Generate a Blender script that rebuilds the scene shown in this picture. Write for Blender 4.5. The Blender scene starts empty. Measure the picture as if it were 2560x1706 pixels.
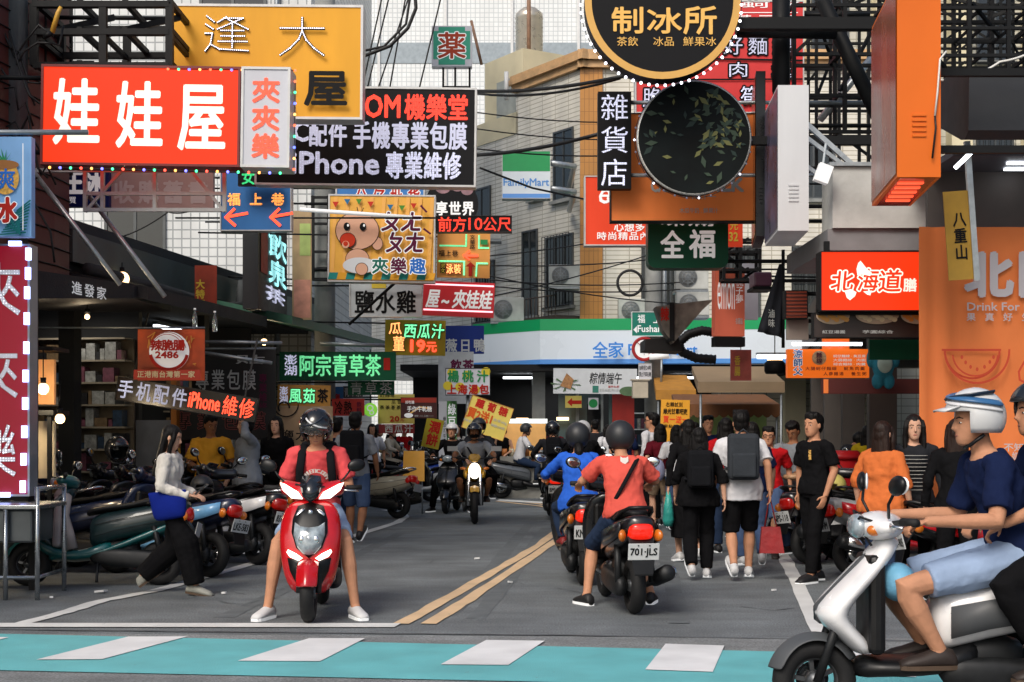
import bpy, math, random
from mathutils import Vector, Matrix, Euler
R = math.radians
PI = math.pi
random.seed(7)
SC = bpy.context.scene
COL = SC.collection

# ------------------------------------------------------------------ camera, sky, sun, exposure
FPX, CX, HY, CH = 3556.0, 1280.0, 1084.0, 1.47      # 50 mm lens, eye height 1.47 m, level camera with a rising front
cam_d = bpy.data.cameras.new('camera')
cam_d.lens = 50; cam_d.sensor_width = 36; cam_d.shift_y = (HY - 853) / 2560
cam_d.clip_start = 0.1; cam_d.clip_end = 500
cam = bpy.data.objects.new('camera', cam_d); COL.objects.link(cam)
cam.location = (0, 0, CH); cam.rotation_euler = (R(90), 0, 0)
SC.camera = cam
SUN_EL, SUN_AZ = R(42), R(206)                       # azimuth measured clockwise from +Y
world = bpy.data.worlds.new('World'); SC.world = world; world.use_nodes = True
nt = world.node_tree; nt.nodes.clear()
sky = nt.nodes.new('ShaderNodeTexSky'); sky.sky_type = 'NISHITA'; sky.sun_disc = False
sky.sun_elevation = SUN_EL; sky.sun_rotation = SUN_AZ; sky.air_density = 1.0; sky.dust_density = 4.0; sky.ozone_density = 1.0
bg = nt.nodes.new('ShaderNodeBackground'); bg.inputs[1].default_value = 0.10
wo = nt.nodes.new('ShaderNodeOutputWorld')
nt.links.new(sky.outputs[0], bg.inputs[0]); nt.links.new(bg.outputs[0], wo.inputs[0])
sun_d = bpy.data.lights.new('sun', 'SUN'); sun_d.energy = 1.5; sun_d.angle = R(25); sun_d.color = (1, .945, .87)
sun = bpy.data.objects.new('sun', sun_d); COL.objects.link(sun)
sdir = Vector((math.sin(SUN_AZ) * math.cos(SUN_EL), math.cos(SUN_AZ) * math.cos(SUN_EL), math.sin(SUN_EL)))
sun.rotation_euler = sdir.to_track_quat('Z', 'Y').to_euler(); sun.location = (0, -5, 30)
SC.view_settings.view_transform = 'Standard'; SC.view_settings.look = 'None'
SC.view_settings.exposure = 0.5; SC.view_settings.gamma = 1.0
SC.cycles.max_bounces = 6; SC.cycles.diffuse_bounces = 3; SC.cycles.glossy_bounces = 3
SC.cycles.transmission_bounces = 4; SC.cycles.transparent_max_bounces = 8
SC.cycles.sample_clamp_indirect = 4.0
SC.cycles.caustics_reflective = False; SC.cycles.caustics_refractive = False
SC.cycles.use_denoising = True

# ------------------------------------------------------------------ helpers
def at(px, py, Y):
    return Vector(((px - CX) / FPX * Y, Y, CH - (py - HY) / FPX * Y))
def gnd(px, py, z=0.0):
    Y = FPX * (CH - z) / (py - HY)
    return Vector(((px - CX) / FPX * Y, Y, z))
def lin(c):
    if isinstance(c, str):
        c = [int(c[i:i + 2], 16) / 255 for i in (0, 2, 4)]
    return tuple(((v / 12.92) if v <= .04045 else ((v + .055) / 1.055) ** 2.4) for v in c)

MATS = {}
def M(name, col='888888', rough=.55, metal=0.0, emit=0.0, noise=.12, scale=6.0, bump=0.0, bscale=60.0, coat=0.0, trans=0.0, alpha=1.0, spec=.5, ecol=None, stretch=None):
    """Procedural principled material: base colour broken up by noise, optional fine bump."""
    if name in MATS: return MATS[name]
    m = bpy.data.materials.new(name); m.use_nodes = True; MATS[name] = m
    n, l = m.node_tree.nodes, m.node_tree.links
    b = n['Principled BSDF']; c = lin(col)
    b.inputs['Roughness'].default_value = rough; b.inputs['Metallic'].default_value = metal
    b.inputs['Specular IOR Level'].default_value = spec
    b.inputs['Coat Weight'].default_value = coat; b.inputs['Coat Roughness'].default_value = .05
    b.inputs['Transmission Weight'].default_value = trans; b.inputs['Alpha'].default_value = alpha
    tc = n.new('ShaderNodeTexCoord'); src = tc.outputs['Object']
    if stretch:
        mp = n.new('ShaderNodeMapping'); mp.inputs['Scale'].default_value = stretch
        l.new(src, mp.inputs[0]); src = mp.outputs[0]
    if noise > 0:
        nz = n.new('ShaderNodeTexNoise'); nz.inputs['Scale'].default_value = scale; nz.inputs['Detail'].default_value = 5
        l.new(src, nz.inputs['Vector'])
        mr = n.new('ShaderNodeMapRange'); mr.inputs[1].default_value = .3; mr.inputs[2].default_value = .7
        mr.inputs[3].default_value = 1 - noise; mr.inputs[4].default_value = 1 + noise
        l.new(nz.outputs['Fac'], mr.inputs[0])
        mx = n.new('ShaderNodeVectorMath'); mx.operation = 'SCALE'; mx.inputs[0].default_value = c
        l.new(mr.outputs[0], mx.inputs['Scale']); l.new(mx.outputs[0], b.inputs['Base Color'])
        mr2 = n.new('ShaderNodeMapRange'); mr2.inputs[3].default_value = max(.03, rough - .12); mr2.inputs[4].default_value = min(1, rough + .12)
        l.new(nz.outputs['Fac'], mr2.inputs[0]); l.new(mr2.outputs[0], b.inputs['Roughness'])
    else:
        b.inputs['Base Color'].default_value = (*c, 1)
    if bump > 0:
        n2 = n.new('ShaderNodeTexNoise'); n2.inputs['Scale'].default_value = bscale; n2.inputs['Detail'].default_value = 3
        l.new(src, n2.inputs['Vector'])
        bp = n.new('ShaderNodeBump'); bp.inputs['Strength'].default_value = bump; bp.inputs['Distance'].default_value = .02
        l.new(n2.outputs['Fac'], bp.inputs['Height']); l.new(bp.outputs[0], b.inputs['Normal'])
    if emit > 0:
        b.inputs['Emission Color'].default_value = (*lin(ecol or col), 1); b.inputs['Emission Strength'].default_value = emit
    return m
def cloth(name, col, rough=.95): return M(name, col, rough, noise=.12, scale=5, bump=.22, bscale=26, spec=.08)
def paint(name, col, rough=.28): return M(name, col, rough, noise=.13, scale=6, coat=.6, bump=.03, bscale=5)
def led_mat(name, col, strength=2.0, dot=48.0, dark=.22):
    strength *= .8
    """Lamp-dot lettering: a regular lattice of small bright lamps on a dimmer ground."""
    if name in MATS: return MATS[name]
    m = bpy.data.materials.new(name); m.use_nodes = True; MATS[name] = m
    n, l = m.node_tree.nodes, m.node_tree.links; b = n['Principled BSDF']
    tc = n.new('ShaderNodeTexCoord'); vo = n.new('ShaderNodeTexVoronoi'); vo.inputs['Scale'].default_value = dot
    vo.inputs['Randomness'].default_value = .15
    l.new(tc.outputs['Object'], vo.inputs['Vector'])
    mr = n.new('ShaderNodeMapRange'); mr.inputs[1].default_value = .2; mr.inputs[2].default_value = .5
    mr.inputs[3].default_value = strength; mr.inputs[4].default_value = strength * dark
    l.new(vo.outputs['Distance'], mr.inputs[0]); c = lin(col)
    b.inputs['Base Color'].default_value = (c[0] * .6, c[1] * .6, c[2] * .6, 1); b.inputs['Emission Color'].default_value = (*c, 1)
    l.new(mr.outputs[0], b.inputs['Emission Strength'])
    return m
def tile_mat(name, col, joint, bw, bh, mortar=.06, offset=0.0, rough=.35, vary=.08, dirt=.25):
    """Wall tiles in the plane x-z of the object."""
    if name in MATS: return MATS[name]
    m = bpy.data.materials.new(name); m.use_nodes = True; MATS[name] = m
    n, l = m.node_tree.nodes, m.node_tree.links; b = n['Principled BSDF']
    tc = n.new('ShaderNodeTexCoord'); sp = n.new('ShaderNodeSeparateXYZ'); l.new(tc.outputs['Object'], sp.inputs[0])
    ad = n.new('ShaderNodeMath'); ad.operation = 'ADD'; l.new(sp.outputs[0], ad.inputs[0]); l.new(sp.outputs[1], ad.inputs[1])
    cb = n.new('ShaderNodeCombineXYZ'); l.new(ad.outputs[0], cb.inputs[0]); l.new(sp.outputs[2], cb.inputs[1])
    br = n.new('ShaderNodeTexBrick'); br.offset = offset; br.squash = 1.0
    br.inputs['Scale'].default_value = 1.0; br.inputs['Mortar Size'].default_value = mortar * min(bw, bh)
    br.inputs['Brick Width'].default_value = bw; br.inputs['Row Height'].default_value = bh
    br.inputs['Mortar Smooth'].default_value = .1
    c = lin(col); j = lin(joint)
    br.inputs['Color1'].default_value = (*c, 1); br.inputs['Color2'].default_value = (*[v * (1 - vary) for v in c], 1)
    br.inputs['Mortar'].default_value = (*j, 1)
    l.new(cb.outputs[0], br.inputs['Vector'])
    nz = n.new('ShaderNodeTexNoise'); nz.inputs['Scale'].default_value = .9; nz.inputs['Detail'].default_value = 6
    mp = n.new('ShaderNodeMapping'); mp.inputs['Scale'].default_value = (1.6, 1.6, .35); l.new(tc.outputs['Object'], mp.inputs[0]); l.new(mp.outputs[0], nz.inputs['Vector'])
    mr = n.new('ShaderNodeMapRange'); mr.inputs[1].default_value = .35; mr.inputs[2].default_value = .7; mr.inputs[3].default_value = 1; mr.inputs[4].default_value = 1 - dirt
    l.new(nz.outputs['Fac'], mr.inputs[0])
    vm = n.new('ShaderNodeVectorMath'); vm.operation = 'SCALE'; l.new(br.outputs['Color'], vm.inputs[0]); l.new(mr.outputs[0], vm.inputs['Scale'])
    l.new(vm.outputs[0], b.inputs['Base Color']); b.inputs['Roughness'].default_value = rough
    bp = n.new('ShaderNodeBump'); bp.inputs['Strength'].default_value = .4; bp.inputs['Distance'].default_value = .01; bp.invert = True
    l.new(br.outputs['Fac'], bp.inputs['Height']); l.new(bp.outputs[0], b.inputs['Normal'])
    return m

def rotm(rx=0, ry=0, rz=0): return Euler((rx, ry, rz)).to_matrix()
def frame_z(d):
    d = d.normalized(); a = Vector((0, 0, 1)) if abs(d.z) < .95 else Vector((1, 0, 0))
    x = a.cross(d).normalized(); return x, d.cross(x)
fold_a = bpy.data.textures.new('folds_large', 'CLOUDS'); fold_a.noise_scale = .13; fold_a.noise_depth = 1
fold_c = bpy.data.textures.new('folds_drape', 'MARBLE'); fold_c.noise_scale = .16; fold_c.turbulence = 9; fold_c.noise_depth = 2
fold_b = bpy.data.textures.new('folds_small', 'CLOUDS'); fold_b.noise_scale = .05; fold_b.noise_depth = 1
class MB:
    """Collects shapes; build() links them as ONE mesh object."""
    def __init__(s): s.v, s.f, s.m, s.sm = [], [], [], []
    def add(s, v, f, mi=0, sm=False):
        o = len(s.v); s.v += [tuple(p) for p in v]
        for q in f: s.f.append([i + o for i in q]); s.m.append(mi); s.sm.append(sm)
        return s
    def box(s, x0, x1, y0, y1, z0, z1, mi=0):
        v = [(x, y, z) for z in (z0, z1) for y in (y0, y1) for x in (x0, x1)]
        return s.add(v, [(0, 2, 3, 1), (4, 5, 7, 6), (0, 1, 5, 4), (2, 6, 7, 3), (0, 4, 6, 2), (1, 3, 7, 5)], mi)
    def obox(s, c, h, rot=None, mi=0):
        rot = rot or Matrix.Identity(3); c = Vector(c)
        v = [c + rot @ Vector((x * h[0], y * h[1], z * h[2])) for z in (-1, 1) for y in (-1, 1) for x in (-1, 1)]
        return s.add(v, [(0, 2, 3, 1), (4, 5, 7, 6), (0, 1, 5, 4), (2, 6, 7, 3), (0, 4, 6, 2), (1, 3, 7, 5)], mi)
    def loft(s, rings, caps=True, mi=0, sm=True, closed=True):
        n = len(rings[0]); v = [p for r in rings for p in r]; f = []
        for i in range(len(rings) - 1):
            for k in range(n if closed else n - 1):
                k2 = (k + 1) % n
                f.append((i * n + k, i * n + k2, (i + 1) * n + k2, (i + 1) * n + k))
        if caps: f.append(tuple(range(n - 1, -1, -1))); f.append(tuple((len(rings) - 1) * n + k for k in range(n)))
        return s.add(v, f, mi, sm)
    def tube(s, pts, r, n=8, mi=0, sm=True, caps=True, flat=1.0):
        pts = [Vector(p) for p in pts]; k = len(pts)
        if not hasattr(r, '__len__'): r = [r] * k
        rings = []; x = None
        for i, p in enumerate(pts):
            d = (pts[min(i + 1, k - 1)] - pts[max(i - 1, 0)])
            if d.length < 1e-9: d = Vector((0, 0, 1))
            d.normalize()
            if x is None: x, y = frame_z(d)
            else:
                x = x - d * x.dot(d)
                if x.length < 1e-6: x, y = frame_z(d)
                x.normalize(); y = d.cross(x)
            rings.append([p + x * (math.cos(2 * PI * j / n) * r[i]) + y * (math.sin(2 * PI * j / n) * r[i] * flat) for j in range(n)])
        return s.loft(rings, caps, mi, sm)
    def bar(s, a, b, w, h=None, mi=0):
        a, b = Vector(a), Vector(b); h = h or w; d = (b - a).normalized(); x, y = frame_z(d)
        rings = [[p + x * (sx * w / 2) + y * (sy * h / 2) for sx, sy in ((-1, -1), (1, -1), (1, 1), (-1, 1))] for p in (a, b)]
        return s.loft(rings, True, mi, False)
    def ell(s, c, r, nu=16, nv=10, rot=None, mi=0, v0=0.0, v1=1.0):
        rot = rot or Matrix.Identity(3); c = Vector(c); rings = []
        for i in range(nv + 1):
            t = PI * (v0 + (v1 - v0) * i / nv); t = min(max(t, .02), PI - .02)
            rings.append([c + rot @ Vector((r[0] * math.sin(t) * math.cos(2 * PI * j / nu), r[1] * math.sin(t) * math.sin(2 * PI * j / nu), -r[2] * math.cos(t))) for j in range(nu)])
        return s.loft(rings, True, mi, True)
    def lathe(s, prof, c=(0, 0, 0), rot=None, n=20, mi=0, sm=True, caps=True):
        rot = rot or Matrix.Identity(3); c = Vector(c)
        rings = [[c + rot @ Vector((r * math.cos(2 * PI * j / n), r * math.sin(2 * PI * j / n), h)) for j in range(n)] for r, h in prof]
        return s.loft(rings, caps, mi, sm)
    def torus(s, c, R0, r0, rot=None, n=28, k=10, mi=0, flat=1.0):
        rot = rot or Matrix.Identity(3); c = Vector(c); v = []; f = []
        for i in range(n):
            a = 2 * PI * i / n
            for j in range(k):
                b = 2 * PI * j / k; q = R0 + r0 * math.cos(b)
                v.append(c + rot @ Vector((q * math.cos(a), q * math.sin(a), r0 * flat * math.sin(b))))
        for i in range(n):
            for j in range(k):
                f.append((i * k + j, ((i + 1) % n) * k + j, ((i + 1) % n) * k + (j + 1) % k, i * k + (j + 1) % k))
        return s.add(v, f, mi, True)
    def prism(s, poly, y0, y1, mi=0):
        """poly in x-z, extruded from y0 to y1 (y0 = front)."""
        n = len(poly); v = [(p[0], y0, p[1]) for p in poly] + [(p[0], y1, p[1]) for p in poly]
        f = [tuple(range(n)), tuple(range(2 * n - 1, n - 1, -1))]
        for i in range(n): k = (i + 1) % n; f.append((i, i + n, k + n, k))
        return s.add(v, f, mi)
    def quad(s, a, b, c, d, mi=0): return s.add([a, b, c, d], [(0, 1, 2, 3)], mi)
    def xf(s, mtx):
        s.v = [tuple(mtx @ Vector(p)) for p in s.v]; return s
    def join(s, o, mi=0):
        k = len(s.v); s.v += o.v
        for q, m, sm in zip(o.f, o.m, o.sm): s.f.append([i + k for i in q]); s.m.append(m + mi); s.sm.append(sm)
        return s
    def build(s, name, mats, parent=None, sub=0, bevel=0, voxel=0, smooth=None, thick=0, wrinkle=0):
        me = bpy.data.meshes.new(name); me.from_pydata(s.v, [], s.f)
        if not isinstance(mats, (list, tuple)): mats = [mats]
        for m in mats: me.materials.append(m)
        me.polygons.foreach_set('material_index', s.m)
        me.polygons.foreach_set('use_smooth', [bool(x) if smooth is None else smooth for x in s.sm]); me.update()
        o = bpy.data.objects.new(name, me); COL.objects.link(o)
        if parent: o.parent = parent
        if thick:
            md = o.modifiers.new('thickness', 'SOLIDIFY'); md.thickness = thick; md.offset = 0
        if bevel:
            md = o.modifiers.new('bevel', 'BEVEL'); md.width = bevel; md.segments = 2; md.limit_method = 'ANGLE'; md.angle_limit = R(40)
        if voxel:
            md = o.modifiers.new('skin', 'REMESH'); md.mode = 'VOXEL'; md.voxel_size = voxel; md.use_smooth_shade = True
            md = o.modifiers.new('relax', 'SMOOTH'); md.factor = .5; md.iterations = 3
        if wrinkle:
            for tx, st in ((fold_a, wrinkle * .55), (fold_b, wrinkle * .16), (fold_c, wrinkle * .5)):
                md = o.modifiers.new('folds', 'DISPLACE'); md.texture = tx; md.strength = st; md.mid_level = .5; md.texture_coords = 'LOCAL'
        if sub:
            md = o.modifiers.new('round', 'SUBSURF'); md.levels = sub; md.render_levels = sub
        return o
def tag(o, label=None, cat=None, group=None, kind=None):
    if label: o['label'] = label
    if cat: o['category'] = cat
    if group: o['group'] = group
    if kind: o['kind'] = kind
    return o
def thing(name, label, cat, loc=(0, 0, 0), rz=0.0, group=None):
    o = bpy.data.objects.new(name, None); COL.objects.link(o); o.empty_display_size = .2
    o.location = loc; o.rotation_euler = (0, 0, rz); return tag(o, label, cat, group)
def struct(o): o['kind'] = 'structure'; return o
def copy_tree(o, parent=None):
    c = o.copy(); COL.objects.link(c)
    if parent: c.parent = parent
    for ch in list(o.children): copy_tree(ch, c)
    return c

GLYPH = {}
def glyph(t, off=0.0):
    if (t, off) not in GLYPH:
        c = bpy.data.curves.new('lettering', 'FONT'); c.body = t; c.resolution_u = 2; c.offset = off
        o = bpy.data.objects.new('lettering', c); me = bpy.data.meshes.new_from_object(o)
        v = [(p.co.x, p.co.y) for p in me.vertices]; f = [tuple(p.vertices) for p in me.polygons]
        bpy.data.objects.remove(o); bpy.data.meshes.remove(me); bpy.data.curves.remove(c)
        GLYPH[(t, off)] = (v, f)
    return GLYPH[(t, off)]
def bbox0(t):
    v, f = glyph(t, 0.0); xs = [p[0] for p in v]; zs = [p[1] for p in v]
    return min(xs), max(xs), min(zs), max(zs)
def bold(off, h):
    r = off * h * 1.15
    return [(0, 0)] + ([] if off <= .001 else [(r * math.cos(q * PI / 3 + .3), r * math.sin(q * PI / 3 + .3)) for q in range(6)])
def put_text(mb, t, x0, x1, z0, z1, y, off=0.0, mi=0, slant=0.0):
    """Letters of t stretched into the rectangle x0..x1, z0..z1 (plane y, facing -y); off thickens the strokes."""
    a, b, c, d = bbox0(t); v, f = glyph(t, 0.0); sx = (x1 - x0) / max(1e-6, b - a); sz = (z1 - z0) / max(1e-6, d - c)
    for i, (ex, ez) in enumerate(bold(off, min(z1 - z0, sx * .8))):
        mb.add([(x0 + (p[0] - a) * sx + slant * (p[1] - c) * sz + ex, y - .0001 * i, z0 + (p[1] - c) * sz + ez) for p in v], f, mi)
def put_col(mb, t, x0, x1, z0, z1, y, off=0.0, mi=0, gap=.12):
    n = len(t); h = (z1 - z0) / (n + gap * (n - 1))
    for i, ch in enumerate(t):
        zt = z1 - i * h * (1 + gap); put_text(mb, ch, x0, x1, zt - h, zt, y, off, mi)
def put_row(mb, t, x0, x1, z0, z1, y, off=0.0, mi=0, gap=.12, slant=0.0):
    n = len(t); w = (x1 - x0) / (n + gap * (n - 1))
    for i, ch in enumerate(t):
        if ch != ' ': put_text(mb, ch, x0 + i * w * (1 + gap), x0 + i * w * (1 + gap) + w, z0, z1, y, off, mi, slant)
# ------------------------------------------------------------------ materials of the setting
asph = M('asphalt', '6a7073', .82, noise=.22, scale=1.3, bump=.5, bscale=140)
asph2 = M('asphalt_worn', '7c8081', .8, noise=.2, scale=2.2, bump=.5, bscale=140)
# asphalt gets fine speckle on top of the large patches
for _m, _a in ((asph, .35), (asph2, .3)):
    n, l = _m.node_tree.nodes, _m.node_tree.links; b = n['Principled BSDF']
    src = b.inputs['Base Color'].links[0].from_socket
    nz = n.new('ShaderNodeTexNoise'); nz.inputs['Scale'].default_value = 70; nz.inputs['Detail'].default_value = 2
    l.new(n['Texture Coordinate'].outputs['Object'], nz.inputs['Vector'])
    mr = n.new('ShaderNodeMapRange'); mr.inputs[1].default_value = .35; mr.inputs[2].default_value = .65; mr.inputs[3].default_value = 1 - _a; mr.inputs[4].default_value = 1 + _a
    l.new(nz.outputs['Fac'], mr.inputs[0]); vm = n.new('ShaderNodeVectorMath'); vm.operation = 'SCALE'
    l.new(src, vm.inputs[0]); l.new(mr.outputs[0], vm.inputs['Scale'])
    mp = n.new('ShaderNodeMapping'); mp.inputs['Scale'].default_value = (.7, 1.9, 1); l.new(n['Texture Coordinate'].outputs['Object'], mp.inputs[0])
    n3 = n.new('ShaderNodeTexNoise'); n3.inputs['Scale'].default_value = 1.6; n3.inputs['Detail'].default_value = 7; n3.inputs['Roughness'].default_value = .65; l.new(mp.outputs[0], n3.inputs['Vector'])
    mr3 = n.new('ShaderNodeMapRange'); mr3.inputs[1].default_value = .3; mr3.inputs[2].default_value = .68; mr3.inputs[3].default_value = .78; mr3.inputs[4].default_value = 1.13; l.new(n3.outputs['Fac'], mr3.inputs[0])
    v3 = n.new('ShaderNodeVectorMath'); v3.operation = 'SCALE'; l.new(vm.outputs[0], v3.inputs[0]); l.new(mr3.outputs[0], v3.inputs['Scale']); l.new(v3.outputs[0], b.inputs['Base Color'])
def worn(name, col, wear, ground='6a7073'):
    """Road paint rubbed through to the asphalt in patches."""
    m = M(name, col, .75, noise=.12, scale=2.2, bump=.3, bscale=140)
    n, l = m.node_tree.nodes, m.node_tree.links; b = n['Principled BSDF']; src = b.inputs['Base Color'].links[0].from_socket
    nz = n.new('ShaderNodeTexNoise'); nz.inputs['Scale'].default_value = 9; nz.inputs['Detail'].default_value = 9; nz.inputs['Roughness'].default_value = .75
    l.new(n['Texture Coordinate'].outputs['Object'], nz.inputs['Vector'])
    mr = n.new('ShaderNodeMapRange'); mr.inputs[1].default_value = wear; mr.inputs[2].default_value = wear + .06
    l.new(nz.outputs['Fac'], mr.inputs[0]); mx = n.new('ShaderNodeMix'); mx.data_type = 'RGBA'
    l.new(mr.outputs[0], mx.inputs['Factor']); l.new(src, mx.inputs[6]); mx.inputs[7].default_value = (*lin(ground), 1)
    l.new(mx.outputs[2], b.inputs['Base Color']); return m
wpaint = worn('white_road_paint', 'd2d4d2', .63)
ypaint = worn('yellow_road_paint', 'd6b892', .62)
teal = worn('teal_road_paint', '62b0b5', .645)
tealw = worn('white_block_paint', 'd8dadb', .665, '62b0b5')
conc = M('concrete', '8a8d8b', .85, noise=.25, scale=2.5, bump=.3, bscale=30)
dconc = M('dark_concrete', '3c4041', .85, noise=.3, scale=2, bump=.3, bscale=30)
blackst = M('black_steel', '0d0f11', .6, spec=.25, noise=.2, scale=12)
greyst = M('grey_steel', '8f969a', .4, metal=.6, noise=.15, scale=20)
galv = M('galvanised', 'b4babc', .35, metal=.7, noise=.15, scale=15)
rubber = M('black_rubber', '0d0e10', .75, noise=.2, scale=20)
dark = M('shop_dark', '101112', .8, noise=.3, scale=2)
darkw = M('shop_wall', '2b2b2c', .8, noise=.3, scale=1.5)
beige = M('beige_panel', '8d8270', .7, noise=.15)
whitep = M('white_panel', 'd6d8d8', .45, noise=.06, scale=3)
dirty = M('stained_white_render', 'b9bab6', .75, noise=.3, scale=1.6, bump=.2, bscale=20)
glassd = M('dark_window_glass', '1b2226', .06, noise=.1, scale=1, spec=.8)
alu = M('aluminium_frame', '55595b', .4, metal=.5, noise=.1)
wire = M('cable_black', '0b0c0e', .6, noise=0)
wirew = M('cable_white', 'd5d5cf', .5, noise=0)
def lamp_mat(name, col, e): return M(name, col, .4, noise=0, emit=e)
warm = lamp_mat('warm_lamp', 'ffd09a', 2.6); cool = lamp_mat('cool_lamp', 'f2f8ff', 5)

# ------------------------------------------------------------------ ground, road markings
g = MB(); g.quad((-90, -20, 0), (90, -20, 0), (90, 160, 0), (-90, 160, 0)); struct(g.build('ground', asph))
g = MB()
v = [(-40, -12), (40, -12), (40, 9.2), (1.9, 10.2), (-3.6, 10.42), (-40, 11.5)]
g.add([(x, y, .004) for x, y in v], [tuple(range(6))]); struct(g.build('road', asph2))
def poly(pts, mat, name, z): m = MB(); m.add([(p.x, p.y, z) for p in pts], [tuple(range(len(pts)))]); return struct(m.build(name, mat))
def strip(px, w, mat, name, z=.008, nsub=6):
    """A painted line through ground pixels, w metres wide, its edges a little uneven."""
    c = [gnd(*p) for p in px]; pts = []
    for i in range(len(c) - 1):
        for k in range(nsub): pts.append(c[i].lerp(c[i + 1], k / nsub))
    pts.append(c[-1]); m = MB(); L, Rr = [], []
    for i, p in enumerate(pts):
        d = (pts[min(i + 1, len(pts) - 1)] - pts[max(i - 1, 0)]); d.z = 0; d.normalize(); nn = Vector((-d.y, d.x, 0))
        L.append(p + nn * (w / 2 + random.uniform(-.012, .012))); Rr.append(p - nn * (w / 2 + random.uniform(-.012, .012)))
    vv = [(p.x, p.y, z) for p in L] + [(p.x, p.y, z) for p in Rr]; k = len(L)
    m.add(vv, [(i, i + 1, i + 1 + k, i + k) for i in range(k - 1)]); return struct(m.build(name, mat))
poly([gnd(-700, 1665), gnd(2900, 1742), gnd(2900, 1655), gnd(-700, 1572)], teal, 'cycle_crossing', .010)
for q in ([(-390, 1650), (-190, 1650.5), (22, 1598.7), (-120, 1594)], [(90, 1655), (255, 1654), (468, 1596.5), (321, 1597)],
          [(594, 1658), (800, 1659), (913, 1601), (773, 1601)], [(1101.5, 1667), (1270.5, 1668.6), (1362, 1607.5), (1215.5, 1605.5)],
          [(1613, 1680), (1782, 1686), (1811, 1619.5), (1664, 1615)], [(2125, 1694), (2291, 1699), (2277, 1638), (2118, 1630)],
          [(2640, 1710), (2800, 1716), (2740, 1655), (2580, 1648)]):
    poly([gnd(*p) for p in q], tealw, 'crossing_block', .015)
poly([gnd(-900, 1570), gnd(986, 1571), gnd(1003, 1561), gnd(-900, 1560)], wpaint, 'stop_line', .009)
strip([(52, 1562), (160, 1533), (259, 1503), (388, 1479), (629, 1411), (883, 1342), (994, 1307), (1014, 1293), (1003, 1283), (960, 1276)], .14, wpaint, 'road_edge_line')
strip([(2100, 1650), (2022, 1525), (1988, 1448), (1959, 1392), (1937, 1355), (1896, 1318), (1850, 1288), (1790, 1262)], .15, wpaint, 'road_edge_line')
strip([(1003, 1562), (1131, 1490), (1257, 1418), (1349, 1363), (1412, 1312), (1432, 1290), (1410, 1276), (1346, 1266), (1242, 1254)], .12, ypaint, 'centre_line', nsub=5)
strip([(1070, 1562), (1168, 1503), (1312, 1405), (1420, 1333), (1462, 1300), (1460, 1284), (1420, 1271), (1346, 1261), (1250, 1250)], .12, ypaint, 'centre_line', nsub=5)
for q in ([(1046, 1243), (1110, 1255), (1165, 1252), (1095, 1241)], [(1240, 1254), (1390, 1262), (1390, 1258), (1250, 1250)], [(930, 1238), (1010, 1243), (1060, 1240), (990, 1235)]):
    poly([gnd(*p) for p in q], wpaint, 'crossing_block', .012)
# repairs, cracks and a dark seam in the asphalt
asphd = M('asphalt_patch', '5a5f62', .85, noise=.25, scale=5, bump=.5, bscale=140)
rr = random.Random(21)
for i in range(9):
    x, y = rr.uniform(300, 1900), rr.uniform(1330, 1540); P = [(x, y)]
    for k in range(6): x += rr.uniform(15, 50); y += rr.uniform(-9, 9); P.append((x, y))
    strip(P, .012, asphd, 'asphalt_crack', .006, 2)
strip([(-300, 1572), (700, 1583), (1400, 1590), (2700, 1612)], .05, asphd, 'asphalt_seam', .0065, 8)
for a, b in (((1120, 1540), (1330, 1300)), ((1190, 1548), (1365, 1320)), ((560, 1545), (1010, 1330)), ((1700, 1560), (1640, 1330))): strip([a, ((a[0] + b[0]) / 2 + 8, (a[1] + b[1]) / 2), b], .16, M('tyre_track', '5f6568', .8, noise=.2, scale=5, bump=.4, bscale=140), 'tyre_track', .0025 + .0004 * (a[0] % 7), 5)
# bits of litter on the asphalt
lit = MB()
for px, py, s in ((2160, 1482, .07), (1193, 1396, .03), (253, 1478, .05), (2430, 1530, .03), (1275, 1455, .02), (560, 1482, .02), (1935, 1475, .02), (2052, 1515, .03), (128, 1493, .02)):
    p = gnd(px, py, .02); lit.obox((p.x, p.y, .02), (s, s * .7, .008), rotm(0, .1, random.uniform(0, 3)))
tag(lit.build('litter', whitep), 'small pale scraps of litter lying on the dark asphalt', 'litter', kind='stuff')

# ------------------------------------------------------------------ the two rows of shops and what rises behind them
SL = .154
def xL(Y): return -5.9 + SL * (Y - 10.9)
def xR(Y): return 3.75 + SL * (Y - 13)
AZ = math.atan(SL); RZL = PI / 2 - AZ; RZR = -PI / 2 - AZ

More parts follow.
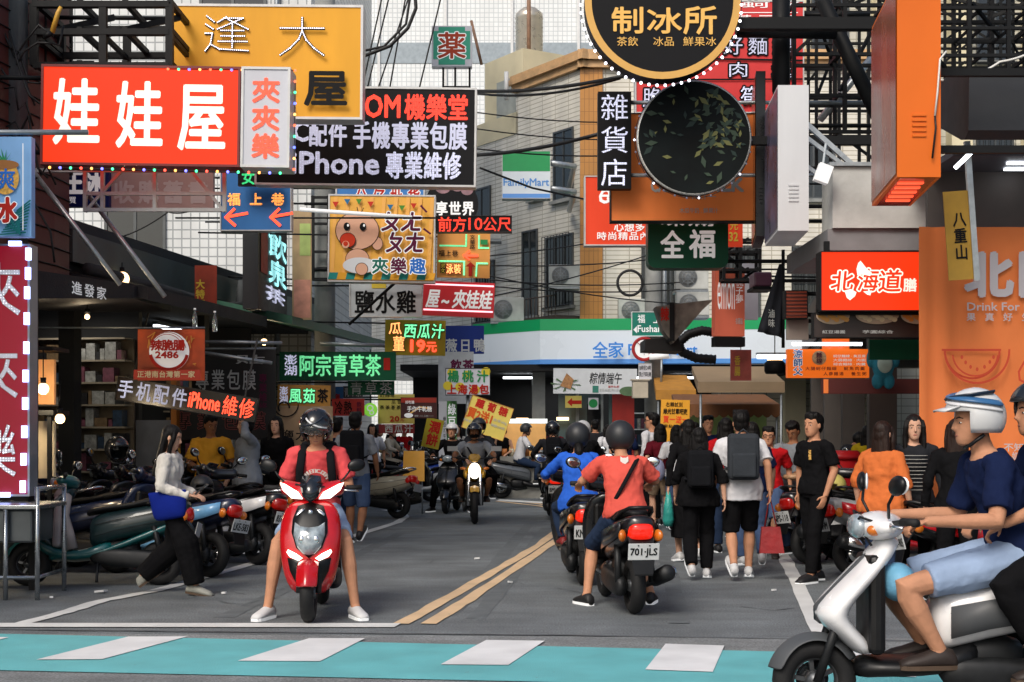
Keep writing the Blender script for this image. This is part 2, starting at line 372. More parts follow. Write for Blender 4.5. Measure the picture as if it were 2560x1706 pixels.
def part(mb, name, mat, parent, **k): return mb.build(name, mat, parent, **k)
def window(parent, x0, x1, z0, z1, y, bars=2, depth=.12, grille=False, sill=True):
    """A window of one wall whose outer face is the plane y: recess box, frame, glass."""
    m = MB(); t = .05
    m.box(x0, x1, y - .05, y - .003, z0, z0 + t); m.box(x0, x1, y - .05, y - .003, z1 - t, z1)
    m.box(x0, x0 + t, y - .05, y - .003, z0 + t, z1 - t); m.box(x1 - t, x1, y - .05, y - .003, z0 + t, z1 - t)
    for i in range(1, bars): xc = x0 + (x1 - x0) * i / bars; m.box(xc - .025, xc + .025, y - .045, y - .003, z0 + t, z1 - t)
    w = part(m, 'window', alu, parent)
    p = MB(); p.box(x0 + t, x1 - t, y - .02, y - .002, z0 + t, z1 - t); part(p, 'pane', glassd, w)
    if sill: s = MB(); s.box(x0 - .06, x1 + .06, y - .14, y - .001, z0 - .09, z0 - .002); part(s, 'sill', conc, w)
    if grille:
        gr = MB(); k = max(3, int((x1 - x0) / .13))
        for i in range(k + 1): xc = x0 + (x1 - x0) * i / k; gr.tube([(xc, y - .16, z0), (xc, y - .16, z1)], .009, 5)
        for zz in (z0, (z0 + z1) / 2, z1): gr.tube([(x0, y - .16, zz), (x1, y - .16, zz)], .011, 5)
        part(gr, 'grille', blackst, w)
    return w

tileA = tile_mat('white_square_tile', 'e4e8e8', 'a0a6a8', .16, .16, .08)
tileB = tile_mat('fine_white_tile', 'eef2f3', 'c6cdd0', .20, .20, .09, dirt=.12)
tileC = tile_mat('cream_strip_tile', 'ece8dc', 'b5ae9c', .60, .115, .10, dirt=.28)
tileO = tile_mat('ochre_tile', 'cf9148', 'a06c38', .115, .32, .06, dirt=.2)
green_sheet = M('green_sheet', '4b5a58', .5, noise=.3, scale=2.5)
brownsid = M('brown_siding', '5e2f2a', .55, noise=.15, scale=3)

# far white tower closing the view
t = thing('apartment_tower', 'huge white tiled apartment tower filling the background above the corner store', 'building', (0, 62, 0))
m = MB(); m.box(-16, 20, 0, 14, 0, 30); part(m, 'wall', tileB, t)
m = MB(); m.box(-16, 20, -.03, -.003, 17.6, 18.5); part(m, 'band', M('blue_grey_band', '97a3ab', .4), t)
m = MB()
for k in range(-5, 7): m.box(k * 2.9 - .06, k * 2.9 + .06, -.09, -.031, 0, 30)
part(m, 'rib', whitep, t)
for k in range(5): window(t, 8 + k * 2.4, 9.6 + k * 2.4, 10.4, 12.4, 0, 2); window(t, 8 + k * 2.4, 9.6 + k * 2.4, 14.4, 16.4, 0, 2)

# left: tall block facing the camera, low shops in front of it
t = thing('tiled_house', 'tall white square-tiled house rising behind the low left shops', 'building', (0, 25.5, 0))
m = MB(); m.box(-14, xL(25.5) + .05, 0, 11, 0, 17); part(m, 'wall', tileA, t)
window(t, -7.95, -7.45, 7.0, 8.1, 0, 1, grille=True); window(t, -7.3, -6.2, 4.6, 5.6, 0, 2, sill=True); window(t, -5.6, -4.4, 8.2, 9.6, 0, 2)
m = MB(); m.box(-8.05, -7.3, -.5, -.002, 6.6, 6.9); part(m, 'ledge', conc, t)
m = MB(); m.tube([(-4.2, -.08, 0), (-4.2, -.08, 17)], .05, 8); part(m, 'drainpipe', greyst, t)

LSH = thing('shop_row', 'low dark row of open-front shops along the left side of the street', 'building', (xL(10.2), 10.2, 0), RZL)
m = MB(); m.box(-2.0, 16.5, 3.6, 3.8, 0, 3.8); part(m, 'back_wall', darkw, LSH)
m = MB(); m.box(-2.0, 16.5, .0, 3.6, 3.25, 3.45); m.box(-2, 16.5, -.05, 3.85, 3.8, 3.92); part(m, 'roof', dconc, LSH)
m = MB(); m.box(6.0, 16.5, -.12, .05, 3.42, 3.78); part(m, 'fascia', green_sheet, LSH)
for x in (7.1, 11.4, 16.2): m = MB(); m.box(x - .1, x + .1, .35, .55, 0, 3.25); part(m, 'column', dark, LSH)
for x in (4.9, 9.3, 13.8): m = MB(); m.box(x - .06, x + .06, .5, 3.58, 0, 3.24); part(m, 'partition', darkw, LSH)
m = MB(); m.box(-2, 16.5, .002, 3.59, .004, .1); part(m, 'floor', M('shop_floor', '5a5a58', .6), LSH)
# brown sided corner of the first house, rounded at its far end
m = MB(); prof = [(-2.0, -.25), (5.3, -.25), (5.75, -.2), (5.98, 0), (6.0, .6), (-2.0, .6)]
m.loft([[(x, y, z) for x, y in prof] for z in (3.1, 6.2)], True, 0, False)
sd = part(m, 'siding', brownsid, LSH)
m = MB()
for k in range(16):
    z = 3.1 + k * .19; m.tube([(-2.0, -.262, z), (5.3, -.262, z), (5.76, -.21, z), (5.99, 0, z)], .009, 4)
part(m, 'seam', blackst, sd)
m = MB(); m.tube([(6.2, -.2, 3.36), (10.6, -.22, 3.3), (11.2, -.24, 3.38), (11.3, -.25, 3.75)], .07, 10); part(m, 'drainpipe', dconc, LSH)
# shelves of goods, glowing counters
def shelf(x0, x1, y, z0, z1, rows, seed, name='display_shelf', label='', group=None, rz=None):
    rr = random.Random(seed); P = LSH.matrix_basis @ Vector((0, 0, 0))
    mw = Matrix.Translation(LSH.location) @ Matrix.Rotation(RZL, 4, 'Z')
    base = mw @ Vector(((x0 + x1) / 2, y, z0)); r = thing(name, label, 'shelf', base, RZL if rz is None else rz, group); w = x1 - x0
    m = MB(); m.box(-w / 2, w / 2, .3, .34, 0, z1 - z0)
    for k in range(rows + 1): zz = (z1 - z0) * k / rows; m.box(-w / 2, w / 2, 0, .299, zz - .012, zz + .012)
    part(m, 'rack', beige, r)
    for k in range(rows):
        zz = (z1 - z0) * k / rows + .014; x = -w / 2 + .04; mi = 0; m = MB()
        while x < w / 2 - .12:
            ww = rr.uniform(.05, .2); hh = rr.uniform(.25, .85) * (z1 - z0) / rows
            m.box(x, x + ww * .9, .03, .2, zz, zz + hh, rr.randrange(5)); x += ww
        part(m, 'goods', [M('goods_white', '8f8f8a', noise=.4, scale=20), M('goods_pink', '6a3a48', noise=.4, scale=20), M('goods_blue', '24384c', noise=.4, scale=20), M('goods_tan', '6b563c', noise=.4, scale=20), M('goods_black', '141416')], r)
    return r
shelf(3.9, 5.3, 1.3, .2, 2.6, 7, 1, rz=-AZ, label='tall rack of packaged phone goods at the left shop entrance')
shelf(8.1, 9.7, 1.35, .35, 2.75, 8, 2, rz=-AZ, label='pale shelf of small boxed goods behind the parked scooters')
shelf(12.7, 14.0, 1.2, .3, 2.6, 6, 3, rz=-AZ, label='long goods shelf deep inside the phone accessory shop')

def shoplamp(loc, label, r=.09, col=None, energy=18, group='warm lamps in the shops', hang=.4):
    t = thing('shop_lamp', label, 'lamp', loc, 0, group)
    m = MB(); m.ell((0, 0, 0), (r, r, r), 12, 8); part(m, 'bulb', col or warm, t)
    m = MB(); m.tube([(0, 0, r * .9), (0, 0, r * .9 + .06)], .03, 8); m.tube([(0, 0, r * .9 + .06), (0, 0, hang)], .006, 5); part(m, 'cord', blackst, t)
    ld = bpy.data.lights.new('glow', 'POINT'); ld.energy = energy; ld.color = (1, .78, .5); ld.shadow_soft_size = r
    lo = bpy.data.objects.new('glow', ld); COL.objects.link(lo); lo.parent = t; lo.location = (0, -.05, -r - .05)
    return t
shoplamp(at(108, 972, 14.6), 'glowing warm lamp in the lit stall just beside the red vertical sign', .06, energy=16)
shoplamp(at(150, 1047, 14.2), 'small round warm bulb below the lit stall by the red vertical sign', .05, energy=8)
shoplamp(at(305, 698, 17.2), 'warm bulb glowing on top of the dark awning', .09, energy=14, hang=.2)
shoplamp(at(218, 792, 15.9), 'little spotlight bulb under the dark awning', .03, energy=4)
shoplamp(at(660, 855, 21.5), 'orange bulb under the green-edged roof', .05, energy=5)
shoplamp(at(640, 800, 21), 'bulb hanging above the slanted phone repair sign', .04, energy=4)

for u_, lb in ((4.9, 'added white strip light over the phone goods rack at the left'), (8.3, 'added white strip light deeper inside the left phone shop'), (12.2, 'added white strip light far inside the left shop row')):  # strip lights added to brighten the dark left shops
    p = (Matrix.Translation(LSH.location) @ Matrix.Rotation(RZL, 4, 'Z')) @ Vector((u_, 1.3, 3.2)); t = thing('strip_light', lb, 'lamp', p, RZL); m = MB(); m.box(-.5, .5, -.03, .03, -.09, -.05); m.build('tube', cool, t); m = MB(); m.box(-.52, .52, -.05, .05, -.048, 0); m.build('housing', greyst, t)
    ld = bpy.data.lights.new('glow', 'AREA'); ld.energy = 7; ld.size = .9; ld.color = (1, .93, .82); lo = bpy.data.objects.new('glow', ld); COL.objects.link(lo); lo.parent = t; lo.location = (0, -.1, -.12)
# the stall lit from inside at the far left
t = thing('lit_stall', 'small stall with a glowing orange back panel beside the red vertical sign', 'stall', at(112, 1084 + 330, 15.2))
t.location.z = 0
m = MB(); m.box(-.5, .1, 0, .06, 1.78, 2.26); part(m, 'back_panel', M('amber_panel', 'd99a62', .6, emit=.12, ecol='e0a066'), t)
m = MB(); m.box(-.55, .25, -.5, .04, 1.66, 1.71); m.box(-.55, .25, -.5, .04, 2.33, 2.37); part(m, 'frame', blackst, t)
for x in (-.5, .2): m = MB(); m.box(x - .02, x + .02, -.48, -.44, 0, 1.66); part(m, 'leg', blackst, t)
m = MB(); m.box(-.5, .2, -.3, -.25, 1.0, 1.6); part(m, 'poster', M('poster_pale', 'c9bca0'), t)

m = MB(); m.box(9.15, 9.2, .0, .5, .1, 1.65); part(m, 'wall_panel', M('shop_grey_panel', '6f7277', .6), LSH); m = MB(); m.box(9.1, 9.24, -.1, -.02, .1, 2.4); part(m, 'door_post', M('shop_orange_post', 'a8641f', .5), LSH)
# right: low shops, white beam, soffit
RSH = thing('shop_row', 'dim row of open-front shops along the right side behind the parked scooters', 'building', (xR(34), 34, 0), RZR)
m = MB(); m.box(-3, 19.2, 3.8, 4.0, 0, 4.2); part(m, 'back_wall', darkw, RSH)
m = MB(); m.box(-3, 19.2, 0, 3.8, 3.15, 3.35); m.box(-3, 18.9, -.02, 4.0, 4.2, 4.35); part(m, 'roof', dconc, RSH)
m = MB(); m.box(-3, 13, -.05, .1, 3.35, 4.2); part(m, 'fascia', M('maroon_fascia', '3a1f1c', .6), RSH)
for x in (2, 6.5, 11, 15.5): m = MB(); m.box(x - .18, x + .18, .05, .4, 0, 3.15); part(m, 'column', M('taupe_column', '3d3733', .7), RSH)
m = MB(); m.box(-3, 19.2, .01, 3.79, .004, .1); part(m, 'floor', MATS['shop_floor'], RSH)
t = thing('concrete_beam', 'grimy white concrete beam above the red lit shop sign', 'beam', at(2245, 570, 14.4))
m = MB(); m.box(-.66, 1.6, 0, .5, .0, .62); part(m, 'beam_face', dirty, t)
m = MB(); m.box(-.7, 1.65, -.04, .52, .622, .66); part(m, 'cap', galv, t)
m = MB(); m.box(-.7, 1.7, .05, 2.2, -.22, -.004); part(m, 'soffit', M('grey_soffit', '77787a', .6), t)
for x in (.16, .22): m = MB(); m.lathe([(.075, -.222), (.075, -.24)], (x * 1.3, .45 + x * 2.4, 0)); part(m, 'downlight', cool, t)
# building behind on the right, seen through the lattice
t = thing('cream_house', 'pale cream house with white pillars behind the black steel lattice on the right', 'building', (0, 38, 0))
m = MB(); m.box(5.5, 26, 0, 9, 0, 19); part(m, 'wall', tile_mat('pale_tile', 'd5d4c8', '9c9a8c', .4, .2, .06), t)
for x in (7.2, 9.6, 11.6, 13.6): m = MB(); m.box(x, x + .55, -.5, -.003, 0, 19); part(m, 'pillar', M('cream_render', 'd9cfae', .7, noise=.12, scale=1), t)
for x in (8.0, 10.4, 12.4): window(t, x, x + 1.0, 11.4, 13.2, 0, 2); window(t, x, x + 1.0, 8.0, 9.8, 0, 2, grille=True)

# ------------------------------------------------------------------ corner store building
c0 = at(1455, 1084, 36.0); c0.z = 0
FM = thing('corner_store_building', 'cream tiled corner building with ochre pillar and green striped store fascia', 'building', (c0.x, 36.0, 0))
ang = math.atan2(2.6, -1.66)                           # the receding wall
wl = math.hypot(1.66, 2.6)
Rw = Matrix.Rotation(ang, 4, 'Z')
def recede(mb): return mb.xf(Rw @ Matrix.Diagonal((1, -1, 1, 1)))   # local x along the wall away from the corner, outer face -y kept outside
def flip(mb): mb.f = [list(reversed(q)) for q in mb.f]; return mb
H0 = 11.05
# receding wall: main body then a lower strip further back (x along the wall, outside is +y after mirroring)
def rpart(mb, name, mat, parent=None, **k): return flip(recede(mb)).build(name, mat, parent or FM, **k)
m = MB(); m.box(0, 3.1, -.0, 5, 3.2, H0 - .35); W1 = m.build('wall', tileC, FM)
W1.rotation_euler = (0, 0, ang); W1.scale = (1, -1, 1)
m = MB(); m.box(3.1, 12, .02, 5, 3.2, 9.6); W2 = m.build('wall', tileC, FM); W2.rotation_euler = (0, 0, ang); W2.scale = (1, -1, 1)
def on_wall(o): o.rotation_euler = (0, 0, ang); o.scale = (1, -1, 1); return o
for zz, hh, dd in ((H0 - .35, .18, .12), (H0 - .17, .14, .22), (H0 - .03, .12, .16)):
    m = MB(); m.box(-.1 - dd, 3.1 + dd * .3, -dd, .3, zz, zz + hh); on_wall(part(m, 'cornice', M('peach_cornice', 'c9a274', .6, noise=.15), FM))
for a, b, z0, z1, gr in ((.35, 1.25, 7.5, 9.3, False), (1.75, 2.35, 7.7, 8.9, False), (.35, 1.6, 4.75, 6.6, True), (2.0, 2.75, 4.6, 6.9, False), (4.2, 5.2, 4.6, 6.3, True), (4.4, 5.4, 7.0, 8.4, False)):
    w = on_wall(window(FM, a, b, z0, z1, .0 if a < 3 else .02, 3 if b - a > 1 else 2, grille=gr))
m = MB(); m.box(.1, 1.9, -.75, -.005, 4.35, 4.45)
for k in range(12): m.tube([(.15 + k * .155, -.72, 4.45), (.15 + k * .155, -.72, 4.95)], .012, 5)
m.tube([(.1, -.72, 4.95), (1.9, -.72, 4.95)], .018, 5); on_wall(part(m, 'balcony', M('rusty_iron', '4d4038', .7), FM))
# ochre pillar and the front wall to its right
m = MB(); m.box(-.05, .52, -.06, .5, 3.2, H0 - .35); part(m, 'pillar', tileO, FM)
m = MB(); m.box(.52, 8.5, .0, 5, 3.2, H0 - .35); part(m, 'wall', tileC, FM)
for zz, hh, dd in ((H0 - .35, .18, .12), (H0 - .17, .14, .22), (H0 - .03, .12, .16)):
    m = MB(); m.box(-.12, 8.6, -dd - .062, .3, zz, zz + hh); part(m, 'cornice', MATS['peach_cornice'], FM)
for x in (1.5, 3.4, 5.3): window(FM, x, x + 1.1, 4.3, 6.2, 0, 3, grille=True); window(FM, x, x + 1.1, 7.4, 9.0, 0, 2)
# penthouse and pale parapet left of the cornice
m = MB(); m.box(3.2, 5.2, .3, 3, 9.6, 12.0); on_wall(part(m, 'penthouse', MATS['cream_render'], FM))
m = MB(); m.box(3.0, 5.6, .0, .2, 9.6, 10.2); on_wall(part(m, 'parapet', MATS['cream_render'], FM))
m = MB(); m.box(3.5, 4.5, .26, .297, 9.8, 11.3); on_wall(part(m, 'shutter', M('grey_shutter', '9da29d', .5), FM))
# store fascia: two flat lengths with a bend at pixel 1350
fz0, fz1 = 3.16, 4.25
bend = at(1350, 1084, 34.6); lft = at(1182, 1084, 36.3); rgt = at(2020, 1084, 34.0)
def fasc(z0, z1, name, mat, o=0.0, dep=.5):
    m = MB(); P = [lft, bend, rgt]; base = Vector((c0.x, 36.0, 0)); f = []
    fr = [Vector((p.x, p.y - o, 0)) - base for p in P]; bk = [Vector((p.x, p.y + dep, 0)) - base for p in P]
    ring = fr + bk[::-1]; m.loft([[(p.x, p.y, z) for p in ring] for z in (z0, z1)], True, 0, False)
    return part(m, name, mat, FM)
fasc(fz0 + .11, fz1 - .28, 'fascia', M('store_white', 'c9d2da', .3, emit=.2, noise=.04, scale=1))
fasc(fz1 - .28, fz1, 'green_band', M('store_green', '0f9257', .35, emit=.14, noise=.05, scale=1), .012, .512)
fasc(fz0, fz0 + .11, 'blue_band', M('store_blue', '5590d4', .35, emit=.16, noise=.05, scale=1), .012, .512)
m = MB()
bl = MB(); s = 34.3 / FPX
def fx(px, Y=34.3): return (px - CX) / FPX * Y - c0.x
def fzz(py, Y=34.3): return CH - (py - HY) / FPX * Y
yy = 34.18 - 36
put_row(m, '全家', fx(1481), fx(1558), fzz(895), fzz(856), yy, .02, gap=.06)
put_text(m, 'FamilyMart', fx(1570), fx(1742), fzz(898), fzz(862), yy, .018)
part(m, 'lettering', M('store_blue_letter', '2f7fd2', .4, emit=.12), FM)
# shop front under the fascia
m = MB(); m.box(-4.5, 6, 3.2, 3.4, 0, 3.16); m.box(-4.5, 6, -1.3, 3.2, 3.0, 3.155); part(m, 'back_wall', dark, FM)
sg = M('store_glass', '54686a', .08, noise=.2, scale=.7, spec=.7)
for px0, px1 in ((1395, 1440), (1444, 1500), (1520, 1562), (1625, 1700)):
    m = MB(); m.box(fx(px0, 36), fx(px1, 36), -.3, -.25, .1, 2.6); w = part(m, 'shop_window', sg, FM)
for px0, px1 in ((1330, 1362), (1438, 1446), (1500, 1506), (1556, 1566)):
    m = MB(); m.box(fx(px0, 36), fx(px1, 36), -.36, -.05, .0, 3.0); part(m, 'door_post', M('pale_post', '8f9696', .45, metal=.3), FM)
m = MB(); m.box(fx(1528, 36), fx(1582, 36), -.42, -.38, .9, 2.55); part(m, 'red_poster', M('poster_red', 'a52a22', .5), FM)
m = MB(); m.box(fx(1466, 36), fx(1500, 36), -.36, -.33, 1.55, 2.2); part(m, 'dark_door', dark, FM)
m = MB()
for px, py, w in ((1305, 1050, .28), (1405, 1048, .32)): m.box(fx(px - 15, 36), fx(px + 15, 36), -.5, -.46, fzz(py + 4, 36), fzz(py - 4, 36))
part(m, 'strip_light', warm, FM)
m = MB()
for k in range(5): m.box(fx(1570, 36), fx(1660, 36), .9, 1.2, .3 + k * .42, .33 + k * .42)
for k in range(4):
    for q in range(9): m.box(fx(1572, 36) + q * .1, fx(1572, 36) + q * .1 + .08, .92, 1.1, .335 + k * .42, .6 + k * .42, 1 + (q + k) % 3)
part(m, 'drinks_shelf', [whitep, MATS['goods_white'], MATS['goods_pink'], MATS['goods_blue']], FM)
for x in (-2.0, .6, 2.4): m = MB(); m.box(x, x + .9, .6, .7, 2.88, 2.93); part(m, 'strip_light', cool, FM)  # extra tubes added to brighten the store interior
ld = bpy.data.lights.new('glow', 'AREA'); ld.energy = 45; ld.size = 3; lo = bpy.data.objects.new('glow', ld); COL.objects.link(lo); lo.parent = FM; lo.location = (0, 1.2, 2.85)  # added area light that lifts the dark store interior
# ------------------------------------------------------------------ signs
class Sign:
    def __init__(s, label, rect, Y, face, frame=None, fw=3, th=.12, yaw=0, roll=0, name='shop_sign', cat='sign', group=None, br=None, edge=None, pipes=None, round_=0, nopanel=False):
        x0, y0, x1, y1 = rect; s.k = Y / FPX; s.cx = (x0 + x1) / 2; s.y1 = y1; s.Y = Y; s.th = th; s.rect = rect; s.ca = 1 / math.cos(yaw)
        s.root = thing(name, label, cat, at(s.cx, y1, Y), yaw, group)
        s.root.rotation_euler = (0, roll, yaw); s.layer = 0; s.txt = {}
        w, h = (x1 - x0) * s.k * s.ca / 2, (y1 - y0) * s.k; s.w, s.h = w, h; f = fw * s.k
        if not nopanel:
            m = MB()
            if round_:
                r = round_ * s.k; pts = []
                for cxx, czz, a0 in ((w - r, r, -90), (w - r, h - r, 0), (-w + r, h - r, 90), (-w + r, r, 180)):
                    for q in range(6): a = R(a0 + q * 18); pts.append((cxx + r * math.cos(a), czz + r * math.sin(a)))
                m.prism(pts, -th / 2, th / 2)
            else:
                m.box(-w, w, -th / 2, th / 2, 0, h)
                if frame and fw: m.v = [(p[0] * (w - f * .6) / w, p[1], f * .6 + p[2] * (h - f * 1.2) / h) for p in m.v]
            s.panel = m.build('panel', face, s.root)
        if frame:
            m = MB(); a, b = -th / 2 - .012, th / 2 + .012
            m.box(-w, w, a, b, 0, f); m.box(-w, w, a, b, h - f, h); m.box(-w, -w + f, a, b, f, h - f); m.box(w - f, w, a, b, f, h - f)
            m.build('frame', frame, s.root)
        if br:
            pipes = pipes or (2 if Y < 18 else 1)
            X = (xL(Y) if br == 'L' else xR(Y)) - s.root.location.x; m = MB(); e = -w if br == 'L' else w
            if (br == 'L' and X < e - .1) or (br == 'R' and X > e + .1):
                for q in range(pipes):
                    z = h * (.9 - .75 * q / max(1, pipes - 1)); m = MB(); m.tube([(e, 0, z), (X, 0, z)], .024 if Y < 18 else .013, 7); m.build('bracket', edge or blackst, s.root)
    def x(s, px): return (px - s.cx) * s.k * s.ca
    def z(s, py): return (s.y1 - py) * s.k
    def y(s, lift=0):
        s.layer += 1; return -s.th / 2 - .004 - .0018 * s.layer - lift
    def mb(s, mat):
        if mat.name not in s.txt: s.txt[mat.name] = (MB(), mat)
        return s.txt[mat.name][0]
    def text(s, mode, t, r, layers, slant=0.0, gap=.12):
        x0, x1, z0, z1 = s.x(r[0]), s.x(r[2]), s.z(r[3]), s.z(r[1])
        if not isinstance(layers, list): layers = [layers]
        for L in layers:
            off, mat, halo = (L + (0,))[:3] if isinstance(L, tuple) else (.012, L, 0)
            m = s.mb(mat); y = s.y(); H = halo * s.k
            for q in range(9 if halo else 1):
                dx, dz = (H * math.cos(q * PI / 4), H * math.sin(q * PI / 4)) if q < 8 and halo else (0, 0); yy = y - .0001 * q
                a = (x0 + dx, x1 + dx, z0 + dz, z1 + dz, yy, off)
                if mode == 't': put_text(m, t, *a, slant=slant)
                elif mode == 'r': row_em(m, t, *a, gap=gap, slant=slant)
                else: col_em(m, t, *a, gap=gap)
        return s
    def rect_(s, r, mat, lift=0):
        m = s.mb(mat); y = s.y(lift); m.quad((s.x(r[0]), y, s.z(r[3])), (s.x(r[2]), y, s.z(r[3])), (s.x(r[2]), y, s.z(r[1])), (s.x(r[0]), y, s.z(r[1]))); return s
    def poly(s, pts, mat):
        y = s.y(); s.mb(mat).add([(s.x(a), y, s.z(b)) for a, b in pts][::-1], [tuple(range(len(pts)))]); return s
    def disc(s, c, rx, ry, mat, n=28, rot=0):
        ca, sa = math.cos(rot), math.sin(rot)
        return s.poly([(c[0] + rx * math.cos(2 * PI * i / n) * ca - ry * math.sin(2 * PI * i / n) * sa, c[1] + rx * math.cos(2 * PI * i / n) * sa + ry * math.sin(2 * PI * i / n) * ca) for i in range(n)], mat)
    def line(s, pts, w, mat):
        for i in range(len(pts) - 1):
            a, b = Vector(pts[i]), Vector(pts[i + 1]); d = (b - a).normalized(); nn = Vector((-d.y, d.x)) * w / 2; a = a - d * w * .4; b = b + d * w * .4
            s.poly([tuple(a + nn), tuple(b + nn), tuple(b - nn), tuple(a - nn)], mat)
        return s
    def arc(s, c, r, w, a0, a1, mat, n=24, ry=None):
        ry = ry or r; P = [(c[0] + r * math.cos(R(a0 + (a1 - a0) * i / n)), c[1] + ry * math.sin(R(a0 + (a1 - a0) * i / n))) for i in range(n + 1)]
        return s.line(P, w, mat)
    def done(s, name='lettering'):
        for m, mat in s.txt.values(): m.build(name, mat, s.root)
        s.txt = {}; return s
def em(mb, ch, x0, x1, z0, z1, y, off, slant=0.0):
    if ch == ' ': return
    v, f = glyph(ch, 0.0); sx, sz = (x1 - x0) / .94, (z1 - z0) / .93
    for i, (ex, ez) in enumerate(bold(off, min(sx, sz))):
        yy = y - .0001 * i
        if ord(ch) < 0x250:
            xs = [p[0] for p in v]; c = (min(xs) + max(xs)) / 2; mb.add([((x0 + x1) / 2 + (p[0] - c) * sx + ex, yy, z0 + (p[1] * 1.05 + .03) * sz + ez) for p in v], f)
        else: mb.add([(x0 + (p[0] - .03) * sx + slant * p[1] * sz + ex, yy, z0 + (p[1] + .085) * sz + ez) for p in v], f)
def row_em(mb, t, x0, x1, z0, z1, y, off=0.0, gap=.12, slant=0.0):
    n = len(t); w = (x1 - x0) / (n + gap * (n - 1))
    for i, ch in enumerate(t): em(mb, ch, x0 + i * w * (1 + gap), x0 + i * w * (1 + gap) + w, z0, z1, y, off, slant)
def col_em(mb, t, x0, x1, z0, z1, y, off=0.0, gap=.12):
    n = len(t); h = (z1 - z0) / (n + gap * (n - 1))
    for i, ch in enumerate(t): zt = z1 - i * h * (1 + gap); em(mb, ch, x0, x1, zt - h, zt, y, off)

# lettering and face materials
L_white = M('letter_white', 'e6e8e8', .5, noise=0, spec=.12, emit=.2)
L_glow = M('letter_glow_white', 'd8d2c4', .5, noise=0, spec=.12, emit=.72)
L_black = M('letter_black', '141517', .5, noise=0, spec=.12)
L_red = M('letter_red', 'b32a22', .5, noise=0, spec=.12); L_blue = M('letter_blue', '2c6fc9', .5, noise=0, spec=.12)
L_green = M('letter_green', '2f8a50', .5, noise=0, spec=.12); L_gold = M('letter_gold', 'dcae60', .4, noise=0, spec=.12, emit=.12)
L_grey = M('letter_grey', 'b3b6b5', .6, noise=0, spec=.12); L_maroon = M('letter_maroon', '5a1c3c', .5, noise=0, spec=.12); L_yel = M('letter_yellow', 'd9c04a', .5, noise=0, spec=.12)
D_white = led_mat('lamp_dots_white', 'd6d9f4', 1.5); D_red = led_mat('lamp_dots_red', 'ff3a22', 2.2); D_green = led_mat('lamp_dots_green', '7dffb0', 2.0)
D_orange = led_mat('lamp_dots_orange', 'ff9a4a', 2.2); D_cyan = led_mat('lamp_dots_cyan', 'a8fbff', 2.2); D_mint = led_mat('lamp_dots_mint', '2fe085', 1.6)
N_red = M('tube_red', 'ff4a2e', .4, noise=0, emit=1.5); N_orange = M('tube_orange', 'ffa45c', .4, noise=0, emit=1.3); N_pink = M('tube_pink', 'ffb9c6', .4, noise=0, emit=1.2)
F_red = M('lit_red_face', '8c1206', .4, emit=.72, noise=.05, scale=1.5, ecol='f83a12', spec=.2); F_redf = M('dark_red_frame', '6e0f0c', .4)
F_white = M('sign_white', 'bfc1c8', .4, noise=.13, scale=2.2, stretch=(1, 1, .22), spec=.18, emit=.06); F_yel = M('sign_ochre', 'cf962f', .5, noise=.13, scale=2.2, stretch=(1, 1, .22), spec=.18, emit=.12)
F_black = M('sign_black', '0c0d11', .5, noise=.13, scale=2.2, stretch=(1, 1, .22), spec=.18); F_frame = M('sign_frame_white', 'c4c6c6', .4, metal=.2, noise=.1)
F_blue = M('sign_blue', '3f78b8', .45, noise=.13, scale=2.2, stretch=(1, 1, .22), spec=.18); F_navy = M('sign_navy', '142a6e', .45, noise=.13, scale=2.2, stretch=(1, 1, .22), spec=.18); F_pink = M('sign_faded_pink', 'c3aba5', .55, noise=.13, scale=2.2, stretch=(1, 1, .22), spec=.18)
F_green = M('sign_green', '0e5237', .5, noise=.13, scale=2.2, stretch=(1, 1, .22), spec=.18); F_dgreen = M('sign_dark_green', '074a34', .4, noise=.13, scale=2.2, stretch=(1, 1, .22), spec=.18); F_olive = M('sign_olive', 'a89b2f', .5, noise=.13, scale=2.2, stretch=(1, 1, .22), spec=.18)
F_orange = M('sign_orange', 'de7a3e', .5, noise=.13, scale=2.2, stretch=(1, 1, .22), spec=.18, emit=.08); F_oran2 = M('sign_vermilion', 'd8452a', .45, noise=.13, scale=2.2, stretch=(1, 1, .22), spec=.18, emit=.15); F_coral = M('sign_coral', 'cf6a52', .5, noise=.13, scale=2.2, stretch=(1, 1, .22), spec=.18, emit=.08)
F_lightyel = M('sign_pale_yellow', 'd3c46a', .5, noise=.13, scale=2.2, stretch=(1, 1, .22), spec=.18); F_map = M('sign_sand', 'd0924e', .5, noise=.13, scale=2.2, stretch=(1, 1, .22), spec=.18, emit=.08)

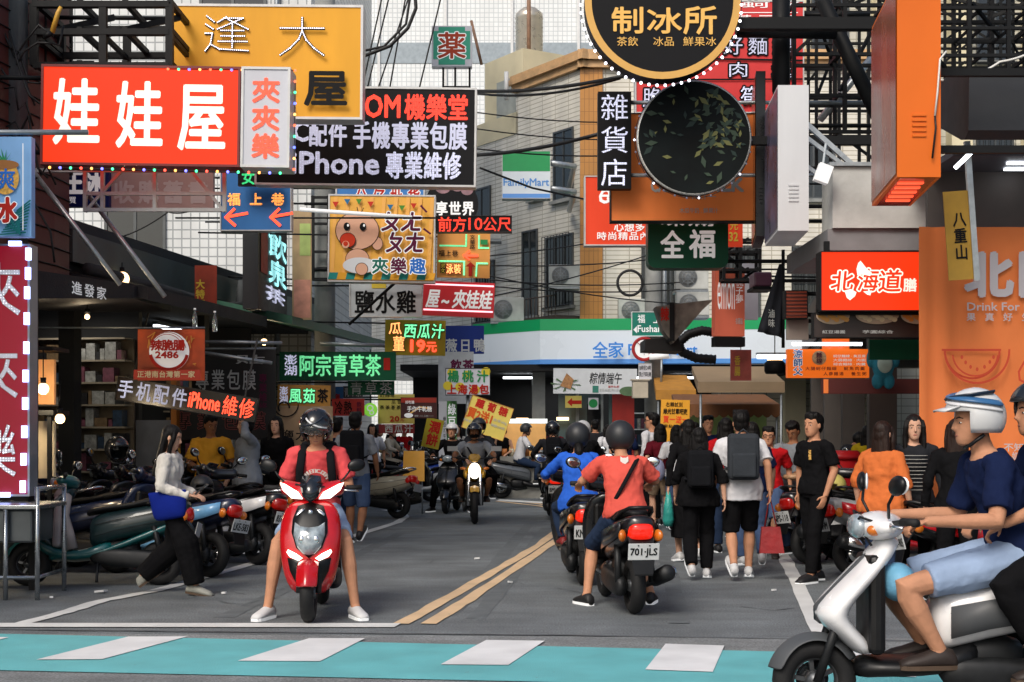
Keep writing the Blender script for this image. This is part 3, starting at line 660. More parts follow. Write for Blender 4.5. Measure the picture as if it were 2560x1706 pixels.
# A / B : red lit box with a white one joined to it
s = Sign('bright red lit box sign with three large white characters and coloured bulbs', (113, 174, 606, 422), 14.0, F_red, F_redf, 6, .3, br='L', roll=R(.8))
for ch, a in (('娃', (146, 211, 256, 370)), ('娃', (302, 216, 412, 376)), ('屋', (455, 223, 567, 380))): s.text('t', ch, a, (.03, L_glow))
s.done()
s = Sign('narrow white box sign with a column of red lamp-dot characters', (609, 179, 730, 427), 13.98, F_white, F_frame, 6, .34, roll=R(.8))
s.text('c', '夾夾樂', (637, 207, 703, 404), [(.03, led_mat('lamp_dots_coral', 'ff5a3c', 2.0, 75))], gap=.16).done()
def bulbs(label, pts, Y, cols, r=.014, group=None, parent_loc=None):
    c = at(*pts[0], Y); t = thing('light_string', label, 'string lights', c, 0, group); proto = {}
    m = MB(); m.tube([at(*p, Y) - c for p in pts], .004, 4); m.build('cord', wire, t)
    for i, p in enumerate(pts):
        col = cols[i % len(cols)]
        if col not in proto:
            mb = MB(); mb.ell((0, 0, 0), (r, r, r), 8, 6); o = mb.build('bulb', M('bulb_' + col, col, .3, noise=0, emit=2.6), t); proto[col] = o
        else: o = proto[col].copy(); COL.objects.link(o); o.parent = t
        o.location = at(*p, Y) - c
    return t
CC = ['ff5a3a', '3fe08a', '5a6cff', 'ffb060']
bulbs('coloured bulbs strung along the bottom of the red lit sign', [(124 + 26.2 * i, 419 + .65 * i) for i in range(23)], 13.8, ['ffa050', '6a6cff', '3fe08a', 'ff4a3a'])
bulbs('coloured bulbs strung along the tops of the red and white box signs', [(420 + 26.5 * i, 173 + .3 * i) for i in range(13)], 13.85, CC)
bulbs('coloured bulbs strung down the side of the white box sign', [(738 - .4 * i, 204 + 27.5 * i) for i in range(9)], 13.9, CC)
# C yellow
s = Sign('big ochre yellow sign with dotted white and black characters', (421, 20, 909, 304), 15.5, F_yel, F_frame, 6, .25, br='L', roll=R(.5))
def strokes(s, box, lines, w, mat, dmat, dot=1.5, pitch=4.6):
    x0, y0, x1, y1 = box; P = [[(x0 + a * (x1 - x0), y0 + b * (y1 - y0)) for a, b in L] for L in lines]
    for L in P: s.line(L, w, mat)
    s.layer += 4
    for L in P:
        for i in range(len(L) - 1):
            a, b = Vector(L[i]), Vector(L[i + 1]); n = max(1, round((b - a).length / pitch))
            for k in range(n + 1): q = a.lerp(b, k / n); yy = s.y(); s.layer -= 1; s.mb(dmat).add([(s.x(q.x + dot * math.cos(j * PI / 3)), yy, s.z(q.y + dot * math.sin(j * PI / 3))) for j in range(6)][::-1], [tuple(range(6))])
dotw = M('lamp_white', 'f4f0ff', .3, noise=0, emit=1.8); dotk = M('lamp_unlit', '5a4a2a', .3, noise=0)
strokes(s, (517, 50, 625, 140), [[(.05, .02), (.22, .18)], [(.03, .25), (.2, .38)], [(.02, .5), (.18, .5), (.14, .8), (.02, .98)], [(.14, .8), (.35, .93), (1, .97)],
        [(.5, .05), (.3, .2)], [(.45, .08), (.88, .08), (.3, .38)], [(.55, .12), (1, .38)], [(.38, .42), (.9, .42)], [(.38, .57), (.92, .57)], [(.32, .72), (.98, .72)], [(.64, .25), (.64, .88)]], 6, L_black, dotw)
strokes(s, (706, 56, 813, 148), [[(0, .28), (1, .28)], [(.5, 0), (.5, .35), (.42, .58), (.22, .82), (0, 1)], [(.5, .35), (.6, .6), (.78, .82), (1, 1)]], 7, L_black, dotw)
s.text('t', '屋', (768, 190, 870, 272), (.03, L_black)); s.text('t', '大', (640, 196, 738, 280), (.03, L_black)); s.done()
# D black phone shop sign
s = Sign('large black sign for phone cases with red and white lamp-dot lettering', (640, 222, 1190, 469), 17.0, F_black, F_frame, 5, .2, br='L', roll=R(.7))
s.text('t', 'ROOM', (832, 243, 999, 298), (.035, D_red)); s.text('r', '機樂堂', (1012, 240, 1168, 303), (.03, D_red), gap=.1)
s.text('t', '3C', (708, 312, 772, 360), (.03, D_white)); s.text('r', '配件', (774, 310, 868, 372), (.03, D_white)); s.text('r', '手機專業包膜', (884, 310, 1166, 376), (.03, D_white), gap=.1)
s.text('t', 'iPhone', (734, 387, 948, 440), (.035, D_white)); s.text('r', '專業維修', (966, 384, 1152, 450), (.03, D_white), gap=.1)
s.done()
# empty grey frame under the red sign
t = thing('sign_frame', 'empty welded grey metal sign frame hanging below the red lit sign', 'frame', at(387, 530, 14.6))
k = 14.6 / FPX; W = 174 * k; H = 108 * k; m = MB()
for z in (0.02, H * .42, H - .02): m.box(-W, W, -.02, .02, z - .018, z + .018)
for x in (-W, -W * .75, 0, W): m.box(x - .018, x + .018, -.024, .024, 0, H)
m.bar((-W, 0, 0), (-W * .45, 0, H), .03); m.bar((W, 0, 0), (W * .5, 0, H), .03); m.bar((-W, .1, H), (-W - 1.3, .1, H), .04); m.build('frame', galv, t)
s = Sign('navy blue sign with white characters behind the empty grey frame', (160, 416, 275, 519), 16.4, F_navy, None, th=.1, br='L')
s.text('r', '王冰', (166, 428, 262, 488), (.05, L_white)); s.text('r', '買', (176, 494, 194, 511), L_white).done()
s = Sign('faded pink sign with pale characters for buying old books', (275, 418, 535, 526), 16.5, F_pink, None, th=.1, br='L')
s.text('r', '收購舊書', (288, 455, 522, 510), (.03, M('letter_faded', 'd8d2cf', .6, noise=0, spec=.12)), gap=.25).done()
# F blue alley sign
s = Sign('blue alley sign with orange lamp characters and two red arrows', (553, 430, 731, 580), 18.5, F_blue, F_frame, 3, .15, br='L')
s.text('r', '福上巷', (573, 486, 712, 516), (.03, D_orange), gap=.8)
for cx in (600, 712):
    s.line([(cx + 20, 536), (cx - 30, 545)], 7, N_red); s.line([(cx - 12, 526), (cx - 32, 546), (cx - 10, 566)], 7, N_red)
s.done()
s = Sign('small dark sign with glowing green lamp writing above the blue alley sign', (596, 424, 690, 466), 18.2, F_black, None, th=.08)
s.text('r', '女裝', (606, 428, 680, 463), (.02, D_mint), gap=.3).done()
# G black box with cyan face turned to the street: front is its narrow side
Y0, Y1 = 19.5, 21.5
a = at(607, 760, Y0); b = at(646, 760, Y0); c = at(718, 700, Y1)
t = thing('box_sign', 'tall black box sign with glowing cyan lamp writing on its street face', 'sign', at(626, 772, Y0))
hh = (772 - 508) * Y0 / FPX; wx = (b.x - a.x) / 2; dx = c.x - b.x; dz = 0
m = MB(); fr = [(-wx, 0), (wx, 0), (wx + dx, Y1 - Y0), (-wx + dx, Y1 - Y0)]
m.loft([[(x, y, z) for x, y in fr] for z in (0, hh)], True, 0, False); m.build('panel', M('black_ribbed', '15181c', .5, noise=.2, scale=20), t)
def onface(z0, z1, u0, u1, mat, name, txt=None):
    m = MB(); L = math.hypot(dx, Y1 - Y0)
    if txt: col_em(m, txt, u0 * L, u1 * L, z0, z1, 0, .03)
    else: m.quad((u0 * L, 0, z0), (u1 * L, 0, z0), (u1 * L, 0, z1), (u0 * L, 0, z1))
    ang_ = math.atan2(Y1 - Y0, dx); m.xf(Matrix.Translation((wx + .012, 0, 0)) @ Matrix.Rotation(ang_, 4, 'Z')); m.build(name, mat, t)
onface(hh * .36, hh * .78, .06, .28, M('face_red', 'a01612', .5), 'side_strip')
onface(hh * .30, hh * .82, .32, .95, D_cyan, 'lettering', '飲泉'); onface(hh * .12, hh * .27, .2, .9, D_white, 'lettering', '茶')
# H tall poster, I utility pole with frame
s = Sign('tall faded poster banner in pale green and pink beside the utility pole', (731, 528, 779, 800), 20.5, M('faded_poster', 'b59a72', .6, noise=.45, scale=2.2, stretch=(1, 1, .5)), None, th=.04, br='L')
s.rect_((750, 560, 777, 640), M('poster_green', 'a3b86a', .6, noise=.2)); s.rect_((735, 700, 777, 795), M('poster_rose', 'c48c78', .6, noise=.3)).done()
p = at(812, 1084, 22.3); t = thing('utility_pole', 'thick concrete utility pole rising behind the yellow cartoon sign', 'pole', (p.x, p.y, 0))
m = MB(); m.lathe([(.17, 0), (.15, 12)], n=20); m.build('shaft', conc, t)
m = MB()
for z in (4.0, 5.6, 7.4): m.lathe([(.18, z), (.18, z + .06)], n=20)
m.build('strap', blackst, t)
k = 22.0 / FPX
t = thing('sign_frame', 'black ladder-like steel frame bolted to the concrete pole', 'frame', at(802, 702, 22.0)); m = MB()
for x in (-20, 20): m.box((x - 4) * k, (x + 4) * k, -.03, .03, 0, 212 * k)
for z in (4, 72, 142, 208): m.box(-16 * k, 16 * k, -.026, .026, (z - 3) * k, (z + 3) * k)
m.build('frame', blackst, t)
# J cartoon-baby sign: plain generic baby with pacifier
stripe = M('sign_marigold', 'd8a13e', .5, noise=.05, emit=.08)
s = Sign('yellow game shop sign with a baby holding a pacifier and purple characters', (821, 490, 1088, 708), 20.0, stripe, F_frame, 4, .2, br='L', roll=R(.6))
for i in range(9): s.line([(840 + i * 30, 500), (832 + i * 30, 685)], 9, M('stripe_orange', 'e0a85a', .5, noise=0, spec=.12, emit=.08))
for i in range(12): s.poly([(826 + i * 22, 685), (848 + i * 22, 685), (844 + i * 22, 702), (822 + i * 22, 702)], M('stripe_teal', '2b8a84', .5, noise=0, spec=.12) if i % 2 == 0 else F_yel)
for i, cm in enumerate(('c0392b', '2f6f9a', '4f8a3a', 'c0392b', '2f6f9a', '4f8a3a', 'c0392b')): x = 832 + i * 29 + (20 if i > 3 else 0); yb = 510 - 8 * math.sin(i) ; s.poly([(x, yb), (x + 16, yb), (x + 8, yb + 14)], M('flag_' + cm, cm, .5, noise=0, spec=.12))
sk = M('print_skin', 'd9a98e', .5, noise=0, spec=.12); ln = M('print_line', '3a2620', .5, noise=0, spec=.12); pr = M('print_red', 'c23a22', .5, noise=0, spec=.12); wh = M('print_white', 'd5dade', .5, noise=0, spec=.12)
s.disc((945, 613), 14, 17, ln).disc((945, 613), 12.5, 15.5, sk); s.disc((895, 582), 55, 48, ln).disc((895, 582), 53, 46, sk); s.disc((896, 652), 30, 26, ln).disc((896, 652), 28.5, 24.5, sk)
s.disc((902, 668), 42, 20, wh); s.disc((907, 677), 16, 16, ln).disc((907, 677), 14.5, 14.5, sk)
for ex in (869, 909): s.disc((ex, 572), 8, 10, L_black).disc((ex + 3, 569), 2.5, 3.5, L_white)
s.line([(898, 540), (894, 524)], 2, ln).line([(904, 540), (910, 526)], 2, ln).disc((872, 606), 20, 19, ln).disc((872, 606), 18.5, 17.5, pr).disc((867, 617), 9, 9, sk).disc((867, 615), 6, 6, pr)
for t_, r_ in (('ㄆㄤ', (953, 535, 1052, 583)), ('ㄆㄤ', (965, 585, 1058, 636))): s.text('r', t_, r_, [(.03, L_white, 2.4), (.03, L_maroon)], slant=.12, gap=.04)
s.line([(1053, 520), (1066, 534)], 5, L_maroon); s.line([(1061, 577), (1076, 588)], 5, L_maroon)
for ch, mt, x in (('夾', M('letter_teal', '1f6b5c', .5, noise=0, spec=.12), 934), ('樂', L_maroon, 980), ('趣', L_blue, 1027)): s.text('t', ch, (x, 650, x + 38, 688), [(.03, L_white, 2.2), (.03, mt)])
s.done()
# K .. P
s = Sign('blue sign edge with red and white characters peeping above the yellow cartoon sign', (840, 466, 1063, 520), 20.6, F_blue, F_frame, 4, .12, br='L')
s.text('r', '公仔批貨', (890, 474, 1050, 518), [(.03, L_white, 2), (.03, L_red)], gap=.5).done()
t = thing('shop_sign', 'round black sign with white characters tucked under the phone sign', 'sign', at(1130, 540, 21.2)); k = 21.2 / FPX
m = MB(); m.lathe([(66 * k, -.05), (66 * k, .05)], (0, 0, 28 * k), rotm(R(90)), 36, sm=False); m.build('panel', F_black, t)
m = MB(); row_em(m, '享世界', -40 * k, 55 * k, 0 * k, 34 * k, -.055, .03, .12); m.build('lettering', L_white, t)
m = MB()
for x, z, r in ((-22, 70, 20), (14, 72, 16), (38, 62, 15)): m.prism([(x * k + r * k * math.cos(q * PI / 9), z * k + r * .8 * k * math.sin(q * PI / 9)) for q in range(18)], -.056, -.052)
m.build('motif', M('print_mauve', '8a6a72', .5, noise=.3), t); m = MB(); m.bar((-66 * k, 0, 30 * k), (-2.2, 0, 30 * k), .04); m.build('bracket', blackst, t)
s = Sign('black lamp board with running red characters giving ten metres ahead', (1089, 541, 1280, 583), 19.4, F_black, M('frame_black', '0c0c0e', .5), 2, .12, br='L')
s.text('r', '前方', (1096, 545, 1166, 581), (.02, D_red), gap=.08); s.text('t', '10', (1172, 547, 1206, 577), (.02, D_red)); s.text('r', '公尺', (1208, 545, 1278, 580), (.02, D_red), gap=.08).done()
s = Sign('sand coloured street map sign with red arrows and green lamp edged roads', (1092, 582, 1224, 695), 20.2, F_map, None, th=.05, br='L', roll=R(1))
for L in ([(1099, 616), (1164, 616), (1164, 588)], [(1196, 590), (1196, 620), (1220, 620)], [(1098, 655), (1160, 655), (1160, 688)], [(1218, 659), (1192, 659), (1190, 690)]): s.line(L, 4, D_green)
s.text('r', '福上巷', (1096, 627, 1144, 643), L_black); s.text('c', '文華路', (1173, 588, 1186, 624), L_black, gap=.05)
s.line([(1160, 640), (1192, 640)], 6, N_red); s.line([(1172, 629), (1160, 640), (1172, 650)], 4, N_red); s.line([(1176, 688), (1176, 664)], 9, L_red); s.poly([(1163, 668), (1176, 656), (1189, 668)], L_red)
s.rect_((1101, 660, 1114, 685), L_black); s.text('c', '男女', (1102, 661, 1113, 684), L_yel, gap=.02); s.text('r', '泳裝', (1116, 662, 1152, 686), [(.05, L_red, 1), (.02, N_orange)]); s.rect_((1200, 600, 1218, 613), L_green).done()
s = Sign('pale grey sign with big black characters for salt water chicken', (874, 706, 1055, 794), 21.5, M('sign_pale_grey', 'b9bfc4', .5, noise=.08), F_frame, 3, .1, br='L')
s.text('r', '鹽水雞', (888, 728, 1040, 784), (.02, L_black), gap=.1); s.rect_((930, 708, 966, 722), L_yel).done()
s = Sign('red tilted sign with white brush characters between two pink light tubes', (1056, 706, 1234, 792), 21.3, M('sign_crimson', 'b3202a', .45, noise=.08, emit=.15), None, th=.1, br='L', roll=R(2.2))
s.text('r', '屋~夾娃娃', (1064, 726, 1226, 772), (.03, L_white), slant=.15, gap=.06); s.line([(1060, 714), (1230, 714)], 4, N_pink); s.line([(1060, 778), (1230, 778)], 4, N_pink); s.done()
# Q .. U, lower left shop front boards
s = Sign('olive yellow juice sign with green and red lamp characters and price nineteen', (962, 801, 1113, 889), 22.0, F_olive, None, th=.06, br='L', roll=R(1))
s.text('t', '瓜', (972, 808, 1003, 837), [(.03, L_maroon, 1), (.02, N_orange)]); s.text('r', '西瓜汁', (1008, 810, 1108, 846), [(.03, F_dgreen, 1.5), (.02, D_green)], slant=.1)
s.text('t', '菫', (983, 842, 1011, 878), [(.03, L_maroon, 1), (.02, N_orange)]); s.text('t', '19', (1027, 851, 1062, 880), (.05, N_red)); s.text('t', '元', (1066, 856, 1091, 880), (.03, N_red)).done()
s = Sign('long green herbal tea sign with glowing white-green lamp characters', (700, 880, 990, 952), 21.0, F_green, None, th=.08, br='L')
s.text('c', '澎湖', (712, 888, 744, 939), (.02, D_white), gap=.06); s.text('r', '阿宗青草茶', (749, 888, 953, 941), (.02, D_green), gap=.08); s.rect_((960, 896, 976, 926), L_red).done()
s = Sign('dark green cloth sign with grey outlined characters under the long herbal tea sign', (870, 953, 986, 988), 21.2, F_green, None, th=.03, br='L')
s.text('r', '青草茶', (876, 956, 980, 986), [(.0, L_grey)], gap=.2).done()
s = Sign('ochre tea sign with white and green lamp characters and one black character', (694, 963, 826, 1016), 20.2, M('sign_dark_ochre', 'a8772a', .5, noise=.12), None, th=.05, br='L', roll=R(1))
s.text('c', '澎湖', (699, 968, 720, 1010), (.02, D_white), gap=.05); s.text('r', '風茹', (724, 972, 788, 1008), [(.03, F_dgreen, 1.5), (.02, D_green)], gap=.15); s.text('t', '茶', (794, 972, 820, 1006), (.03, L_black)).done()
s = Sign('small dark grey board with pale herbal tea characters', (858, 966, 907, 996), 22.6, M('board_slate', '3b4448', .6), None, th=.04, br='L')
s.text('r', '青草茶', (861, 970, 904, 992), L_grey, gap=.05).done()
s = Sign('red cloth sign with black brush characters for hot and cold drinks', (830, 997, 911, 1040), 21.8, M('cloth_red', 'b5302c', .7, noise=.12), None, th=.02, br='L', name='banner', cat='banner', pipes=1)
s.text('r', '冷熱', (837, 1003, 880, 1036), (.02, L_black)); s.text('c', '飲料', (892, 1005, 904, 1032), L_maroon).done()
s = Sign('small blue and red printed cloth sign at the drinks stall', (826, 968, 858, 1030), 22.4, F_blue, None, th=.02, name='banner', cat='banner', br='L', pipes=1); s.text('t', '鹽', (830, 985, 850, 1005), L_red).done()
t = thing('shop_sign', 'round lime green lit sign with a white outline beside the juice price cloth', 'sign', at(926, 1044, 23.0)); k = 23 / FPX
m = MB(); m.lathe([(17 * k, -.04), (17 * k, .04)], (0, 0, 19 * k), rotm(R(90)), 24, sm=False); m.build('panel', M('lime_lit', '8fdc4a', .4, noise=.05, emit=.35), t)
m = MB(); m.torus((0, -.05, 23 * k), 7 * k, 1.6 * k, rotm(R(90)), 16, 6); m.torus((4 * k, -.05, 12 * k), 5 * k, 1.4 * k, rotm(R(90)), 16, 6); m.build('lettering', L_white, t)
m = MB(); m.tube([(0, 0, 36 * k), (0, 0, 1.1)], .01, 5); m.build('cord', wire, t)
s = Sign('pale yellow price cloth with black characters and red twenty', (945, 986, 1036, 1060), 23.2, F_lightyel, None, th=.02, name='banner', cat='banner', br='L', pipes=1)
s.text('r', '紅綠冬', (950, 987, 988, 994), L_black); s.text('r', '瓜甘', (979, 1000, 1003, 1010), L_black, gap=.4); s.text('r', '茶茶茶茶', (950, 1014, 1002, 1024), L_black, gap=.35); s.text('t', '20', (975, 1041, 998, 1054), (.04, L_red)); s.text('t', '元', (1001, 1044, 1010, 1054), L_red).done()
s = Sign('dark red cloth with black watermelon juice characters below the price cloth', (947, 1061, 1036, 1084), 23.1, M('cloth_dark_red', '7e1f22', .7), None, th=.02, name='banner', cat='banner')
s.text('r', '西瓜汁', (962, 1063, 1032, 1082), (.02, L_grey), gap=.2).done()
s = Sign('red and black nougat candy board with white lettering and a plate', (1002, 994, 1092, 1046), 22.3, M('board_plum', '4a1a1a', .5, noise=.3, scale=3), None, th=.05, br='L', pipes=1)
s.rect_((1003, 995, 1091, 1007), M('board_red', 'b8331f', .5)); s.text('t', '好吃糖', (1014, 1002, 1036, 1010), L_white); s.line([(1026, 1034), (1050, 1018), (1078, 1022)], 4, L_gold); s.text('r', '手作牛軋糖', (1018, 1016, 1080, 1030), L_white, gap=.05); s.disc((1022, 1039), 11, 6, L_white); s.text('t', '買二送一', (1036, 1038, 1084, 1043), L_grey).done()
s = Sign('tilted lime yellow banner with red pancake characters near the road', (1052, 1046, 1096, 1120), 23.8, F_olive, None, th=.02, name='banner', cat='banner', roll=R(12))
s.text('c', '潤餅', (1062, 1052, 1090, 1114), (.03, L_red), gap=.1).done()
s = Sign('grey tea house fascia with dark characters at the far left corner', (1096, 880, 1184, 1010), 33.0, M('fascia_grey', 'a3a8aa', .5), None, th=.1)
s.text('r', '飲茶', (1127, 900, 1184, 926), (.03, L_maroon)).done()
s = Sign('white and yellow star fruit juice sign with green and red characters', (1114, 921, 1226, 989), 31.0, F_white, F_black, 1.5, .12)
for cx, cy in ((1130, 932), (1168, 938), (1215, 930), (1150, 968), (1188, 975), (1120, 965)): s.disc((cx, cy), 12, 11, M('print_yellow', 'd6c23e', .5, noise=0, spec=.12))
s.text('r', '楊桃汁', (1120, 927, 1220, 956), (.03, L_green), gap=.35); s.text('r', '上海湯包', (1118, 962, 1222, 986), (.03, L_red), gap=.15).done()
m = MB(); m.tube([(0, .1, 0), (0, .1, -2.1)], .05, 8); m.build('post', galv, s.root)
s = Sign('narrow green upright sign with white mung bean drink characters', (1118, 1003, 1142, 1160), 31.4, M('sign_leaf', '4f8f4a', .5), None, th=.06)
s.text('c', '綠豆沙', (1120, 1010, 1140, 1100), (.02, L_white)).done()
s = Sign('narrow white upright drinks list beside the green mung bean sign', (1097, 1004, 1117, 1170), 31.5, F_white, None, th=.06)
s.text('c', '綠豆沙牛奶', (1108, 1042, 1115, 1110), L_black, gap=.3).done()
s = Sign('big yellow tilted board offering buy two get one free', (1150, 1000, 1260, 1086), 27.0, M('board_lemon', 'd8c560', .5, noise=.06), M('board_edge', 'b8763a', .5), 1, .05, roll=R(19), name='placard')
s.text('r', '蘿蔔糖', (1165, 1004, 1248, 1026), (.03, L_red), gap=.4); s.text('t', '買2送1', (1153, 1030, 1216, 1056), (.05, M('letter_tangerine', 'cc5a26', .5, noise=0, spec=.12))); s.text('t', '送1買 600g', (1220, 1038, 1255, 1046), L_grey); s.text('t', '滿額100元', (1218, 1052, 1254, 1059), L_grey); s.text('t', 'FREE', (1150, 1062, 1176, 1068), L_grey).done()
m = MB(); m.tube([(0, .05, .3), (.25, .05, -.62)], .018, 6); m.build('pole', greyst, s.root)
s = Sign('dark blue fascia with pale characters behind the juice sign', (1000, 815, 1210, 885), 33.5, F_navy, None, th=.12); s.text('r', '薇日鴨', (1115, 848, 1212, 880), (.02, L_grey), gap=.25).done()
# X hanging store sign, W pharmacy sign
s = Sign('green white and blue hanging box sign of the corner store', (1255, 381, 1376, 500), 33.0, M('store_lit_white', 'cdd6dc', .35, emit=.12, noise=.03), F_frame, 1.5, .35)
s.rect_((1256.5, 382.5, 1374.5, 432), M('store_lit_green', '12904f', .35, emit=.10, noise=.04)); s.rect_((1256.5, 488, 1374.5, 498.5), M('store_lit_blue', '5b95dc', .35, emit=.08, noise=0)); s.text('t', 'FamilyMart', (1259, 450, 1372, 474), (.02, M('letter_sky', '5f9ade', .4, noise=0, spec=.12))).done()
m = MB()
for z in (28, 92): k = s.k; m.tube([(60 * k, 0, z * k), (122 * k, .4, z * k), (122 * k, 3.2, z * k)], .07, 10)
m.build('bracket', galv, s.root)
s = Sign('green pharmacy cross sign with a red character on the rooftop', (1080, 69, 1180, 170), 37.0, F_white, None, th=.3)
s.rect_((1084, 82, 1176, 152), M('cross_green', '4aa88c', .5, noise=0, spec=.12)); s.rect_((1097, 72, 1163, 166), M('cross_green', '4aa88c')); s.text('t', '薬', (1096, 86, 1164, 150), [(.03, L_white, 1.6), (.02, M('letter_brick', 'b0462f', .5, noise=0, spec=.12))]).done()
m = MB(); k = s.k
for x in (-22, 8, 44): m.tube([(x * k, 0, 0), (x * k, 0, -1.1)], .03, 6)
m.tube([(-22 * k, 0, -.5), (44 * k, 0, -.5)], .03, 6); m.build('post', blackst, s.root)
# Y black vertical
s = Sign('narrow black sign with three white lamp-dot characters in a column', (1494, 233, 1577, 475), 16.3, F_black, None, th=.14, br='R', edge=galv)
for ch, r_ in (('雜', (1502, 240, 1568, 304)), ('貨', (1502, 320, 1568, 386)), ('店', (1502, 401, 1566, 468))): s.text('t', ch, r_, (.0, D_white))
s.done()
# Z round black and gold sign
def round_sign(label, c, r, Y, rim, face, th=.25):
    k = Y / FPX; t = thing('shop_sign', label, 'sign', at(c[0], c[1] + r, Y)); z = r * k
    m = MB(); m.lathe([(z * .995, -th / 2), (z * .995, th / 2)], (0, 0, z), rotm(R(90)), 64, sm=False); m.build('panel', face, t)
    if rim: m = MB(); m.lathe([(z * .9, th / 2 + .02), (z, th / 2 + .02), (z * 1.01, -th / 2), (z * 1.002, -th / 2 - .01), (z * .9, -th / 2 - .01)], (0, 0, z), rotm(R(-90)), 64, sm=False, caps=False); m.build('rim', rim, t)
    return t, k, z
t, k, z = round_sign('large round black sign with gold rim and gold shaved ice characters', (1653, 13), 193, 15.0, None, F_black)
m = MB()
n = 64; ring = []
for i in range(n):
    a = 2 * PI * i / n; ring.append((math.cos(a), math.sin(a)))
for i in range(n):
    a, b = ring[i], ring[(i + 1) % n]; m.quad((a[0] * z * .91, -.14, z + a[1] * z * .91), (b[0] * z * .91, -.14, z + b[1] * z * .91), (b[0] * z, -.14, z + b[1] * z), (a[0] * z, -.14, z + a[1] * z))
    m.quad((b[0] * z * .91, -.14, z + b[1] * z * .91), (a[0] * z * .91, -.14, z + a[1] * z * .91), (a[0] * z * .91, -.12, z + a[1] * z * .91), (b[0] * z * .91, -.12, z + b[1] * z * .91))
m.build('rim', M('rim_gold', 'c79a4e', .4, noise=.06, emit=.1), t)
m = MB()
def RX(px): return (px - 1653) * k
def RZ(py): return z - (py - 13) * k
for ch, r_ in (('制', (1528, 28, 1604, 92)), ('冰', (1616, 30, 1700, 92)), ('所', (1706, 26, 1786, 94))): put_text(m, ch, RX(r_[0]), RX(r_[2]), RZ(r_[3]), RZ(r_[1]), -.135, .02)
for tx, x0, x1 in (('茶飲', 1540, 1592), ('冰品', 1630, 1682), ('鮮果冰', 1704, 1786)): row_em(m, tx, RX(x0), RX(x1), RZ(124), RZ(101), -.135, .0, .08)
m.build('lettering', L_gold, t)
m = MB(); m.bar((z, .0, z * .75), (xR(15) - t.location.x, 0, z * .75), .12); m.bar((z * .8, .0, z * 1.5), (xR(15) - t.location.x, 0, z * 1.5), .08); m.build('bracket', blackst, t)
bulbs('white bulbs ringing the large round shaved ice sign', [(1653 + 201 * math.cos(R(-6 + i * 192 / 33)), 13 + 201 * math.sin(R(-6 + i * 192 / 33))) for i in range(34)], 14.86, ['f2efff'], .016)
# dark leafy round sign (the printed character is left out)
t, k, z = round_sign('round dark sign with a leafy night picture and a beaded rim', (1732, 350), 139, 15.6, None, M('night_print', '0d1314', .6, noise=.5, scale=2.5, spec=.12))
m = MB(); rr = random.Random(3); 
for i in range(260):
    a = rr.uniform(0, 2 * PI); q = z * rr.uniform(.05, .93) ** .6 * .95; x0, z0 = q * math.cos(a), z + q * math.sin(a)
    if q > z * .9: continue
    if x0 < z * .15 and rr.random() < .75: continue
    if z0 < z * .8 and rr.random() < .7: continue
    ll = rr.uniform(.03, .075); b = rr.uniform(0, 2 * PI); dx, dz = ll * math.cos(b), ll * math.sin(b)
    m.add([(x0 - dx, -.128 - i * 4e-5, z0 - dz), (x0 - dz * .4, -.128 - i * 4e-5, z0 + dx * .4), (x0 + dx, -.128 - i * 4e-5, z0 + dz), (x0 + dz * .4, -.128 - i * 4e-5, z0 - dx * .4)], [(0, 1, 2, 3)], rr.choice((0, 0, 1, 1, 2, 2)))
m.build('leaf_print', [M('leaf_dark', '2c3a37', .5, noise=0, spec=.12), M('leaf_mid', '3d4c40', .5, noise=0, spec=.12), M('leaf_olive', '6f7148', .5, noise=0, spec=.12)], t)
m = MB(); m.torus((0, -.1, z), z, .02, rotm(R(90)), 64, 8); m.build('rim', M('bead_rim', 'b9bab6', .3, metal=.5, noise=.4, scale=90), t)
m = MB(); m.bar((z, .0, z * .98), (xR(15.6) - t.location.x, 0, z * .98), .09); m.build('bracket', blackst, t)
bulbs('unlit bulbs ringing the round leafy sign', [(1732 + 146 * math.cos(R(i * 12)), 350 + 146 * math.sin(R(i * 12))) for i in range(31)], 15.5, ['303038', '303038', '303038', 'd8d8e8'], .012)
# AA red noodle menu sign, AB orange milk, AC vermilion, AD green
s = Sign('tall red noodle shop menu sign with black edged white characters', (1586, 8, 2006, 288), 17.9, M('menu_red', 'c22b2b', .5, noise=.08, emit=.12), F_frame, 3, .2, br='R')
K = [(.03, L_black, 3), (.0, D_white)]
s.text('r', '招牌蚵仔', (1700, 10, 1998, 26), L_white); s.line([(1840, 38), (1990, 38)], 2, L_white); s.text('r', '黃豆瓜', (1836, 44, 1990, 66), L_white, gap=.4)
s.text('r', '好麵線', (1806, 96, 1976, 143), K, gap=.3); s.text('t', '肉', (1820, 162, 1864, 198), K); s.text('t', '羹', (1926, 160, 1974, 200), K); s.line([(1590, 150), (2000, 158)], 5, L_black); s.line([(1590, 206), (2000, 204)], 4, L_black)
s.text('t', '筍', (1848, 222, 1892, 270), K); s.text('t', '脆', (1605, 226, 1652, 274), K); s.text('t', '絲', (1930, 222, 1976, 270), K).done()
s = Sign('broad orange milk drink sign with pale lettering behind the round leafy sign', (1525, 288, 1890, 557), 16.6, F_orange, blackst, 2, .2, br='R')
s.text('t', 'CARAMEL', (1626, 452, 1745, 484), (.05, L_grey)); s.text('t', 'MILK', (1752, 451, 1855, 482), (.06, L_grey)); s.text('t', 'No.1', (1728, 491, 1760, 502), (.03, L_grey)); s.line([(1704, 496), (1722, 496)], 1.5, L_grey); s.line([(1766, 496), (1786, 496)], 1.5, L_grey); s.text('t', '木瓜牛奶 . 鮮果汁', (1696, 524, 1792, 537), L_grey).done()
s = Sign('vermilion boutique sign with white lettering half hidden by the orange sign', (1460, 443, 1700, 617), 18.6, F_oran2, F_frame, 3, .18, br='R')
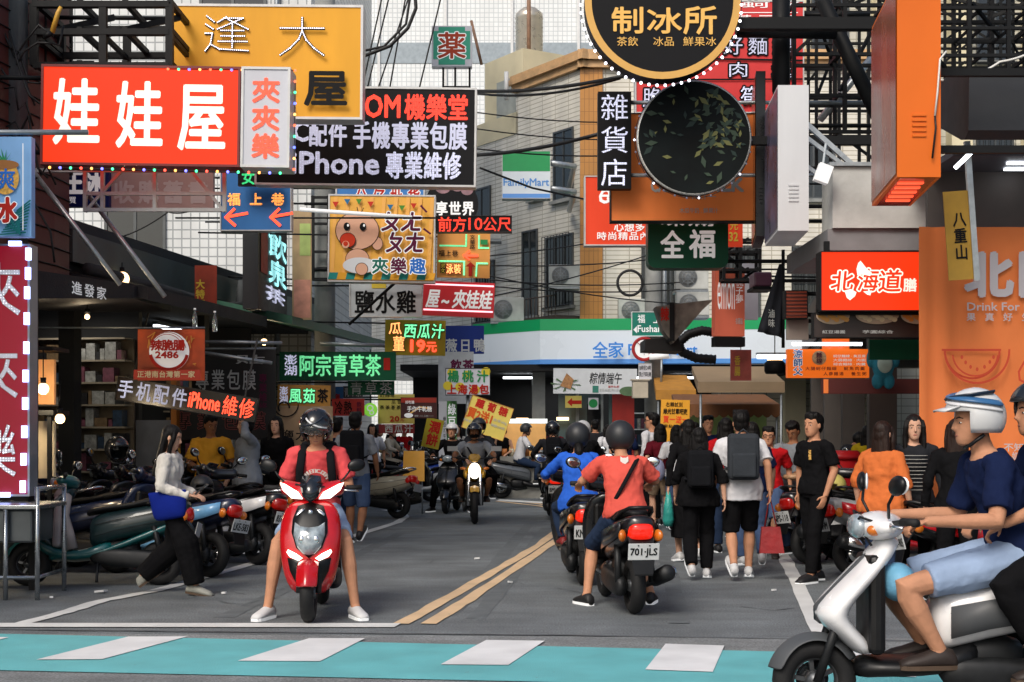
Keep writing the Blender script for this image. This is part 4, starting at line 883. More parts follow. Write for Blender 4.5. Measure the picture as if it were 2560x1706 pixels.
s.text('t', 'e', (1493, 476, 1522, 512), L_white, slant=.2); s.text('t', 'esbi', (1516, 480, 1580, 510), L_white); s.text('r', '心想多', (1534, 558, 1610, 582), (.02, L_white)); s.text('r', '時尚精品內衣', (1491, 583, 1648, 603), L_white).done()
s = Sign('dark green rounded sign with two thick white characters', (1617, 540, 1816, 674), 17.2, F_dgreen, None, th=.3, br='R', round_=20)
s.text('t', '全', (1649, 582, 1706, 648), (.03, L_white)); s.text('t', '福', (1720, 580, 1782, 648), (.03, L_white)); s.text('t', '味', (1650, 544, 1706, 570), (.03, L_white)); s.text('t', '滿', (1716, 544, 1780, 570), (.03, L_white)).done()
s = Sign('little red price sign hanging behind the dark green rounded sign', (1818, 548, 1856, 618), 18.0, F_oran2, None, th=.05, br='R', pipes=1); s.text('t', '32', (1822, 582, 1844, 604), (.03, L_yel)); s.text('t', '元', (1824, 556, 1844, 576), (.02, L_yel)).done()
# street-facing boxes: narrow end to camera
def end_box(label, px0, px1, py0, py1, Ya, Yb, pxf, end, face, bottom=None, name='box_sign'):
    """Box sign parallel to the street: its narrow end px0..px1 faces the camera at Ya, its street face runs back to pixel pxf at Yb."""
    a, b, c = at(px0, py1, Ya), at(px1, py1, Ya), at(pxf, py1, Yb); k = Ya / FPX
    t = thing(name, label, 'sign', (a.x, Ya, a.z)); h = (py1 - py0) * k; w = b.x - a.x; dx = c.x - a.x; d = Yb - Ya
    m = MB(); m.loft([[(0, 0, zz), (w, 0, zz), (w + dx, d, zz), (dx, d, zz)] for zz in (0, h)], True, 0, False); m.build('case', end, t)
    m = MB(); e = .006
    m.quad((dx - e, d, .03), (-e, 0.02, .03), (-e, .02, h - .03), (dx - e, d, h - .03)); m.build('street_face', face, t)
    for zz in ((.42,) if h > 2 else (.2,)):
        m = MB()
        for q in range(5): m.box(w * .34, w * .66, -.012, -.001, h * zz + q * .04, h * zz + q * .04 + .018)
        m.build('vent', end, t)
    return t, w, h, dx, d
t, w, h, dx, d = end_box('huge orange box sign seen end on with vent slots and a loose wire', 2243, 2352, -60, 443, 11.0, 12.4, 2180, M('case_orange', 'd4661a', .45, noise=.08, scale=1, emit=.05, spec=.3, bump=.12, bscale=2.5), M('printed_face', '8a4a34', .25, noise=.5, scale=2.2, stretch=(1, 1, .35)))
m = MB(); m.tube([(w * 1.1, -.03, h * .62), (w * .95, -.04, h * .58), (w * .9, -.03, h * .42), (w * .84, -.03, h * .3)], .008, 6); m.build('wire', wirew, t)
m = MB(); m.tube([(w * .84, -.03, h * .3), (w * .86, -.03, h * .24), (w * .78, -.03, h * .09)], .008, 6); m.build('wire', wire, t)
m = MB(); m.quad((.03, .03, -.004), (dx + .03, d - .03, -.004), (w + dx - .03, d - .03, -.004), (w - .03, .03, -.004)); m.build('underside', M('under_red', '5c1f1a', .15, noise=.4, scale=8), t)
m = MB()
for q in range(5): m.box(dx * .2 * q + .06, dx * .2 * q + w - .08, d * .12 + d * .15 * q, d * .12 + d * .15 * q + .05, -.02, -.006)
m.build('strip_light', M('under_glow', 'ff5a38', .3, noise=0, emit=.9), t)
m = MB(); m.bar((w, .5, h * .6), (w + 1.6, .5, h * .6), .06); m.bar((w, .5, h * .2), (w + 1.6, .5, h * .2), .06); m.build('bracket', blackst, t)
t, w, h, dx, d = end_box('white box sign seen end on between the round leafy sign and the steel lattice', 1945, 2022, 213, 577, 14.6, 15.8, 1913, M('case_white', 'c6c8ca', .4, noise=.12, scale=2, stretch=(1, 1, .2), emit=.06, bump=.1, bscale=3), M('printed_face_blue', '54536b', .3, noise=.6, scale=3))
m = MB(); m.bar((w, .3, h * .8), (w + 1.0, .3, h * .2), .05); m.bar((w, .3, h * .7), (w + 1.2, .3, h * .1), .04); m.bar((w, .3, h * .5), (w + .9, .3, h * .05), .04); m.build('bracket', galv, t)
t, w, h, dx, d = end_box('slim dark glossy box sign seen edge on beside the white box sign', 1890, 1914, 178, 590, 15.9, 17, 1880, M('case_black', '1c1f22', .3, noise=.2), M('face_bronze', '6b5a3a', .2, noise=.5))
# AG red lit board and food photo band
s = Sign('bright red lit shop sign with white brush characters and a map outline', (2046, 632, 2310, 780), 13.6, F_red, blackst, 2, .2)
for ch, r_ in (('北', (2070, 682, 2124, 730)), ('海', (2136, 676, 2186, 730)), ('道', (2188, 678, 2242, 732))): s.text('t', ch, r_, [(.04, L_glow, 2.5), (.02, F_red)], slant=.1)
s.poly([(2138, 662), (2144, 656), (2160, 676), (2172, 686), (2168, 694), (2150, 690), (2136, 692), (2134, 676)], L_glow); s.poly([(2104, 730), (2120, 726), (2134, 734), (2130, 744), (2118, 754), (2110, 748)], L_glow); s.poly([(2150, 732), (2172, 730), (2168, 742), (2160, 740)], L_glow); s.text('t', '膳', (2250, 700, 2282, 732), (.03, L_glow)).done()
m = MB(); m.bar((-s.w, .05, 0), (s.w, .05, 0), .05); m.bar((-s.w * .8, .1, s.h), (-s.w * .8, .1, s.h + .12), .05); m.build('bracket', blackst, s.root)
s = Sign('dark menu band with three bowls of food under the red lit sign', (2030, 784, 2310, 846), 13.75, M('menu_band', '2e2320', .4), blackst, 2, .08)
for cx, w_, c1 in ((2080, 42, 'd69a4a'), (2189, 54, 'd8c7a0'), (2286, 40, 'd88a3a')):
    s.disc((cx, 790), w_, 22, M('bowl_' + c1, 'b9a38a', .5, noise=.1)); s.rect_((cx - w_ - 2, 766, cx + w_ + 2, 784.5), M('menu_band', '2e2320'))
    for q in range(9): s.disc((cx - w_ * .75 + q * w_ * .19, 791 + (q % 3) * 5), 7, 6, M('food_' + c1, c1, .5, noise=.1), 10)
s.text('t', '紅豆湯圓', (2050, 828, 2106, 836), L_grey); s.text('t', '芋圓綜合', (2150, 828, 2226, 836), L_grey).done()
# AH orange, AI coral, black flag
s = Sign('bright orange lit noodle sign with blue characters in a column', (1967, 874, 2170, 945), 17.5, M('lit_orange', 'b04410', .4, noise=.06, emit=.5, scale=2, ecol='f0701c'), None, th=.12, br='R')
s.text('c', '涼師父', (1981, 876, 2003, 939), [(.02, L_white, 1.2), (.02, L_blue)], gap=.12); s.disc((2045, 896), 18, 18, M('print_seal', 'c9a27a', .5, noise=.4, scale=30)); s.text('c', '麵線', (2038, 882, 2052, 910), L_maroon, gap=.05)
for yy_, t_, x0 in ((888, '蚵仔麵線 · 臭豆腐', 2080), (898, '大腸麵線 · 肉圓', 2080), (908, '綜合麵線 · 肉羹', 2080)): s.text('t', t_, (x0, yy_, 2160, yy_ + 7), L_white)
s.text('r', '大腸蚵仔麵線', (2010, 918, 2088, 927), L_maroon, gap=.15); s.text('r', '魷魚肉羹', (2106, 918, 2158, 927), L_maroon, gap=.2); s.text('r', '人蔘雞湯', (2055, 931, 2105, 940), L_maroon, gap=.2); s.text('r', '養生粥', (2124, 931, 2162, 940), L_maroon, gap=.2).done()
m = MB(); m.tube([(-s.w * .9, -.1, s.h + .06), (s.w * .8, -.1, s.h + .06)], .02, 8); m.build('strip_light', cool, s.root)
s = Sign('small orange lit arrow board just above the orange noodle sign', (2056, 846, 2122, 878), 17.9, M('lit_orange', 'e8641c'), None, th=.06); s.text('t', '小吃', (2066, 852, 2104, 872), (.03, N_red)).done()
s = Sign('coral hanging sign with tall thin white lettering', (1783, 672, 1858, 842), 19.5, F_coral, None, th=.16, yaw=R(10), br='R')
s.text('t', 'emon', (1788, 706, 1832, 776), (-.012, L_white)); s.text('c', '梳子夢', (1834, 696, 1854, 760), (-.01, L_white), gap=.02); s.text('t', '衣著館', (1834, 796, 1852, 812), L_grey).done()
m = MB(); m.box(-s.w, s.w, -.1, .1, -.14, -.01); m.build('base_tray', blackst, s.root)
s = Sign('plain white panel standing behind the coral sign', (1856, 660, 1894, 800), 20.2, F_white, None, th=.1, br='R'); s.done()
t = thing('banner', 'slanting black cloth banner with pale print on a vertical pole', 'banner', at(1926, 850, 16.8)); k = 16.8 / FPX; m = MB(); rows = []
for i in range(12):
    q = i / 11; x1_, x0_ = 30, 30 - 8 - q * 54; rows.append([((x0_ + (x1_ - x0_) * j / 5) * k, .06 * math.sin(j * 2.1 + q * 3) * q, (190 - q * 185 + (j - 5) * q * -3) * k) for j in range(6)])
m.loft(rows, False, 0, True, False); bo = m.build('cloth', cloth('cloth_charcoal', '2b2d33'), t, thick=.004)
m = MB(); m.tube([(32 * k, 0, -20 * k), (32 * k, 0, 225 * k)], .02, 8); m.build('pole', blackst, t)
m = MB(); col_em(m, '滷味', -8 * k, 8 * k, 30 * k, 75 * k, -.075, 0); m.build('lettering', L_grey, t)
# AJ road signs on the concrete pole at the corner
p = at(1634, 1084, 30.0); t = thing('utility_pole', 'stained concrete utility pole carrying road signs at the store corner', 'pole', (p.x, p.y, 0))
m = MB(); m.lathe([(.2, 0), (.17, 9.5)], n=20); m.build('shaft', conc, t)
m = MB(); m.tube([(.22, -.1, 3.2), (.22, -.1, 6.0)], .05, 8); m.tube([(-.25, -.1, 5.2), (-.25, -.1, 7.9)], .02, 6); m.build('conduit', greyst, t)
k = 29.6 / FPX
s = Sign('green street name sign reading Fushang with a white arrow', (1579, 780, 1672, 841), 29.6, M('road_green', '0f7a68', .4, noise=.05), L_white, 1, .03)
s.text('t', '福', (1594, 787, 1612, 808), L_white); s.text('t', '上', (1633, 787, 1652, 808), L_white); s.text('t', 'Fushang', (1594, 814, 1664, 836), (.02, L_white)); s.poly([(1583, 825), (1592, 816), (1592, 834)], L_white).done()
t = thing('road_sign', 'round red and white no turning sign on the corner pole', 'sign', at(1610, 904, 29.5)); z = 31 * k
m = MB(); m.lathe([(z, -.015), (z, .015)], (0, 0, z), rotm(R(90)), 32, sm=False); m.build('panel', L_white, t)
m = MB(); m.torus((0, -.018, z), z * .87, z * .13, rotm(R(90)), 32, 6, flat=.15); m.bar((-z * .62, -.022, z * 1.6), (z * .62, -.022, z * .4), z * .24, .01); m.build('ring', M('road_red', 'a81e22', .4, noise=0), t)
m = MB(); m.bar((0, -.02, z * .5), (0, -.02, z * 1.4), z * .16, .006); m.bar((0, -.02, z * 1.35), (z * .5, -.02, z * 1.35), z * .16, .006); m.build('arrow', L_black, t)
s = Sign('small white plate with black no right turn hours under the round road sign', (1596, 908, 1629, 949), 29.5, F_white, L_grey, 1, .02); s.text('t', '18時至24時', (1598, 914, 1627, 926), L_black); s.text('t', '禁止汽車右轉', (1598, 930, 1627, 942), L_black).done()
t = thing('meter_box', 'beige meter box strapped to the concrete pole at the corner', 'box', at(1600, 996, 29.4)); m = MB(); m.box(-.16, .16, -.12, .12, 0, .36); m.build('case', M('box_beige', 'b5ad9c', .6), t, bevel=.01); m = MB(); m.box(-.19, .19, -.15, .14, .362, .39); m.build('lid', M('box_beige', 'b5ad9c'), t)
t = thing('security_camera', 'white bullet camera on a steel arm at the corner pole', 'camera', at(1648, 893, 29.3)); m = MB(); m.tube([(-.2, 0, .0), (.2, 0, .03)], .06, 12); m.build('housing', L_white, t); m = MB(); m.tube([(.05, 0, -.05), (.05, .1, -.7)], .025, 8); m.build('arm', greyst, t)
# dragon boat banner under the fascia
s = Sign('white festival banner with black brush characters and a wrapped rice dumpling', (1383, 922, 1592, 985), 33.6, M('banner_white', 'c3c8cc', .6, noise=.06, emit=.05), None, th=.03, name='banner', cat='banner', roll=R(.5))
s.text('t', '粽情端午', (1472, 932, 1552, 960), L_black, slant=.15); s.text('t', '單件96折', (1520, 964, 1548, 970), L_red); s.text('t', '會員任選2件92折', (1498, 972, 1548, 979), L_grey); s.rect_((1481, 965, 1496, 982), M('stamp_teal', '3f7d70', .5, noise=0, spec=.12))
for i in range(8): a = R(i * 45 + 10); s.poly([(1414, 962), (1414 + 34 * math.cos(a - .2), 962 + 16 * math.sin(a - .2)), (1414 + 40 * math.cos(a), 962 + 19 * math.sin(a))], M('leaf_print_green', '4d6a48', .6, noise=.2))
s.poly([(1400, 966), (1416, 934), (1434, 950), (1426, 974)], M('dumpling', 'a3764a', .6, noise=.3, scale=20)); s.disc((1572, 978), 24, 12, M('leaf_print_green', '4d6a48')).done()
s = Sign('yellow window poster with a thick red arrow', (1413, 990, 1454, 1020), 35.3, F_lightyel, None, th=.02, name='poster', cat='poster'); s.line([(1450, 1006), (1428, 1006)], 9, L_red); s.poly([(1418, 1006), (1430, 995), (1430, 1017)], L_red).done()
s = Sign('round green wifi sticker poster on the dark shop door', (1471, 995, 1496, 1024), 35.3, F_white, None, th=.02, name='poster', cat='poster'); s.disc((1483, 1009), 11, 11, L_green).done()
s = Sign('yellow hand-written buy one get one board near the corner pole', (1650, 1000, 1722, 1108), 25.5, M('board_marigold', 'd89a2a', .5, noise=.06, emit=.08), None, th=.03, roll=R(1.5), name='placard')
s.text('r', '右轉試到', (1662, 1006, 1704, 1018), L_black); s.text('r', '綠光甘單吧吏', (1656, 1022, 1716, 1036), (.03, L_black), gap=.02); s.text('r', '買一送一', (1656, 1040, 1718, 1058), (.02, F_oran2)); s.text('r', '單點限定', (1658, 1062, 1704, 1070), L_black); s.text('t', '$80', (1690, 1078, 1712, 1092), (.03, L_black)).done()
m = MB(); m.tube([(0, .03, .3), (0, .03, -1.2)], .02, 6); m.build('post', greyst, s.root)
# big orange banner at right
s = Sign('huge orange cloth banner with pale drink lettering and a melon slice drawing', (2296, 568, 2760, 1560), 13.0, None, None, th=.03, name='banner', cat='banner', nopanel=True)
m = MB(); rows = []
for i in range(14):
    z_ = s.h * i / 13; rows.append([(-s.w + 2 * s.w * j / 40, -.03 * math.sin(j * 1.3 + .2 * math.sin(i)) * math.exp(-j / 7) - .006 * math.sin(j * .9 + i * .3) - (.02 if j == 0 else 0), z_) for j in range(41)])
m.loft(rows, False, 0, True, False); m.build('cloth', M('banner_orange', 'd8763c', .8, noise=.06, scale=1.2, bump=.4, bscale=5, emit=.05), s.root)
Lb = M('banner_pale', 'b9b4b8', .6, noise=0); Lo = M('banner_red_line', 'c2401f', .6, noise=0); s.layer = 14
s.text('t', '北', (2411, 636, 2526, 740), (.05, Lb)); s.text('t', '回', (2548, 636, 2660, 740), (.05, Lb)); s.text('t', 'Drink For Life', (2414, 758, 2600, 778), (.015, Lb)); s.text('r', '果真好生活', (2412, 784, 2618, 804), Lb, gap=1.05)
s.line([(2352, 876), (2496, 876)], 5, Lo); s.arc((2424, 877), 70, 5, 0, 180, Lo); s.arc((2432, 877), 82, 5, 0, 165, Lo); s.arc((2424, 884), 58, 4, 8, 172, Lo)
for x_, y_ in ((2389, 896), (2398, 909), (2410, 920), (2426, 926), (2444, 920), (2457, 908), (2466, 896)): s.disc((x_, y_), 3.5, 5, Lo, 10)
s.line([(2548, 896), (2528, 932), (2530, 952), (2548, 962), (2566, 952), (2568, 932), (2548, 896)], 5, Lo)
s.text('t', '不知道喝', (2490, 1108, 2590, 1128), (.01, Lb)); s.text('t', '奶', (2510, 1130, 2528, 1150), (.01, Lb)).done()
s = Sign('mustard cloth flag with black characters hanging before the orange banner', (2372, 478, 2434, 700), 12.4, M('cloth_mustard', 'b08a33', .75, noise=.12, bump=.3, bscale=9), None, th=.012, name='banner', cat='banner', roll=R(-4))
s.text('c', '八重山', (2392, 530, 2424, 650), (.02, L_black)).done()
m = MB(); m.box(s.w, s.w + .05, -.02, .02, -.02, 1.2); m.build('pole', galv, s.root)
# left edge: red LED pillar, pineapple sign, awning, banners
s = Sign('tall dark red upright sign with white lamp-dot characters and blue-white lamp blocks', (-60, 614, 84, 1240), 13.2, M('pillar_red', '6a0a1e', .45, noise=.08, emit=.32, ecol='b00e2c'), M('frame_steel', '9aa0a8', .4, metal=.4), 5, .2)
for ch, r_ in (('夾', (-50, 660, 60, 790)), ('夾', (-52, 868, 54, 995)), ('樂', (-52, 1062, 50, 1195))): s.text('t', ch, r_, [(.012, L_grey), (.0, led_mat('lamp_dots_big', 'f4f4ff', 2.2, 40, .1))])
s.done()
m = MB(); m.box(s.x(60), s.x(78), .12, .2, -s.root.location.z, s.h * .98); m.build('post', blackst, s.root)
lampb = M('lamp_block', 'c8d0ff', .3, noise=0, emit=3.0, ecol='aab8ff')
for i, (px, py, vert) in enumerate([(50, 614, 0), (83, 640, 1), (82, 688, 1), (80, 736, 1), (79, 800, 1), (78, 872, 1), (76, 942, 1), (75, 1010, 1), (73, 1080, 1), (71, 1148, 1), (69, 1216, 1), (22, 1236, 0)]):
    m = MB(); xx, zz = s.x(px), s.z(py); a, b = (6 * s.k, 15 * s.k) if vert else (15 * s.k, 6 * s.k); m.box(xx - a, xx + a, -.15, -.115, zz - b, zz + b); m.build('lamp_block', lampb, s.root)
s = Sign('blue drink sign with a pineapple, palm fronds and red characters', (-60, 345, 83, 594), 12.8, M('sign_sky', '6f9fd0', .5, noise=.06, emit=.08), None, th=.1, br=None)
gl = M('print_leaf', '2f8a5a', .5, noise=0, spec=.12); gt = M('print_palm', '156a70', .5, noise=0, spec=.12)
for i in range(7): a = R(200 + i * 23); s.poly([(14, 412), (14 + 36 * math.cos(a) - 5, 412 + 38 * math.sin(a)), (20, 408)], gl)
s.disc((20, 448), 34, 42, M('print_pine', 'd3a345', .5, noise=.3, scale=40)); s.disc((16, 416), 38, 12, M('print_hat', '9a6a3f', .5, noise=0, spec=.12)); s.text('t', '爽', (-2, 426, 44, 480), (.02, L_blue))
for i in range(11): s.line([(82 - i * 1, 505 + i * 8), (50 - i * 4, 530 + i * 6)], 4, gt)
for i in range(9): s.line([(60, 590), (2 + i * 7, 540 + (i % 3) * 8)], 4, gt)
s.text('t', '冰', (-6, 500, 52, 560), [(.03, L_white, 3), (.05, L_red)]); s.line([(68, 366), (68, 580)], 2, L_white).done()
m = MB(); m.tube([(-1.2, .0, s.h + .05), (.75, .0, s.h + .05)], .025, 8); m.tube([(-.2, 0, 0), (-.2, 0, -.2)], .02, 6); m.build('bracket', greyst, s.root)
# ------------------------------------------------------------------ steel lattices, awnings, cables, stalls
def lattice(label, rect, Y, nx, nz, diag, seed, mat=blackst, w=.05, depth=.5):
    x0, y0, x1, y1 = rect; rr = random.Random(seed); k = Y / FPX; t = thing('steel_lattice', label, 'frame', at((x0 + x1) / 2, y1, Y)); W, H = (x1 - x0) * k / 2, (y1 - y0) * k
    for i in range(nx + 1):
        m = MB()
        x = -W + 2 * W * i / nx + (rr.uniform(-.06, .06) if 0 < i < nx else 0)
        m.box(x - w / 2, x + w / 2, -w / 2, w / 2, 0, H); m.box(x - w / 2, x + w / 2, depth - w / 2, depth + w / 2, 0, H); m.bar((x, 0, H * .5), (x, depth, H * .5), w * .6); m.build('upright', mat, t)
    m = MB()
    for j in range(nz + 1):
        z = H * j / nz + (rr.uniform(-.06, .06) if 0 < j < nz else 0)
        m.box(-W, W, -w / 2 - .004, w / 2 + .004, z - w * .4, z + w * .4); m.box(-W, W, depth - w / 2 - .004, depth + w / 2 + .004, z - w * .4, z + w * .4)
        for x in (-W, -W / 3, W / 3, W): m.bar((x, 0, z + w * .45), (x, depth, z + w * .45), w * .7)
    m.build('rail', mat, t)
    m = MB()
    for i in range(diag):
        a, b = rr.randrange(nx), rr.randrange(nz); xa, xb = -W + 2 * W * a / nx, -W + 2 * W * min(nx, a + rr.choice((1, 2))) / nx; za, zb = H * b / nz, H * min(nz, b + rr.choice((1, 2))) / nz
        if rr.random() < .5: za, zb = zb, za
        m.bar((xa, rr.choice((0, depth)), za), (xb, depth * .5, zb), w * .8)
    m.build('brace', mat, t); return t
lattice('dense black steel lattice behind the orange milk sign and the white box sign', (1830, -60, 2240, 420), 18.5, 6, 6, 10, 1, w=.038)
lattice('black steel lattice rising behind the huge orange box sign', (1985, -80, 2330, 330), 16.2, 3, 4, 6, 2, w=.045)
lattice('black steel lattice filling the upper right corner above the dark awning', (2340, -60, 2700, 210), 14.5, 4, 4, 8, 3, w=.04)
lattice('fine black steel lattice far back in the upper right corner', (2300, -60, 2640, 200), 20.0, 5, 5, 8, 4, w=.035)
lattice('black steel sign support lattice at the upper left beside the ochre sign', (85, 12, 424, 165), 14.6, 2, 2, 2, 5, w=.075, depth=.9)
lattice('tangle of dark steel bars at the upper left corner', (-80, -60, 110, 400), 15.2, 4, 7, 12, 6, w=.05, depth=.9)
lattice('thin dark lattice under the dark green rounded sign', (1810, 600, 1900, 700), 19.0, 2, 3, 3, 7, w=.04, depth=.3)
def pole_bar(name, label, cat, a, b, r, mat, group=None):
    c = (a + b) / 2; t = thing(name, label, cat, b if b.z < a.z else a, 0, group); o = t.location; m = MB(); m.tube([a - o, b - o], r, 8); m.build('bar', mat, t)
    return t
pole_bar('steel_beam', 'thick black diagonal steel beam leaning across the right lattice', 'beam', at(2055, 0, 15.6), at(2200, 300, 15.6), .085, blackst)
pole_bar('steel_pipe', 'pale grey diagonal pipe crossing the right lattice towards the orange box', 'pipe', at(2050, 300, 17.2), at(2200, 120, 17.2), .045, galv)
pole_bar('steel_beam', 'black horizontal steel beam running from the round shaved ice sign to the lattice', 'beam', at(1840, 74, 15.4), at(2090, 78, 15.4), .09, blackst)
pole_bar('steel_post', 'black upright steel post in front of the red noodle menu sign', 'post', at(1953, -40, 15.7), at(1953, 230, 15.7), .1, blackst)
pole_bar('steel_rod', 'pale thin stay rod sloping down to the dark awning from the grey frame', 'rod', at(82, 428, 14.5), at(300, 712, 14.5), .025, galv)
pole_bar('steel_rod', 'pale thin stay rod sloping down from the grey sign frame to the awning tip', 'rod', at(222, 490, 14.7), at(412, 742, 14.7), .025, galv)
pole_bar('steel_rod', 'white tube light arm reaching across the yellow cartoon sign', 'rod', at(750, 524, 19.6), at(1030, 544, 19.6), .028, L_white)
pole_bar('steel_rod', 'black rod crossing the pale grey chicken sign diagonally', 'rod', at(990, 705, 20.8), at(872, 812, 20.8), .022, blackst)
pole_bar('steel_rod', 'grey pipe carrying the long green herbal tea sign', 'rod', at(800, 860, 20.9), at(962, 864, 20.9), .03, greyst)
pole_bar('steel_rod', 'grey pipe holding up the black film banner over the phone shop', 'rod', at(508, 855, 17.7), at(705, 858, 17.7), .022, greyst)
pole_bar('steel_rod', 'pale slanted pipe above the phone repair sign', 'rod', at(508, 882, 17.4), at(680, 908, 17.4), .022, greyst)

def panel_box(name, label, cat, pts, z0, z1, mat, pname='cover', group=None):
    """Flat-topped box over ground polygon pts (world x, y)."""
    c = Vector((sum(p[0] for p in pts) / len(pts), sum(p[1] for p in pts) / len(pts), z0)); t = thing(name, label, cat, c, 0, group)
    m = MB(); m.loft([[(p[0] - c.x, p[1] - c.y, z - c.z) for p in pts] for z in (z0, z1)], True, 0, False); m.build(pname, mat, t); return t
# dark awning with three white characters
a = at(92, 1084, 13.6); b = at(333, 1084, 15.6); c = at(428, 1084, 17.6)
t = thing('awning', 'dark flat shop awning with three white brush characters at the left shop', 'awning', (b.x, b.y, 0)); m = MB()
za0, za1 = CH + (HY - 745) / FPX * 15.6, CH + (HY - 706) / FPX * 15.6
o = Vector((b.x, b.y, 0)); ring = [a - o, b - o, c - o, c - o + Vector((-1.2, .2, 0)), a - o + Vector((-1.5, .2, 0))]
zs = [(2.76, 3.03), (2.95, 3.10), (2.98, 3.15), (2.98, 3.15), (2.76, 3.03)]
m.loft([[Vector((p.x, p.y, z[i])) for p, z in zip(ring, zs)] for i in (0, 1)], True, 0, False); m.build('cover', M('awning_black', '1c1c20', .7, noise=.15, bump=.2), t)
d = (b - a); L = d.length; ux = d.normalized(); m = MB(); row_em(m, '進發家', L * .32, L * .68, -.065, .065, 0, .015, .25)
m.xf(Matrix.Translation(a - o + Vector((0, 0, 1.465))) @ Matrix.Rotation(math.atan2(ux.y, ux.x), 4, 'Z') @ Matrix.Translation((0, -.012, 0)))
m.build('lettering', L_white, t)
# banners over the left shops
s = Sign('flame orange cloth banner with a round white seal and sausage shop lettering', (345, 824, 512, 952), 16.6, M('flame_print', 'b8481a', .6, noise=.6, scale=2.4), None, th=.02, name='banner', cat='banner')
rr = random.Random(5)
for i in range(16):
    x, y = 364 + rr.random() * 128, 848 + rr.random() * 75; s.line([(x, y), (x + rr.uniform(-12, 12), y - 14 + rr.uniform(-6, 12)), (x + rr.uniform(-16, 16), y - 4)], 2.5, M('flame_yellow', 'd8923a', .6, noise=0))
s.layer = 34
s.disc((427, 880), 50, 49, L_white); s.arc((427, 880), 45, 8, 15, 165, L_red); s.arc((427, 880), 46, 1.5, 190, 350, L_red); s.arc((427, 880), 41, 1.5, 200, 340, L_red)
s.text('r', '辣脆腸', (388, 853, 472, 879), [(.04, L_red)], gap=0); s.text('t', '2486', (400, 882, 456, 898), (.06, L_red)); s.rect_((346, 927, 511, 951), M('banner_vermil', 'b5301c', .6, noise=0)); s.text('r', '正港南台灣第一家', (355, 930, 497, 946), (.02, M('letter_cream', 'd5c8a0', .5, noise=0)), gap=.1).done()
m = MB(); m.tube([(-s.w - 1.4, 0, s.h + .02), (s.w, 0, s.h + .02)], .012, 6); m.build('rod', greyst, s.root)
s = Sign('black film banner with white wrapping characters behind the flame banner', (508, 872, 690, 1030), 19.6, M('cloth_black_print', '121214', .7, noise=.2), None, th=.02, name='banner', cat='banner')
s.text('r', '專業包膜', (490, 925, 640, 975), L_grey, gap=.2); s.text('t', '貼', (590, 888, 662, 910), L_grey); s.text('c', '專業維修', (648, 935, 668, 1028), L_maroon).done()
m = MB(); m.tube([(-s.w, 0, s.h), (s.w, 0, s.h)], .02, 6); m.build('rod', greyst, s.root)
s = Sign('slanting black lamp board with white and red phone accessory lettering', (286, 968, 640, 1028), 16.8, M('board_gloss', '0d0d14', .2), M('frame_black', '0c0c0e'), 2, .08, roll=R(9.2))
for ch, x in (('手', 292), ('机', 338), ('配', 382), ('件', 428)): s.text('t', ch, (x, 975, x + 36, 1020), (.02, D_white))
s.text('t', 'iPhone', (470, 978, 548, 1016), (.04, N_red)); s.text('r', '維修', (556, 973, 634, 1022), (.01, N_red), gap=.12).done()
m = MB(); m.bar((-s.w * .8, .0, s.h), (-s.w * .8, .2, s.h + .8), .02); m.bar((s.w * .8, 0, s.h), (s.w * .8, .2, s.h + .7), .02); m.build('hanger', wire, s.root)
s = Sign('black cloth banner with red outlined characters behind the two standing youths', (425, 1020, 690, 1100), 19.3, MATS['cloth_black_print'], None, th=.02, name='banner', cat='banner')
s.text('r', '專業包膜', (432, 1030, 664, 1074), [(.03, M('letter_dull_red', '7a2a2c', .5, noise=0)), (.0, L_black)], gap=.35).done()
s = Sign('tan cloth banner with a big black swirl and salt water chicken characters', (688, 1016, 832, 1200), 19.8, M('cloth_tan', '9d8364', .7, noise=.12), None, th=.02, name='banner', cat='banner', br='L')
s.arc((716, 1012), 30, 3, 0, 200, L_black); s.arc((712, 1020), 14, 4, 150, 360, L_black); s.text('r', '鹽水雞', (696, 1075, 828, 1104), (.01, L_black), gap=.1); s.text('r', '公館改良', (700, 1122, 790, 1132), L_maroon).done()
s = Sign('small red and yellow cloth banner hanging under the shop roof edge', (487, 664, 542, 780), 18.2, M('cloth_rust', '9a3a24', .7, noise=.3, scale=4), None, th=.015, name='banner', cat='banner')
s.text('c', '大特價', (490, 700, 512, 772), (.03, L_yel)).done()
for px, lb in ((487, 'clear plastic bottle standing on the flame banner rod'), (537, 'clear plastic bottle dangling under the small red and yellow banner')):
    t = thing('bottle', lb, 'bottle', at(px, 823 if px < 500 else 830, 16.7)); m = MB(); m.lathe([(.028, 0), (.03, .02), (.03, .13), (.026, .16), (.012, .2), (.012, .225)], n=14); m.build('body', M('clear_plastic', 'cdd6d8', .1, noise=0, trans=.85), t); m = MB(); m.lathe([(.014, .226), (.014, .245)], n=12); m.build('cap', L_white, t)
# roof edges receding on the left, bridging to the far shops
LR = Matrix.Translation(LSH.location) @ Matrix.Rotation(RZL, 4, 'Z')
def left_pt(u, off, z): return LR @ Vector((u, off, z))
t = thing('awning', 'dark green edged metal awning over the far left shops', 'awning', left_pt(12.5, -.3, 0), RZL); m = MB()
m.loft([[(x, -1.1, 3.0), (x, -1.1, 3.12), (x, .28, 3.42), (x, .28, 3.3)] for x in (-2.4, 4.0)], True, 0, False); m.build('cover', M('awning_green', '2b5a48', .5, noise=.2), t)
t = thing('awning', 'black metal awning with a hanging valance over the phone shop', 'awning', left_pt(7.8, -.3, 0), RZL); m = MB()
m.loft([[(x, -.8, 2.95), (x, -.8, 3.1), (x, .28, 3.3), (x, .28, 3.2)] for x in (-2.0, 2.1)], True, 0, False); m.build('cover', MATS['awning_black'], t)
